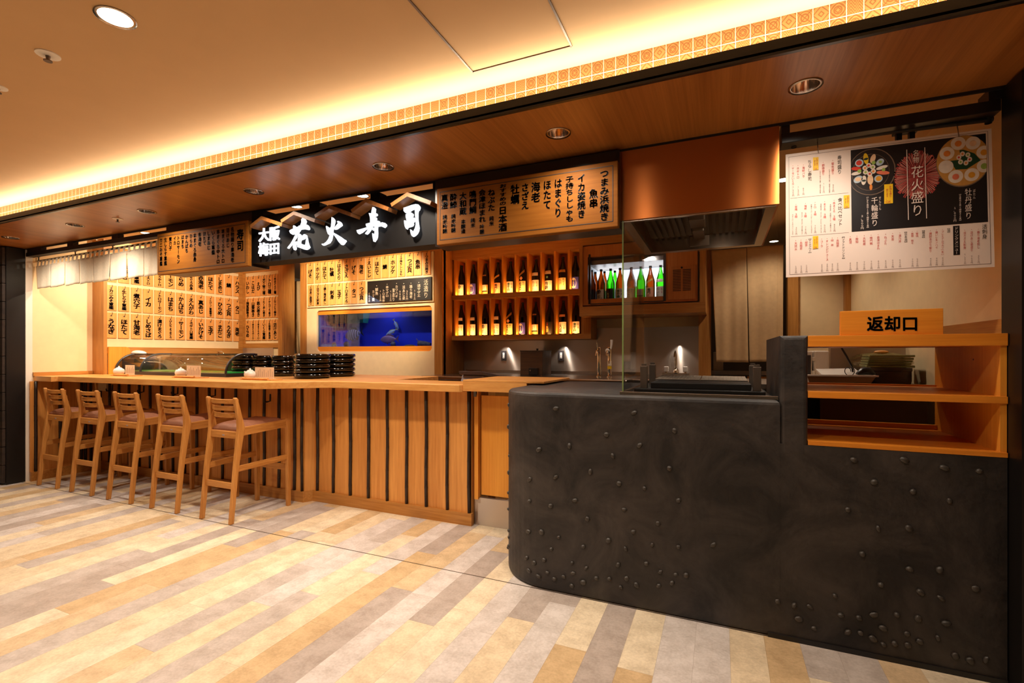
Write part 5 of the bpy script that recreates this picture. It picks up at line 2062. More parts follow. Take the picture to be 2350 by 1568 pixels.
BOTB = ['nebuta', 'nebuta', 'suigei', 'kimoto', 'matsushima', 'tenju', 'house', 'masumi', 'taisei', 'karakuchi']
BXT = [1059.5, 1087, 1115.5, 1143, 1172, 1200.8, 1230.6, 1260, 1292, 1321]
BXB = [1059, 1086.6, 1113.8, 1140.8, 1171, 1199.7, 1229.8, 1262, 1293, 1323]
used = set()


def place_bottle(k, loc, lab, grp, scale=1.0, rz=0.0):
    src = KIND[k]
    if k in used:
        o = dup(src)
    else:
        used.add(k)
        o = src
    o.location = loc
    o.rotation_euler = (0, 0, rz)
    o.scale = (scale, scale, scale)
    tag(o, lab, 'bottle', grp)
    return o


for row, xs_, z, nm in ((TOPB, BXT, zsh1, 'upper'), (BOTB, BXB, zsh0, 'lower')):
    for i, k in enumerate(row):
        x = aty(xs_[i], 680, 5.385).x
        place_bottle(k, (x, 5.385, z), '%s, %s cabinet row, %s from left' % (DESC[k], nm, ORD[i]), 'sake bottles in the lit cabinet', rz=-0.12)


# ================================================================== fridge with bottles
YFR = 5.02
S4 = crop(1320, 560, 7.344)
def ff(x, y, Y=YFR):
    return aty(*S4(x, y), Y)
# wooden surround
a0, a1 = ff(70, 600).x, ff(2200, 600).x
fz0 = (ff(70, 1205).z + ff(2200, 1165).z) / 2
fz1 = ZI - 0.02
t = thing('fridge_surround', 'wooden wall housing around the bottle fridge', 'cabinet', (a0, YFR, fz0))
ft = 0.045
b = B()
b.box(a0, a1, YFR, 5.55, fz0, fz0 + 0.10)
finish('bottom_board', b, M['trimwood_x'], t)
fzt = ff(1000, -20).z
b = B()
b.box(a0, a1, YFR, 5.55, fzt + 0.02, fz1)
finish('top_board', b, M['trimwood_x'], t)
b = B()
b.box(a0, a0 + 0.035, YFR, 5.24, fz0 + 0.10, fzt + 0.02)
finish('side_board', b, M['trimwood'], t)
b = B()
b.box(a1 - 0.055, a1, YFR, 5.55, fz0 + 0.10, fzt + 0.02)
finish('side_board', b, M['trimwood'], t)
# the fridge
u0, u1 = ff(120, 600, YFR + 0.02).x, ff(2062, 600, YFR + 0.02).x
v0 = fz0 + 0.115
v1 = fzt + 0.012
w0, w1 = ff(205, 600).x, ff(1490, 600).x
wz0 = (ff(230, 940).z + ff(1480, 870).z) / 2
wz1 = (ff(230, 210).z + ff(1480, 130).z) / 2
t = thing('bottle_fridge', 'wood fronted bottle fridge with a bright window and louvred side panel', 'fridge', (u0, YFR, v0))
b = B()
Y1 = YFR + 0.02
b.box(u0, w0, Y1, Y1 + 0.05, v0, v1)
b.box(w0, w1, Y1, Y1 + 0.05, v0, wz0)
b.box(w0, w1, Y1, Y1 + 0.05, wz1, v1)
b.box(w1, u1, Y1, Y1 + 0.05, v0, v1)
finish('front_frame', b, M['fridgewood'], t)
b = B()
b.box(w0 + 0.008, w0 + 0.03, Y1 - 0.006, Y1 + 0.03, wz0 - 0.05, wz1 + 0.03)
finish('door_gasket', b, M['black'], t)
b = B()
b.box(w1 - 0.005, w1 + 0.02, Y1 - 0.006, Y1 + 0.02, wz0 - 0.05, wz1 + 0.03)
b.box(w0 + 0.03, w1, Y1 - 0.008, Y1, wz0 - 0.055, wz0 - 0.045)
finish('door_frame', b, M['plasticdark'], t)
b = B()
b.box(w0 + 0.02, w1, Y1 + 0.012, Y1 + 0.016, wz0, wz1)
finish('door_glass', b, M['glass'], t)
M['fridgeinner'] = mat('fridge_inner', (236, 240, 244), 0.4, vary=0.02)
b = B()
b.box(w0 - 0.02, w1 + 0.02, 5.50, 5.52, wz0 - 0.03, wz1 + 0.02)
b.box(w0 - 0.02, w0, Y1 + 0.05, 5.50, wz0 - 0.03, wz1 + 0.02)
b.box(w1, w1 + 0.02, Y1 + 0.05, 5.50, wz0 - 0.03, wz1 + 0.02)
b.box(w0, w1, Y1 + 0.05, 5.50, wz0 - 0.03, wz0 - 0.012)
finish('inner_lining', b, M['fridgeinner'], t)
b = B()
b.box(w0, w1, 5.485, 5.499, wz0 + 0.0, wz1 - 0.085)
finish('light_panel', b, glow('fridge_panel', (236, 244, 255), 3.6), t)
b = B()
b.box(w0, w1, Y1 + 0.05, 5.48, wz1 - 0.075, wz1 - 0.03)
b.box(w0, w1, Y1 + 0.05, 5.48, wz1 + 0.0, wz1 + 0.02)
finish('upper_shelf', b, M['greymetal'], t)
lp0, lp1 = ff(1565, 600).x, ff(2030, 600).x
lz0, lz1 = (ff(1565, 945).z + ff(2030, 920).z) / 2, (ff(1565, 385).z + ff(2030, 352).z) / 2
b = B()
b.box(lp0, lp1, Y1 - 0.010, Y1, lz0, lz1, bev=0.002)
b.box(lp0, lp1, Y1 - 0.003, Y1, lz0 - 0.012, lz0)
finish('louvre_panel', b, M['fridgewood'], t)
b = B()
M['slot'] = mat('slot_black', (26, 14, 8), 0.7)
for (xa_, xb_) in ((1645, 1780), (1812, 1950)):
    q0, q1 = ff(xa_, 600).x, ff(xb_, 600).x
    for k in range(14):
        y = 440 + k * 26.5 - (xa_ - 1645) * 0.06
        z = ff((xa_ + xb_) / 2, y).z
        b.box(q0, q1, Y1 - 0.0115, Y1 - 0.0095, z - 0.0035, z + 0.0035)
finish('louvre_slots', b, M['slot'], t)
b = B()
c = ff(1795, 397)
b.lathe([(0.010, 0), (0.010, 0.006), (0, 0.006)], (0, 0, 0), 14)
for v in b.bm.verts:
    v.co = Vector((c.x + v.co.x, Y1 - 0.010 - v.co.z, c.z + v.co.y))
finish('lock_knob', b, M['black'], t)
# bottles in the fridge
KIND['fridge_black'] = make_bottle('masumi', 'g_amber', '')
KIND['fridge_suigei'] = make_bottle('suigei', 'g_amber', '')
KIND['fridge_lime'] = make_bottle('masumi', 'g_lime', '')
KIND['fridge_kara'] = make_bottle('karakuchi', 'g_amber', '')
KIND['fridge_matsu'] = make_bottle('matsushima', 'g_amber', '')
KIND['fridge_house'] = make_bottle('house', 'g_lime', '')
KIND['fridge_naruto'] = make_bottle('naruto', 'g_amber', '')
KIND['fridge_nebuta'] = make_bottle('nebuta', 'g_lime', '')
FR = [('fridge_black', 277, 5.20, 'amber bottle with black label at the left end of the lit fridge'), ('fridge_suigei', 438, 5.20, 'amber bottle with bold brushwork on white label inside the lit fridge'),
      ('fridge_lime', 598, 5.20, 'bright green bottle with black label inside the lit fridge'), ('fridge_kara', 757, 5.20, 'amber bottle with 大辛口 label inside the lit fridge'),
      ('fridge_matsu', 948, 5.20, 'amber bottle with diamond sticker inside the lit fridge'), ('fridge_house', 1110, 5.20, 'yellow green bottle with picture label inside the lit fridge'),
      ('fridge_naruto', 1268, 5.20, 'amber bottle with slanted neck band inside the lit fridge'), ('fridge_nebuta', 1440, 5.20, 'green bottle at the right end of the lit fridge'),
      ('fridge_black', 340, 5.34, 'amber bottle behind, second row at the left end of the fridge'), ('fridge_suigei', 494, 5.34, 'amber bottle in back row, second from left end of the fridge'),
      ('fridge_lime', 670, 5.34, 'green bottle standing in the back row of the fridge')]
for k, x, y, lb in FR:
    place_bottle(k, (aty(*S4(x, 600), y).x, y, wz0 - 0.012), lb, 'bottles in the fridge', rz=-0.25, scale=0.89)
for k, o in KIND.items():
    if k not in used:
        print('unused', k)
for i, x in enumerate((660, 715, 1020, 1180, 1215)):
    b = B()
    X_ = aty(*S4(x, 650), 5.42).x
    b.lathe([(0.0, 0), (0.032, 0), (0.033, 0.10), (0.022, 0.14), (0.014, 0.155), (0.014, 0.175), (0, 0.175)], (X_, 5.42, wz0 - 0.012), 14)
    single('small_bottle', b, M['ceramic'] if i % 2 else M['g_lime'], 'small bottle at the back of the fridge, %s from left' % ORD[i], 'bottle', 'small bottles in the fridge', smooth='auto')


# ================================================================== back counter of the bar
ZB = 1.08
bcx0, bcx1 = -3.06, aty(1606, 700, WB).x
t = thing('steel_worktop', 'long stainless steel worktop along the back wall of the bar', 'worktop', (bcx0, 4.5, 0))
b = B()
b.box(bcx0, -0.80, 4.5, WB - 0.002, ZB - 0.04, ZB, bev=0.012, seg=3)
b.box(bcx0, -0.80, WB - 0.02, WB - 0.002, ZB, ZB + 0.035)
finish('top', b, M['steelx'], t)
b = B()
b.box(bcx0 + 0.02, -0.82, 4.56, WB - 0.004, 0.0, ZB - 0.04)
finish('base_cabinet', b, M['plasticdark'], t)
t = thing('steel_sink', 'stainless steel sink unit with a rolled front edge behind the grill', 'sink', (-0.78, 4.55, 0))
b = B()
s0, s1 = aty(1452, 870, 4.6).x, aty(1621, 870, 4.6).x
b.box(s0, s1, 4.55, WB - 0.004, ZB - 0.05, ZB + 0.012, bev=0.014, seg=3)
finish('top', b, M['steelx'], t)
b = B()
b.box(s0 + 0.03, s1 - 0.03, 4.62, WB - 0.006, 0.0, ZB - 0.05)
finish('base_cabinet', b, M['greymetal'], t)
# mixer tap
fx_ = aty(1551, 830, 5.40).x
t = thing('sink_faucet', 'chrome swan neck faucet with two white knobs above the steel sink', 'faucet', (fx_, 5.40, ZB + 0.012))
b = B()
b.box(fx_ - 0.14, fx_ + 0.14, 5.38, 5.43, ZB + 0.012, ZB + 0.04, bev=0.006)
finish('base_bar', b, M['chrome'], t)
b = B()
zz = ZB + 0.04
b.tube([(fx_, 5.40, zz), (fx_, 5.40, zz + 0.16), (fx_, 5.385, zz + 0.205), (fx_, 5.34, zz + 0.225), (fx_, 5.30, zz + 0.21), (fx_, 5.285, zz + 0.17)], [0.014, 0.012, 0.011, 0.011, 0.011, 0.014], 12)
b.lathe([(0.032, 0), (0.030, 0.03), (0.014, 0.05)], (fx_, 5.40, zz), 16)
finish('spout', b, M['chrome'], t, smooth='auto')
for px_ in (1529, 1573):
    x = aty(px_, 847, 5.39).x
    b = B()
    b.box(x - 0.023, x + 0.023, 5.36, 5.41, zz + 0.01, zz + 0.068, bev=0.010, seg=3)
    finish('knob', b, M['ceramic'], t)
    b = B()
    b.tube([(x, 5.40, zz - 0.002), (x, 5.40, zz + 0.012)], 0.010, 10)
    finish('valve', b, M['chrome'], t)

# sockets
for px_, py_, lab in ((1156.5, 816.5, 'left one, between the cabinet and register'), (1288, 816.5, 'right one, beside the burnt wood box')):
    c = aty(px_, py_, WB - 0.001)
    t = thing('wall_socket', 'dark framed wall socket on the steel splashback, ' + lab, 'socket', (c.x, WB, c.z), 'wall sockets on the splashback')
    b = B()
    b.box(c.x - 0.034, c.x + 0.034, WB - 0.010, WB - 0.001, c.z - 0.062, c.z + 0.062, bev=0.003)
    finish('plate', b, M['plasticdark'], t)
    b = B()
    b.box(c.x - 0.013, c.x + 0.013, WB - 0.013, WB - 0.009, c.z - 0.036, c.z + 0.036, bev=0.002)
    finish('outlet', b, M['ceramic'], t)
    b = B()
    for dz in (-0.024, 0.0, 0.024):
        for dx in (-0.005, 0.005):
            b.box(c.x + dx - 0.0015, c.x + dx + 0.0015, WB - 0.0136, WB - 0.0125, c.z + dz - 0.006, c.z + dz + 0.006)
    finish('slots', b, M['ink'], t)

# burnt wood box with a black gadget
y0 = 5.05
q0, q1 = aty(1194, 850, y0).x, aty(1245, 850, y0).x
t = thing('wooden_box', 'dark burnt wood box with a knob lid on the steel worktop', 'box', (q0, y0, ZB))
b = B()
zt = aty(1194, 807, y0).z
b.box(q0, q1, y0, y0 + 0.30, ZB, zt, bev=0.004)
finish('box_body', b, M['boxwood'], t)
b = B()
b.box(q0 - 0.004, q1 + 0.004, y0 - 0.004, y0 + 0.304, zt, zt + 0.012, bev=0.003)
finish('lid', b, M['boxwood'], t)
b = B()
b.lathe([(0.010, 0), (0.014, 0.014), (0.012, 0.022), (0, 0.022)], ((q0 + q1) / 2 + 0.02, y0 + 0.14, zt + 0.012), 14)
finish('knob', b, M['black'], t, smooth='auto')
b = B()
b.box(q0 + 0.11, q0 + 0.22, y0 - 0.02, y0 - 0.004, ZB + 0.01, ZB + 0.085, bev=0.004)
finish('black_unit', b, M['black'], t)
b = B()
b.ball((q0 + 0.128, y0 - 0.021, ZB + 0.055), (0.008, 0.004, 0.008), 10, 6)
finish('dial', b, M['steelx'], t)

# beer taps
for px_, lab, side in ((1374, 'left tap, with the chrome lever turned up', 0), (1398, 'right tap, with the white lever and yellow sticker', 1)):
    yy = 4.95
    c = aty(px_ + 1, 860, yy)
    t = thing('beer_tap', 'tall chrome beer tap column, ' + lab, 'beer tap', (c.x, yy, ZB), 'beer taps on the worktop')
    H_ = aty(px_, 797, yy).z
    b = B()
    b.lathe([(0.032, 0), (0.032, 0.012), (0.022, 0.02), (0.021, H_ - ZB - 0.012), (0.016, H_ - ZB), (0, H_ - ZB)], (c.x, yy, ZB), 18)
    finish('column', b, M['chrome'], t, smooth='auto')
    b = B()
    b.tube([(c.x, yy - 0.015, H_ - 0.04), (c.x - 0.012, yy - 0.06, H_ - 0.04), (c.x - 0.016, yy - 0.075, H_ - 0.09)], [0.012, 0.010, 0.008], 10)
    finish('nozzle', b, M['chrome'], t, smooth='auto')
    b = B()
    if side:
        b.tube([(c.x + 0.02, yy - 0.03, H_ - 0.02), (c.x + 0.026, yy - 0.03, H_ + 0.03), (c.x + 0.028, yy - 0.03, H_ + 0.075)], [0.007, 0.012, 0.014], 10)
        finish('lever', b, M['ceramic'], t, smooth='auto')
        b = B()
        b.lathe([(0.022, 0), (0.022, 0.006), (0, 0.006)], (0, 0, 0), 16)
        for v in b.bm.verts:
            v.co = Vector((c.x - 0.014 + v.co.x, yy - 0.035 - v.co.z, H_ - 0.035 + v.co.y))
        finish('round_badge', b, M['ceramic'], t)
        b = B()
        b.lathe([(0.0222, 0.085), (0.0222, 0.115)], (c.x, yy, ZB), 18, math.pi, 2 * math.pi)
        finish('yellow_sticker', b, M['yellowtag'], t)
        b = B()
        b.lathe([(0.0222, 0.12), (0.0222, 0.17)], (c.x, yy, ZB), 18, math.pi, 2 * math.pi)
        finish('white_sticker', b, M['paper'], t)
    else:
        b.tube([(c.x - 0.01, yy - 0.03, H_ - 0.02), (c.x - 0.016, yy - 0.03, H_ + 0.03), (c.x - 0.018, yy - 0.03, H_ + 0.06)], [0.006, 0.008, 0.004], 10)
        finish('lever', b, M['chrome'], t, smooth='auto')

# cash register behind the counter
yy = 3.78
r0_, r1_ = aty(1052, 870, yy).x, aty(1106, 870, yy).x
zr0 = 1.0
t = thing('cash_register', 'grey cash register with a tilted screen behind the bamboo counter', 'cash register', (r0_, yy, zr0))
b = B()
b.hexa([(r0_, yy, zr0), (r1_, yy, zr0), (r1_ + 0.03, yy + 0.30, zr0), (r0_, yy + 0.30, zr0),
        (r0_ + 0.01, yy + 0.05, aty(1060, 862, yy).z), (r1_ - 0.01, yy + 0.05, aty(1060, 862, yy).z), (r1_ + 0.03, yy + 0.30, 1.10), (r0_ + 0.01, yy + 0.30, 1.10)])
finish('register_body', b, M['plasticgrey'], t, bev=0.006)
b = B()
zt = aty(1060, 850.5, yy).z
b.hexa([(r0_, yy + 0.015, zt - 0.035), (r1_, yy + 0.015, zt - 0.035), (r1_ + 0.16, yy + 0.30, zt - 0.10), (r0_ + 0.13, yy + 0.30, zt - 0.10),
        (r0_, yy, zt - 0.005), (r1_, yy, zt - 0.005), (r1_ + 0.16, yy + 0.29, zt - 0.07), (r0_ + 0.13, yy + 0.29, zt - 0.07)])
finish('screen', b, mat('screen_grey', (112, 106, 114), 0.4), t, bev=0.004)
b = B()
for k in range(4):
    b.prism([(r1_ + 0.01, yy + 0.03 + 0.006 * k, 1.055), (r1_ + 0.09, yy + 0.06 + 0.008 * k, 1.06), (r1_ + 0.05, yy + 0.02 + 0.01 * k, 1.105 - 0.003 * k)], (0, 0.001, 0))
finish('paper_slips', b, M['paper'], t)
b = B()
b.box(r0_ - 0.15, r1_ + 0.15, yy - 0.04, 4.2, 0.0, zr0)
single('register_stand', b, M['trimwood'], 'low wooden stand under the cash register behind the counter', 'stand')

# lower kitchen cabinets beyond the doorway
yk = 5.75
for px0_, px1_, lab in ((1637, 1710, 'left door'), (1715, 1772, 'right door')):
    k0, k1 = aty(px0_, 880, yk), aty(px1_, 880, yk)
    t = thing('low_cabinet', 'low orange wood cabinet seen through the kitchen doorway, ' + lab, 'cabinet', (k0.x, yk, 0), 'low kitchen cabinets')
    b = B()
    zt = aty(1680, 863, yk).z
    b.box(k0.x, k1.x, yk, yk + 0.4, 0.0, zt, bev=0.003)
    finish('door', b, M['yellow'], t)
    b = B()
    x = k1.x - 0.03 if 'left' in lab else k0.x + 0.03
    b.ball((x, yk - 0.012, zt - 0.06), (0.012, 0.014, 0.018), 10, 8)
    finish('knob', b, M['fridgewood'], t, smooth=True)
b = B()
k0, k1 = aty(1630, 850, yk - 0.05), aty(1800, 850, yk - 0.05)
zt = aty(1680, 861, yk - 0.05).z
b.box(k0.x, k1.x, yk - 0.03, yk + 0.5, zt, zt + 0.045)
single('kitchen_worktop', b, M['steelx'], 'steel worktop on the orange cabinets beyond the doorway', 'worktop')
b = B()
b.box(k0.x + 0.03, k0.x + 0.13, yk + 0.02, yk + 0.25, zt + 0.045, zt + 0.25, bev=0.01)
single('kitchen_bin', b, M['plasticwhite'], 'pale plastic tub left of the beige doorway curtains', 'tub')


# ================================================================== sushi case
cy0, cy1 = 3.25, 3.60
cx0_, cx1_ = -6.345, aty(519, 860, cy0).x
zt = 1.318
t = thing('sushi_case', 'dark framed sushi display case with curved glass on the counter', 'display case', (cx0_, cy0, ZC))
b = B()
b.box(cx0_, cx1_, cy0, cy1, ZC, ZC + 0.035, bev=0.003)
b.box(cx0_, cx1_, cy1 - 0.03, cy1, zt - 0.02, zt + 0.006)
finish('base_frame', b, M['plasticdark'], t)


def case_prof(n=9):
    p = []
    for k in range(n + 1):
        a = math.pi / 2 * k / n
        p.append((cy0 + 0.004 + (0.20) * (1 - math.cos(a)), ZC + 0.035 + (zt - ZC - 0.035) * math.sin(a)))
    return p + [(cy1 - 0.02, zt)]


b = B()
pr = case_prof()
va = [b.bm.verts.new((cx0_, y, z)) for y, z in pr]
vb = [b.bm.verts.new((cx1_, y, z)) for y, z in pr]
for i in range(len(pr) - 1):
    b.bm.faces.new([va[i], vb[i], vb[i + 1], va[i + 1]])
o = finish('curved_glass', b, M['caseglass'], t, smooth=True)
md = o.modifiers.new('thick', 'SOLIDIFY'); md.thickness = 0.004
for x in (cx0_ + 0.008, aty(321, 850, cy0).x, cx1_ - 0.012):
    b = B()
    b.tube([(x, y, z) for y, z in pr], 0.011, 8)
    finish('arched_rib', b, M['plasticdark'], t, smooth='auto')
b = B()
b.box(cx0_ + 0.02, cx1_ - 0.02, cy0 + 0.02, cy1 - 0.02, ZC + 0.0355, ZC + 0.046)
finish('green_mat', b, M['green'], t)
b = B()
b.box(cx0_ + 0.26, cx1_ - 0.02, cy1 - 0.016, cy1 - 0.010, ZC + 0.046, zt - 0.03)
b.box(cx0_ + 0.02, cx0_ + 0.25, cy0 + 0.06, cy1 - 0.03, ZC + 0.046, zt - 0.05)
finish('cooling_box', b, M['plasticdark'], t)
# cloth on the case, orange side board
b = B()
x = aty(318, 812, cy1 - 0.08).x
b.ball((x, cy1 - 0.10, zt + 0.012), (0.15, 0.07, 0.035), 16, 10)
single('folded_cloth', b, M['ceramic'], 'folded white cloth lying on top of the sushi case', 'cloth', smooth=True)
y0_, y1_ = 3.195, atx(297, 820, PX).y
zo = atx(260, 796, PX).z
b = B()
pts = [(PX + 0.002, y0_, ZC + 0.0005), (PX + 0.002, y1_, ZC + 0.0005)]
for k in range(7):
    a = math.pi / 2 * k / 6
    pts.append((PX + 0.002, y1_ - 0.05 + 0.05 * math.cos(a), zo - 0.05 + 0.05 * math.sin(a)))
pts.append((PX + 0.002, y0_, zo))
b.prism(pts, (0.018, 0, 0))
single('end_board', b, M['yellow'], 'orange wooden board with a rounded corner on the wall beside the sushi case', 'board')
# staff sink behind the case
b = B()
b.box(PX + 0.01, -4.95, 4.3, W2 - 0.003, 0.0, 1.10)
single('rear_worktop', b, M['steelx'], 'steel worktop behind the sushi case below the plaques', 'worktop')
t = thing('loop_faucet', 'chrome faucet loop behind the sushi case under the plaques', 'faucet', (-5.6, 4.5, 1.1))
b = B()
c0, c1 = aty(481, 812, 4.5), aty(513, 812, 4.5)
b.tube([(c0.x, 4.5, 1.1), (c0.x, 4.5, 1.335), (c0.x + 0.03, 4.5, 1.352), (c1.x - 0.03, 4.5, 1.352), (c1.x, 4.5, 1.33), (c1.x, 4.5, 1.30)], 0.008, 10)
finish('spout', b, M['chrome'], t, smooth='auto')
b = B()
c2 = aty(470, 808, 4.5)
b.tube([(c2.x, 4.5, 1.1), (c2.x, 4.5, 1.36), (c2.x - 0.008, 4.48, 1.40)], 0.007, 8)
finish('lever', b, M['chrome'], t, smooth='auto')


# ================================================================== stacked lacquer trays
def make_tray(r, h):
    t = thing('sushi_tray', None, None)
    b = B()
    b.lathe([(0.0, 0.002), (r * 0.84, 0.0), (r * 0.90, h * 0.10), (r * 0.985, h * 0.28), (r, h * 0.52), (r * 0.985, h * 0.78), (r * 0.93, h * 0.97), (r * 0.90, h * 0.99), (r * 0.875, h * 0.9), (r * 0.86, h * 0.35), (0.0, h * 0.30)], (0, 0, 0), 40)
    finish('tray_body', b, M['lacquer'], t, smooth='auto')
    return t


TH = 0.0465
ty = 3.47
STK = [((564, 3.60), 0.135, 4, 'first stack, against the sushi case'), ((606, 3.66), 0.125, 4, 'second stack from the sushi case'), ((651, 3.68), 0.125, 4, 'third stack, behind the menu card stand'),
       ((717, 3.45), 0.165, 5, 'large front stack in the middle'), ((773, 3.86), 0.185, 5, 'rightmost stack, by the cream tank wall')]
LEV = ['bottom', 'second from bottom', 'third from bottom', 'fourth from bottom', 'top']
for (px_, Y_), r, n, lab in STK:
    x = aty(px_, 850, Y_).x
    base = make_tray(r, TH)
    zt_ = ZC
    for k in range(n):
        o = base if k == 0 else dup(base)
        hh = TH if n == 5 else 0.0535
        if n == 4:
            o.scale = (1, 1, 0.0535 / TH)
        o.location = (x + rs.uniform(-0.003, 0.003), Y_ + rs.uniform(-0.003, 0.003), ZC + k * hh + 0.0004)
        nm = LEV[k] if k < n - 1 else 'top'
        tag(o, 'glossy black round sushi tray, %s, %s' % (nm, lab), 'tray', 'stacked black sushi trays')


# ================================================================== condiment sets on the counter
def cset(i, pot, c0, c1, ctop, lab):
    Y_ = 3.05
    xp = aty(pot, 850, Y_).x
    X0, X1 = aty(c0, 850, Y_).x, aty(c1, 850, Y_).x
    tray = B()
    tray.box(xp - 0.07, X1 + 0.05, Y_ - 0.045, Y_ + 0.07, ZC, ZC + 0.008, bev=0.003)
    tray.tube([(X0 - 0.07, Y_ - 0.05, ZC + 0.012), (X1 + 0.01, Y_ - 0.05, ZC + 0.012)], 0.010, 10)
    single('bamboo_tray', tray, M['plaque'], 'bamboo tray under soy pot, ' + lab, 'tray', 'condiment trays on the counter')
    t = thing('soy_pot', 'small white soy pot, ' + lab, 'soy pot', (xp, Y_, ZC + 0.008), 'soy pots on the counter')
    b = B()
    s = 1.18
    b.lathe([(0.0, 0.001), (0.026 * s, 0.0), (0.040 * s, 0.018 * s), (0.043 * s, 0.034 * s), (0.038 * s, 0.050 * s), (0.026 * s, 0.058 * s), (0.0, 0.059 * s)], (xp, Y_, ZC + 0.008), 24)
    finish('pot_body', b, M['ceramic'], t, smooth=True)
    b = B()
    b.lathe([(0.025 * s, 0.057 * s), (0.018 * s, 0.066 * s), (0.006 * s, 0.069 * s), (0.007 * s, 0.078 * s), (0, 0.080 * s)], (xp, Y_, ZC + 0.008), 18)
    finish('lid', b, M['ceramic'], t, smooth=True)
    b = B()
    b.tube([(xp - 0.040 * s, Y_, ZC + 0.048), (xp - 0.056 * s, Y_, ZC + 0.062), (xp - 0.060 * s, Y_, ZC + 0.074)], [0.010, 0.007, 0.006], 10)
    finish('spout', b, M['ceramic'], t, smooth=True)
    zt_ = aty(c0, ctop, Y_).z
    t = thing('menu_card', 'printed menu card by soy pot, ' + lab, 'menu card', (X0, Y_ + 0.02, ZC + 0.008), 'menu cards on the counter')
    b = B()
    b.box(X0, X1, Y_ + 0.018, Y_ + 0.021, ZC + 0.009, zt_)
    b.box(X0, X1, Y_ + 0.021, Y_ + 0.045, ZC + 0.0085, ZC + 0.011)
    finish('card', b, M['paper'], t)
    b = B()
    hh = zt_ - ZC - 0.02
    for k in range(9):
        x = X0 + 0.015 + (X1 - X0 - 0.03) * k / 8
        b.box(x - 0.0012, x + 0.0012, Y_ + 0.0172, Y_ + 0.018, ZC + 0.02 + hh * 0.08, ZC + 0.02 + hh * (0.5 + 0.45 * ((k * 7) % 5) / 5))
    finish('print_lines', b, M['greyprint'], t)


cset(0, 273, 283, 304, 838, 'left set, before the sushi case end')
cset(1, 415, 424, 456, 839, 'middle set, in front of the sushi case')
cset(2, 574, 581, 624, 843, 'right set, in front of the black trays')


# ================================================================== return shelf unit at the right
SX0, SX1, SY0, SY1 = XB1, XR - 0.002, YC, 3.20
t = thing('return_shelf', 'yellow wooden return shelf unit set into the black plaster counter', 'shelf unit', (SX0, SY0, ZSH))
b = B()
b.box(SX0, SX1, SY0, SY1, 1.353, 1.403, bev=0.002)
finish('top_shelf', b, M['yellow_x'], t)
b = B()
b.box(SX0, SX1, SY0, SY1, 1.121, 1.150, bev=0.002)
b.box(SX0, SX1, SY1 - 0.02, SY1, 1.150, 1.158)
finish('middle_shelf', b, M['yellow_x'], t)
b = B()
b.box(SX0, SX1, SY0, SY1, ZSH + 0.001, 0.926, bev=0.002)
b.box(SX0, SX1, SY1 - 0.03, SY1, 0.926, 0.95)
finish('bottom_shelf', b, M['yellow_x'], t)
b = B()
b.box(SX1 - 0.02, SX1, SY0 + 0.01, SY1, 0.926, 1.121)
finish('side_board', b, M['yellow'], t)
b = B()
b.box(SX1 - 0.02, SX1, SY0 + 0.01, SY1, 1.150, 1.353)
finish('side_board', b, M['yellow'], t)
# sign on the shelf
n0, n1 = aty(1929, 740, 2.56).x, aty(2165, 740, 2.56).x
t = thing('return_sign', 'yellow wooden block sign reading 返却口 on the top return shelf', 'sign', (n0, 2.56, 1.403))
b = B()
b.box(n0, n1, 2.56, 2.585, 1.4032, 1.511, bev=0.002)
finish('sign_block', b, M['yellow_x'], t)
b = B()
K8 = crop(1780, 620, 3.563)
htext(b, '返却口', aty(*K8(745, 440), 2.5588), aty(*K8(1172, 437), 2.5588), 0.068, bold=0.034, fill=1.0)
finish('lettering', b, M['ink'], t)
# plug and adaptor
K9 = crop(1850, 770, 5.109)
t = thing('plug_adaptor', 'beige plug adaptor hanging inside the shelf unit at the right', 'plug', (1.0, 2.8, 1.3))
yy = 2.78
c = aty(*K9(2070, 230), yy)
b = B()
b.tube([(c.x, yy, 1.352), (c.x + 0.002, yy, c.z + 0.02), (c.x + 0.006, yy, c.z - 0.02)], [0.011, 0.014, 0.016], 10)
finish('plug', b, M['plasticwhite'], t, smooth='auto')
b = B()
c = aty(*K9(2120, 340), yy)
b.box(c.x - 0.034, c.x + 0.034, yy - 0.02, yy + 0.02, c.z - 0.020, c.z + 0.016, bev=0.004)
finish('tap_block', b, M['plasticwhite'], t)
b = B()
c = aty(*K9(2190, 315), yy)
b.box(c.x - 0.012, c.x + 0.016, yy - 0.018, yy + 0.018, c.z - 0.014, c.z + 0.014, bev=0.004)
b.tube([(c.x + 0.014, yy, c.z), (c.x + 0.035, yy, c.z + 0.004), (SX1 - 0.021, yy, c.z + 0.012)], 0.004, 8)
finish('black_plug', b, M['black'], t)

# work table behind the unit and the clutter on it
ZT = 1.135
b = B()
b.box(0.02, cornx - 0.03, 3.32, 4.05, ZT - 0.03, ZT)
b.box(0.05, cornx - 0.06, 3.90, 4.0, 0.0, ZT - 0.03)
single('work_table', b, M['greymetal'], 'steel table behind the return shelves carrying kitchen clutter', 'table')
yy = 3.45
q0, q1 = aty(1850, 865, yy).x, aty(2010, 865, yy).x
t = thing('plastic_tub', 'shallow white plastic tub behind the return shelves', 'tub', (q0, yy, ZT))
b = B()
zt_ = aty(1930, 861, yy).z
b.hexa([(q0 + 0.02, yy, ZT), (q1 - 0.03, yy, ZT), (q1 - 0.03, yy + 0.26, ZT), (q0 + 0.02, yy + 0.26, ZT),
        (q0, yy - 0.02, zt_), (q1, yy - 0.02, zt_), (q1, yy + 0.28, zt_), (q0, yy + 0.28, zt_)])
bmesh.ops.delete(b.bm, geom=[f for f in b.bm.faces if all(v.co.z > zt_ - 0.001 for v in f.verts)], context='FACES_ONLY')
o = finish('tub_body', b, M['plasticwhite'], t)
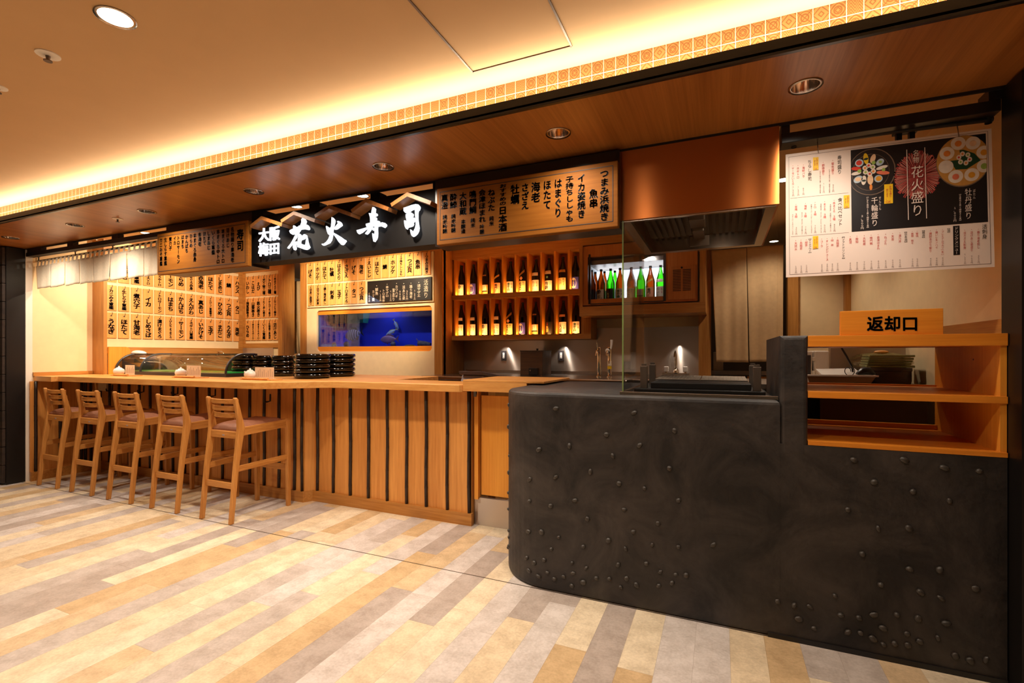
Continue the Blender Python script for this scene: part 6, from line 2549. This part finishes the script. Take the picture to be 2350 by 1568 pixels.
md = o.modifiers.new('thick', 'SOLIDIFY'); md.thickness = 0.004
b = B()
b.box(q0 - 0.008, q1 + 0.008, yy - 0.028, yy - 0.018, zt_ - 0.008, zt_ + 0.001)
b.box(q0 - 0.008, q1 + 0.008, yy + 0.278, yy + 0.288, zt_ - 0.008, zt_ + 0.001)
finish('rim', b, M['plasticwhite'], t)
b = B()
c0, c1 = aty(*K9(170, 435), yy + 0.05), aty(*K9(650, 410), yy + 0.05)
b.hexa([(c0.x, yy + 0.02, zt_ - 0.012), (c1.x, yy + 0.02, zt_ - 0.012), (c1.x, yy + 0.22, zt_ + 0.02), (c0.x, yy + 0.22, zt_ + 0.02),
        (c0.x, yy + 0.02, zt_ + 0.001), (c1.x, yy + 0.02, zt_ + 0.004), (c1.x, yy + 0.22, zt_ + 0.036), (c0.x, yy + 0.22, zt_ + 0.030)])
single('note_pad', b, M['ceramic'], 'white pad of paper lying in the plastic tub', 'paper pad')
b = B()
c0 = aty(*K9(700, 440), yy + 0.03)
b.tube([(c0.x - 0.045, yy + 0.02, zt_ + 0.004), (c0.x - 0.015, yy + 0.03, zt_ + 0.022), (c0.x + 0.015, yy + 0.04, zt_ + 0.024), (c0.x + 0.045, yy + 0.05, zt_ + 0.002)], [0.012, 0.024, 0.026, 0.012], 14)
single('black_handset', b, M['black'], 'black ribbed handset lying on the rim of the plastic tub', 'handset', smooth='auto')
b = B()
c0 = aty(*K9(500, 425), yy + 0.01)
pts = []
for k in range(22):
    a = k / 21 * 6.283 * 1.3
    pts.append((c0.x + 0.020 * math.cos(a) + 0.0012 * k - 0.01, yy + 0.01, c0.z + 0.024 * math.sin(a)))
b.tube(pts, 0.0022, 6)
single('coiled_cable', b, M['black'], 'thin black cable loop standing in the plastic tub', 'cable')
yy = 3.72
q0, q1 = aty(1856, 830, yy).x, aty(1904, 830, yy).x
t = thing('white_appliance', 'white countertop appliance behind the left end of the return shelves', 'appliance', (q0, yy, ZT))
b = B()
zt_ = aty(1880, 805, yy).z
b.box(q0 - 0.05, q0 + 0.02, yy, yy + 0.22, ZT, zt_ - 0.004, bev=0.008)
b.box(q0 + 0.028, q1, yy, yy + 0.22, ZT, zt_, bev=0.014, seg=3)
finish('housing', b, M['plasticwhite'], t)
b = B()
b.box(q0 - 0.045, q0 + 0.012, yy - 0.003, yy, ZT + 0.03, zt_ - 0.03)
finish('dark_window', b, M['plasticdark'], t)
b = B()
for dz in (0.05, 0.14):
    b.box(q0 + 0.018, q0 + 0.036, yy - 0.010, yy + 0.001, ZT + dz, ZT + dz + 0.025, bev=0.003)
finish('hinge', b, M['plasticwhite'], t)
yy = 3.62
t = thing('wooden_tub', 'round brown wooden tub wrapped in clear film behind the return shelves', 'tub', (0, yy, ZT))
q0, q1 = aty(1995, 860, yy).x, aty(2100, 860, yy).x
rr_ = (q1 - q0) / 2
zt_ = aty(2040, 845, yy).z
b = B()
b.lathe([(0, 0.001), (rr_ * 0.97, 0), (rr_, 0.02), (rr_, zt_ - ZT - 0.02), (rr_ * 1.03, zt_ - ZT - 0.018), (rr_ * 1.03, zt_ - ZT), (0, zt_ - ZT)], ((q0 + q1) / 2, yy + rr_ * 0.6, ZT), 32)
finish('tub_body', b, M['boxwood'], t, smooth='auto')
b = B()
p0, p1 = aty(1990, 830, yy).x, aty(2102, 830, yy).x
M['leafmat'] = wood('bamboo_leaf_stack', (176, 164, 108), (110, 128, 84), 'X', 40, 0.6, 0.1)
t = thing('leaf_bundle', 'stack of pale green decorative leaf sheets in clear wrap on the wooden tub', 'bundle', (p0, yy, zt_))
for k in range(5):
    b = B()
    b.box(p0 + 0.004 * k, p1 - 0.006 * ((k * 3) % 4), yy + 0.01, yy + 0.19, zt_ + 0.003 + k * 0.016, zt_ + 0.003 + k * 0.016 + 0.013, bev=0.003)
    finish('leaf_sheet', b, M['leafmat'], t)
b = B()
b.ball(((p0 + p1) / 2 - 0.03, yy + 0.10, zt_ + 0.042), ((p1 - p0) / 2 + 0.045, 0.125, 0.052), 28, 16)
for v in b.bm.verts:
    v.co += Vector((rs.uniform(-1, 1), rs.uniform(-1, 1), rs.uniform(-1, 1))) * 0.006
    v.co.z = max(v.co.z, zt_ + 0.001)
finish('plastic_wrap', b, M['caseglass'], t)
b = B()
cc = aty(2034, 811, yy)
b.ball((cc.x, yy + 0.1, zt_ + 0.098), (0.04, 0.03, 0.012), 12, 6)
finish('twine', b, M['plaque'], t, smooth=True)
b = B()
q0, q1 = aty(1905, 820, 3.98).x, aty(2080, 820, 3.98).x
b.box(q0, q1, 3.96, 4.04, 0.3, 1.42)
single('steel_cabinet', b, M['steel'], 'tall steel cabinet behind the wrapped bundle', 'cabinet')
b = B()
c0, c1 = aty(*K9(410, 135), 3.55), aty(*K9(540, 370), 3.55)
b.tube([(c0.x - 0.03, 3.55, 1.42), (c0.x, 3.55, c0.z), ((c0.x + c1.x) / 2, 3.55, (c0.z + c1.z) / 2 + 0.004), (c1.x, 3.55, c1.z), (c1.x + 0.01, 3.55, ZT + 0.004)], 0.006, 8)
single('black_cable', b, M['black'], 'black cable hanging down behind the top return shelf', 'cable')
b = B()
yy = 3.40
p = [aty(1883, 990, yy), aty(2136, 1000, yy), aty(2142, 915, yy), aty(1886, 905, yy)]
b.prism([(p[0].x, yy, 0.55), (p[1].x, yy, 0.55), (p[2].x - 0.004, yy + 0.09, ZT - 0.032), (p[3].x + 0.004, yy + 0.09, ZT - 0.032)], (0, 0.015, 0))
single('leaning_panel', b, mat('grey_board', (126, 104, 84), 0.6, vary=0.04), 'large grey beige board leaning under the table behind the shelves', 'board')
b = B()
b.box(cornx - 0.24, cornx - 0.004, 4.25, 4.9, 0.0, 1.36)
single('beige_fridge', b, mat('beige_fridge', (206, 178, 142), 0.5, vary=0.02), 'plain beige refrigerator side in the right rear corner', 'refrigerator')


# ================================================================== white menu poster and its rail
t = thing('poster_rail', 'thin black rail on brackets carrying the white menu poster', 'rail', (0.3, 2.665, 2.30))
b = B()
pa, pb = aty(1790, 335, 2.665), aty(2290, 272, 2.665)
b.tube([(rx0, 2.665, pa.z), (XR - 0.001, 2.665, pb.z)], 0.010, 10)
finish('rail', b, M['blackmatt'], t, smooth='auto')
for px_ in (1822, 2268):
    c = aty(px_, 320, 2.665)
    zz = pa.z + (pb.z - pa.z) * (c.x - rx0) / (XR - rx0)
    b = B()
    b.lathe([(0.012, -0.012), (0.011, 0.03), (0.022, 0.045), (0, 0.046)], (c.x, 2.665, zz - 0.004), 14)
    finish('bracket', b, M['blackmatt'], t, smooth='auto')
b = B()
c = aty(2078, 300, 2.70)
for dx in (-0.035, 0.012):
    b.box(c.x + dx, c.x + dx + 0.02, 2.69, 2.715, 2.20, 2.33)
b.box(c.x - 0.045, c.x + 0.042, 2.685, 2.72, 2.315, 2.33)
finish('spot_bracket', b, M['blackmatt'], t)

YPO = 2.640
K5 = crop(1780, 200, 3.484)
def PP(x, y, k=0):
    return aty(*K5(x, y), YPO - 0.0006 * k)
t = thing('menu_poster', 'large white printed menu poster hanging above the return shelf', 'poster', tuple(PP(82, 1520)))
b = B()
qd = [PP(83, 1522), PP(1752, 1438), PP(1726, 330), PP(80, 540)]
b.prism(qd, (0, 0.004, 0), bev=0.0)
finish('poster_sheet', b, M['posterwhite'], t)


def line(b, p, q, w, k=1):
    p, q = PP(*p, k), PP(*q, k)
    d = (q - p).normalized()
    n = Vector((-d.z, 0, d.x)) * w
    b.poly([p - n, q - n, q + n, p + n])


b = B()
B4 = [(105, 560), (1695, 352), (1722, 1412), (113, 1500)]
for i in range(4):
    line(b, B4[i], B4[(i + 1) % 4], 0.0007)
line(b, (118, 890), (582, 845), 0.0005)
line(b, (122, 1197), (585, 1163), 0.0005)
finish('printed_lines', b, M['greyprint'], t)
b = B()
b.poly([PP(608, 1158, 1), PP(1698, 1078, 1), PP(1680, 370, 1), PP(600, 505, 1)])
b.poly([PP(1422, 1345, 1), PP(1474, 1341, 1), PP(1470, 1107, 1), PP(1418, 1111, 1)])
finish('black_picture', b, M['posterblack'], t)


def ptext(s, x, y0, y1, w, m, k=2, bold=0.006):
    b = B()
    p0, p1 = PP(x, y0, k), PP(x + (y1 - y0) * 0.006, y1, k)
    s = ''.join(chr(ord(c) + 0xFEE0) if '0' <= c <= '9' else ('，' if c == ',' else c) for c in s)
    vtext(b, s, p0, p1, (PP(x + w, y0, k) - PP(x, y0, k)).x, (1, 0, -0.0), bold, 1.0)
    finish('lettering', b, M[m], t)


for s, x, y0, y1, w in (('寿司盛り', 510, 545, 695, 36), ('ちらし寿司', 272, 580, 750, 34), ('食べ比べセット', 515, 885, 1110, 38), ('活刺身', 1670, 1095, 1215, 44)):
    ptext(s, x, y0, y1, w, 'ink', bold=0.01)
for s, x, y0, y1 in (('・菊先盛り', 456, 575, 700), ('・銀蜂盛り', 380, 590, 706), ('・海鮮バラ', 222, 612, 725), ('・ネギトロ', 178, 615, 732), ('・サーモンいくら', 138, 620, 782), ('・本まぐろ ３種', 467, 895, 1066), ('・まぐろ ３種', 392, 905, 1050), ('・トロ ３種', 315, 912, 1027),
                     ('・海老 ３種', 238, 920, 1042), ('・軍艦 ３種', 163, 928, 1046), ('・烏龍茶', 495, 1195, 1280), ('・緑 茶', 452, 1197, 1272), ('・オレンジジュース', 411, 1200, 1390), ('・コーラ', 368, 1205, 1282), ('・緑茶', 245, 1210, 1276), ('・烏龍茶', 203, 1212, 1302),
                     ('・天然水', 161, 1215, 1308), ('・真澄', 597, 1185, 1252), ('・酔鯨', 650, 1180, 1248), ('・大和蔵', 708, 1176, 1265), ('・鳴門鯛', 763, 1172, 1262), ('・会津ほまれ', 820, 1168, 1300), ('・ねぶた', 878, 1164, 1262), ('・天寿', 935, 1158, 1230), ('・澤乃井', 993, 1155, 1245),
                     ('・豪快', 1130, 1143, 1200), ('・黒帯 悠々', 1092, 1146, 1256), ('・焼酎あがり割り', 1237, 1136, 1322), ('・濃いレモンハイ', 1285, 1132, 1292), ('・プレミアムモルツ[生]', 1334, 1130, 1346), ('・活さざえ刺身', 1510, 1132, 1296), ('・活けあじ姿造り', 1566, 1128, 1316), ('・踊り海老刺し', 1620, 1124, 1292)):
    ptext(s, x, y0, y1, 23, 'red')
for s, x, y0, y1 in (('980円', 460, 775, 840), ('1,300円', 384, 765, 846), ('900円', 222, 803, 864), ('1,200円', 181, 790, 870), ('1,400円', 140, 790, 874), ('860円', 470, 1092, 1157), ('500円', 392, 1097, 1164), ('700円', 316, 1102, 1170), ('760円', 240, 1112, 1177), ('450円', 165, 1117, 1182),
                     ('200円', 496, 1405, 1472), ('200円', 453, 1408, 1474), ('200円', 412, 1410, 1476), ('200円', 370, 1414, 1480), ('120円', 247, 1420, 1486), ('120円', 205, 1424, 1489), ('100円', 162, 1428, 1492), ('800円', 597, 1400, 1468), ('800円', 651, 1396, 1465), ('700円', 708, 1392, 1462), ('700円', 765, 1388, 1458),
                     ('600円', 822, 1384, 1454), ('600円', 880, 1382, 1450), ('500円', 936, 1378, 1446), ('500円', 994, 1376, 1444), ('500円', 1132, 1368, 1438), ('700円', 1094, 1370, 1440), ('400円', 1239, 1364, 1432), ('400円', 1287, 1361, 1430), ('430円', 1335, 1358, 1428), ('1,200円', 1513, 1330, 1417), ('980円', 1567, 1344, 1412), ('350円', 1622, 1342, 1410)):
    ptext(s, x, y0, y1, 18, 'greyprint')
for s, x, y0, y1 in (('【ソフトドリンク】', 541, 1182, 1385), ('【テイクアウト】', 274, 1202, 1335), ('【日本酒】', 1040, 1143, 1254), ('【燗酒】', 1181, 1132, 1218), ('【酒】', 1383, 1118, 1174)):
    ptext(s, x, y0, y1, 24, 'ink')
for s, x, y0, y1 in (('にぎり寿司六貫／細巻き四貫', 430, 655, 845), ('にぎり寿司七貫／細巻き四貫', 356, 665, 850), ('本鮪赤身／本鮪中トロ／本鮪大トロ', 438, 935, 1155), ('本鮪赤身／まぐろ／びんちょうまぐろ', 362, 930, 1165), ('本鮪大トロ／トロサーモン／とろはまち', 286, 935, 1168), ('甘えび／赤えび／活き車えび', 211, 1000, 1178), ('ネギトロ／とびっこ／しらす', 136, 1015, 1182)):
    ptext(s, x, y0, y1, 12, 'greyprint')
for s, x, y0, y1, w in (('名物', 1122, 500, 608, 52), ('花火盛り', 1132, 625, 1035, 106), ('千輪盛り', 791, 878, 1115, 58), ('2,500円', 692, 1022, 1138, 26), ('牡丹盛り', 1541, 808, 1058, 60), ('1,600円', 1433, 957, 1078, 26), ('せんりん', 834, 872, 985, 20), ('ぼたん', 1588, 815, 895, 22),
                        ('【にぎり寿司１２貫＋細巻き６貫】', 735, 868, 1136, 18), ('【玉寿司８貫＋細巻き６貫】', 1475, 845, 1078, 18), ('ドリンクメニュー', 1446, 1116, 1338, 34)):
    ptext(s, x, y0, y1, w, 'posterwhite', k=7, bold=0.008)
b = B()
line(b, (1048, 500), (1062, 1062), 0.0014, 6)
line(b, (1192, 482), (1207, 1050), 0.0014, 6)
finish('printed_lines', b, M['posterwhite'], t)
for (x0, y0, x1, y1) in ((298, 563, 343, 664), (544, 866, 590, 968), (297, 1193, 341, 1293), (868, 779, 938, 934)):
    b = B()
    s_ = -(x1 - x0) * 0.09
    b.poly([PP(x0, y1, 4), PP(x1, y1 + s_, 4), PP(x1, y0 + s_, 4), PP(x0, y0, 4)])
    finish('yellow_label', b, M['yellowtag'], t)
    xm = (x0 + x1) / 2
    w = (x1 - x0) * 0.30
    h = y1 - y0
    ptext('お持ち帰り', xm + w * 0.72, y0 + h * 0.05, y0 + h * 0.66, w, 'red', 5, 0.02)
    ptext('承ります。', xm - w * 0.55, y0 + h * 0.22, y0 + h * 0.78, w, 'red', 5, 0.02)
    b = B()
    htext(b, 'OK', PP(x0 + (x1 - x0) * 0.16, y0 + h * 0.90, 5), PP(x1 - (x1 - x0) * 0.16, y0 + h * 0.885, 5), (PP(xm, y0, 5) - PP(xm, y0 + h * 0.14, 5)).length, bold=0.02, fill=1.3)
    finish('lettering', b, M['red'], t)


def pdisc(m, x, y, rx, ry, k, clip=1684, rot=0.0, name='printed_food', n=28):
    b = B()
    pts = []
    for i in range(n):
        a = 2 * math.pi * i / n
        dx, dy = rx * math.cos(a), ry * math.sin(a)
        X_ = x + dx * math.cos(rot) - dy * math.sin(rot)
        Y_ = y + dx * math.sin(rot) + dy * math.cos(rot) - (dx * math.cos(rot)) * 0.10
        X_ = min(max(X_, 603), clip)
        pts.append(PP(X_, Y_, k))
    b.poly(pts[::-1])
    return finish(name, b, m, t)


fm = lambda n, c: mat('print_' + n, c, 0.45, vary=0.08, scale=60)
PM = {'rim': fm('rim', (120, 96, 78)), 'tray': fm('tray', (34, 26, 24)), 'yellow': fm('yellow', (224, 180, 30)), 'salmon': fm('salmon', (224, 116, 84)), 'shrimp': fm('shrimp', (232, 190, 150)), 'tuna': fm('tuna', (204, 58, 40)), 'white': fm('white', (226, 210, 194)),
      'nori': fm('nori', (34, 48, 40)), 'green': fm('green', (150, 174, 80)), 'orange': fm('orange', (224, 130, 50)), 'leaf': fm('leaf', (22, 62, 34)), 'bamboo': fm('bamboo', (196, 140, 66)), 'bowl': fm('bowl', (176, 190, 200)), 'uni': fm('uni', (220, 150, 40)),
      'meat': fm('meat', (176, 70, 64)), 'fat': fm('fat', (226, 170, 150))}
pdisc(PM['rim'], 768, 678, 192, 186, 2, name='printed_plate')
pdisc(PM['tray'], 766, 678, 185, 180, 2.3, name='printed_plate')
pdisc(PM['rim'], 760, 680, 150, 146, 2.6, name='printed_plate')
pdisc(PM['tray'], 760, 680, 147, 143, 2.8, name='printed_plate')
for m, x, y, rx, ry, r in (('yellow', 722, 572, 20, 44, -0.15), ('nori', 722, 575, 19, 9, -0.15), ('shrimp', 778, 572, 20, 38, 0.35), ('bowl', 669, 607, 34, 30, 0), ('tuna', 667, 606, 24, 20, 0), ('bowl', 835, 600, 34, 24, -0.5), ('green', 838, 598, 14, 10, 0),
                           ('tuna', 645, 652, 40, 15, 0.1), ('white', 645, 690, 40, 14, -0.1), ('white', 850, 643, 48, 14, -0.2), ('salmon', 858, 684, 54, 16, 0.15), ('bowl', 660, 738, 38, 26, -0.4), ('shrimp', 660, 737, 26, 17, 0), ('white', 705, 745, 20, 38, 0.1), ('nori', 706, 748, 17, 8, 0),
                           ('shrimp', 757, 740, 24, 40, -0.05), ('orange', 762, 800, 12, 24, 0), ('bowl', 822, 732, 34, 30, 0.2), ('uni', 824, 731, 24, 20, 0), ('green', 670, 671, 16, 15, 0), ('green', 783, 604, 16, 15, 0), ('green', 863, 660, 14, 14, 0)):
    pdisc(PM[m], x, y, rx, ry, 3.2 + 0.05 * (m in ('nori', 'tuna', 'green', 'shrimp', 'uni')) + 0.4 * (m in ('nori', 'green', 'uni')), rot=r, n=18)
for i in range(6):
    a = i * 1.047 + 0.4
    pdisc(PM['white'], 748 + 36 * math.cos(a), 660 + 34 * math.sin(a), 21, 19, 3.8, n=14)
    pdisc(PM[('orange', 'tuna', 'green')[i % 3]], 748 + 36 * math.cos(a), 660 + 34 * math.sin(a), 10, 9, 4.2, n=10)
# fan of meat slices printed behind the title
for k_, m in ((2.0, 'meat'), (2.4, 'fat')):
    b = B()
    rr2 = random.Random(3)
    cx_, cy_ = 1132, 705
    for i in range(120 if m == 'meat' else 84):
        a = 2 * math.pi * i / (120 if m == 'meat' else 84) + rr2.uniform(-0.02, 0.02)
        r1_ = rr2.uniform(165, 198) * (1.0 if m == 'meat' else 0.96)
        r0 = 0 if m == 'meat' else rr2.uniform(50, 120)
        w = 0.034 if m == 'meat' else 0.009
        p = [(cx_ + r0 * math.cos(a) * 1.0, cy_ + r0 * math.sin(a)), (cx_ + r1_ * math.cos(a - w), cy_ + r1_ * math.sin(a - w)), (cx_ + r1_ * math.cos(a + w), cy_ + r1_ * math.sin(a + w))]
        b.poly([PP(x, y - (x - cx_) * 0.10, k_) for x, y in p][::-1])
    finish('printed_meat', b, PM[m], t)
pdisc(PM['rim'], 1500, 592, 218, 206, 3.0, clip=1688, name='printed_plate', n=40)
pdisc(PM['bamboo'], 1500, 588, 213, 200, 3.2, clip=1688, name='printed_plate', n=40)
b = B()
b.poly([PP(x, y, 3.5) for x, y in ((1395, 590), (1440, 660), (1530, 655), (1640, 585), (1590, 530), (1500, 500), (1470, 505), (1480, 580))])
finish('printed_leaf', b, PM['leaf'], t)
for x, y, m in ((1460, 450, 'orange'), (1578, 447, 'shrimp'), (1370, 530, 'orange'), (1362, 637, 'white'), (1440, 715, 'salmon'), (1568, 700, 'uni'), (1668, 630, 'green'), (1665, 520, 'uni')):
    pdisc(PM['white'], x, y, 60, 52, 3.8, clip=1686)
    pdisc(PM[m], x, y + 2, 28, 24, 4.4, clip=1686, n=16)
for i in range(6):
    a = i * 1.047 + 0.2
    pdisc(PM['white'], 1508 + 44 * math.cos(a), 570 + 38 * math.sin(a), 20, 20, 3.9, n=14)
    pdisc(PM[('tuna', 'orange', 'green')[i % 3]], 1508 + 44 * math.cos(a), 570 + 38 * math.sin(a), 9, 9, 4.5, n=10)
b = B()
pdisc(PM['tray'], 285, 805, 46, 42, 2.2)
pdisc(PM['orange'], 285, 792, 36, 24, 2.8)
pdisc(PM['green'], 284, 790, 12, 8, 3.4)
b.bm.free()
# clear hooks
for px_, py_ in ((1877, 326), (2199, 283)):
    a = aty(px_, py_, YPO - 0.004)
    b = B()
    zz = pa.z + (pb.z - pa.z) * (a.x - rx0) / (XR - rx0)
    b.tube([(a.x - 0.003, 2.678, zz + 0.004), (a.x - 0.001, 2.665, zz + 0.013), (a.x, 2.652, zz + 0.004), (a.x, YPO - 0.003, zz - 0.04), (a.x + 0.002, YPO - 0.004, zz - 0.068)], 0.0018, 6)
    single('poster_hook', b, M['steelx'], 'thin wire hook holding the white menu poster at its ' + ('upper left' if px_ < 2000 else 'upper right'), 'hook', 'hooks of the menu poster')

# round fixture under the sign
c = atz(927, 566, 2.40)
c = aty(927, 567, 4.2)
t = thing('ceiling_speaker', 'grey round ceiling fixture with a chrome arm, below the lit sign', 'ceiling fixture', (c.x, 4.2, ZI))
b = B()
zc_ = c.z
b.lathe([(0.085, zc_ - ZI - 0.006), (0.092, zc_ - ZI + 0.004), (0.06, 0.0)], (c.x, 4.2, ZI), 28)
b.lathe([(0.062, zc_ - ZI - 0.004), (0.085, zc_ - ZI - 0.006)], (c.x, 4.2, ZI), 28)
finish('housing', b, M['greymetal'], t, smooth='auto')
b = B()
b.lathe([(0.062, zc_ - ZI - 0.004), (0.05, zc_ - ZI + 0.02), (0, zc_ - ZI + 0.02)], (c.x, 4.2, ZI), 24)
finish('lens', b, M['plasticdark'], t, smooth='auto')
b = B()
b.tube([(c.x + 0.075, 4.19, zc_ + 0.004), (c.x + 0.105, 4.17, zc_ + 0.028)], 0.022, 14)
finish('arm', b, M['chrome'], t, smooth='auto')
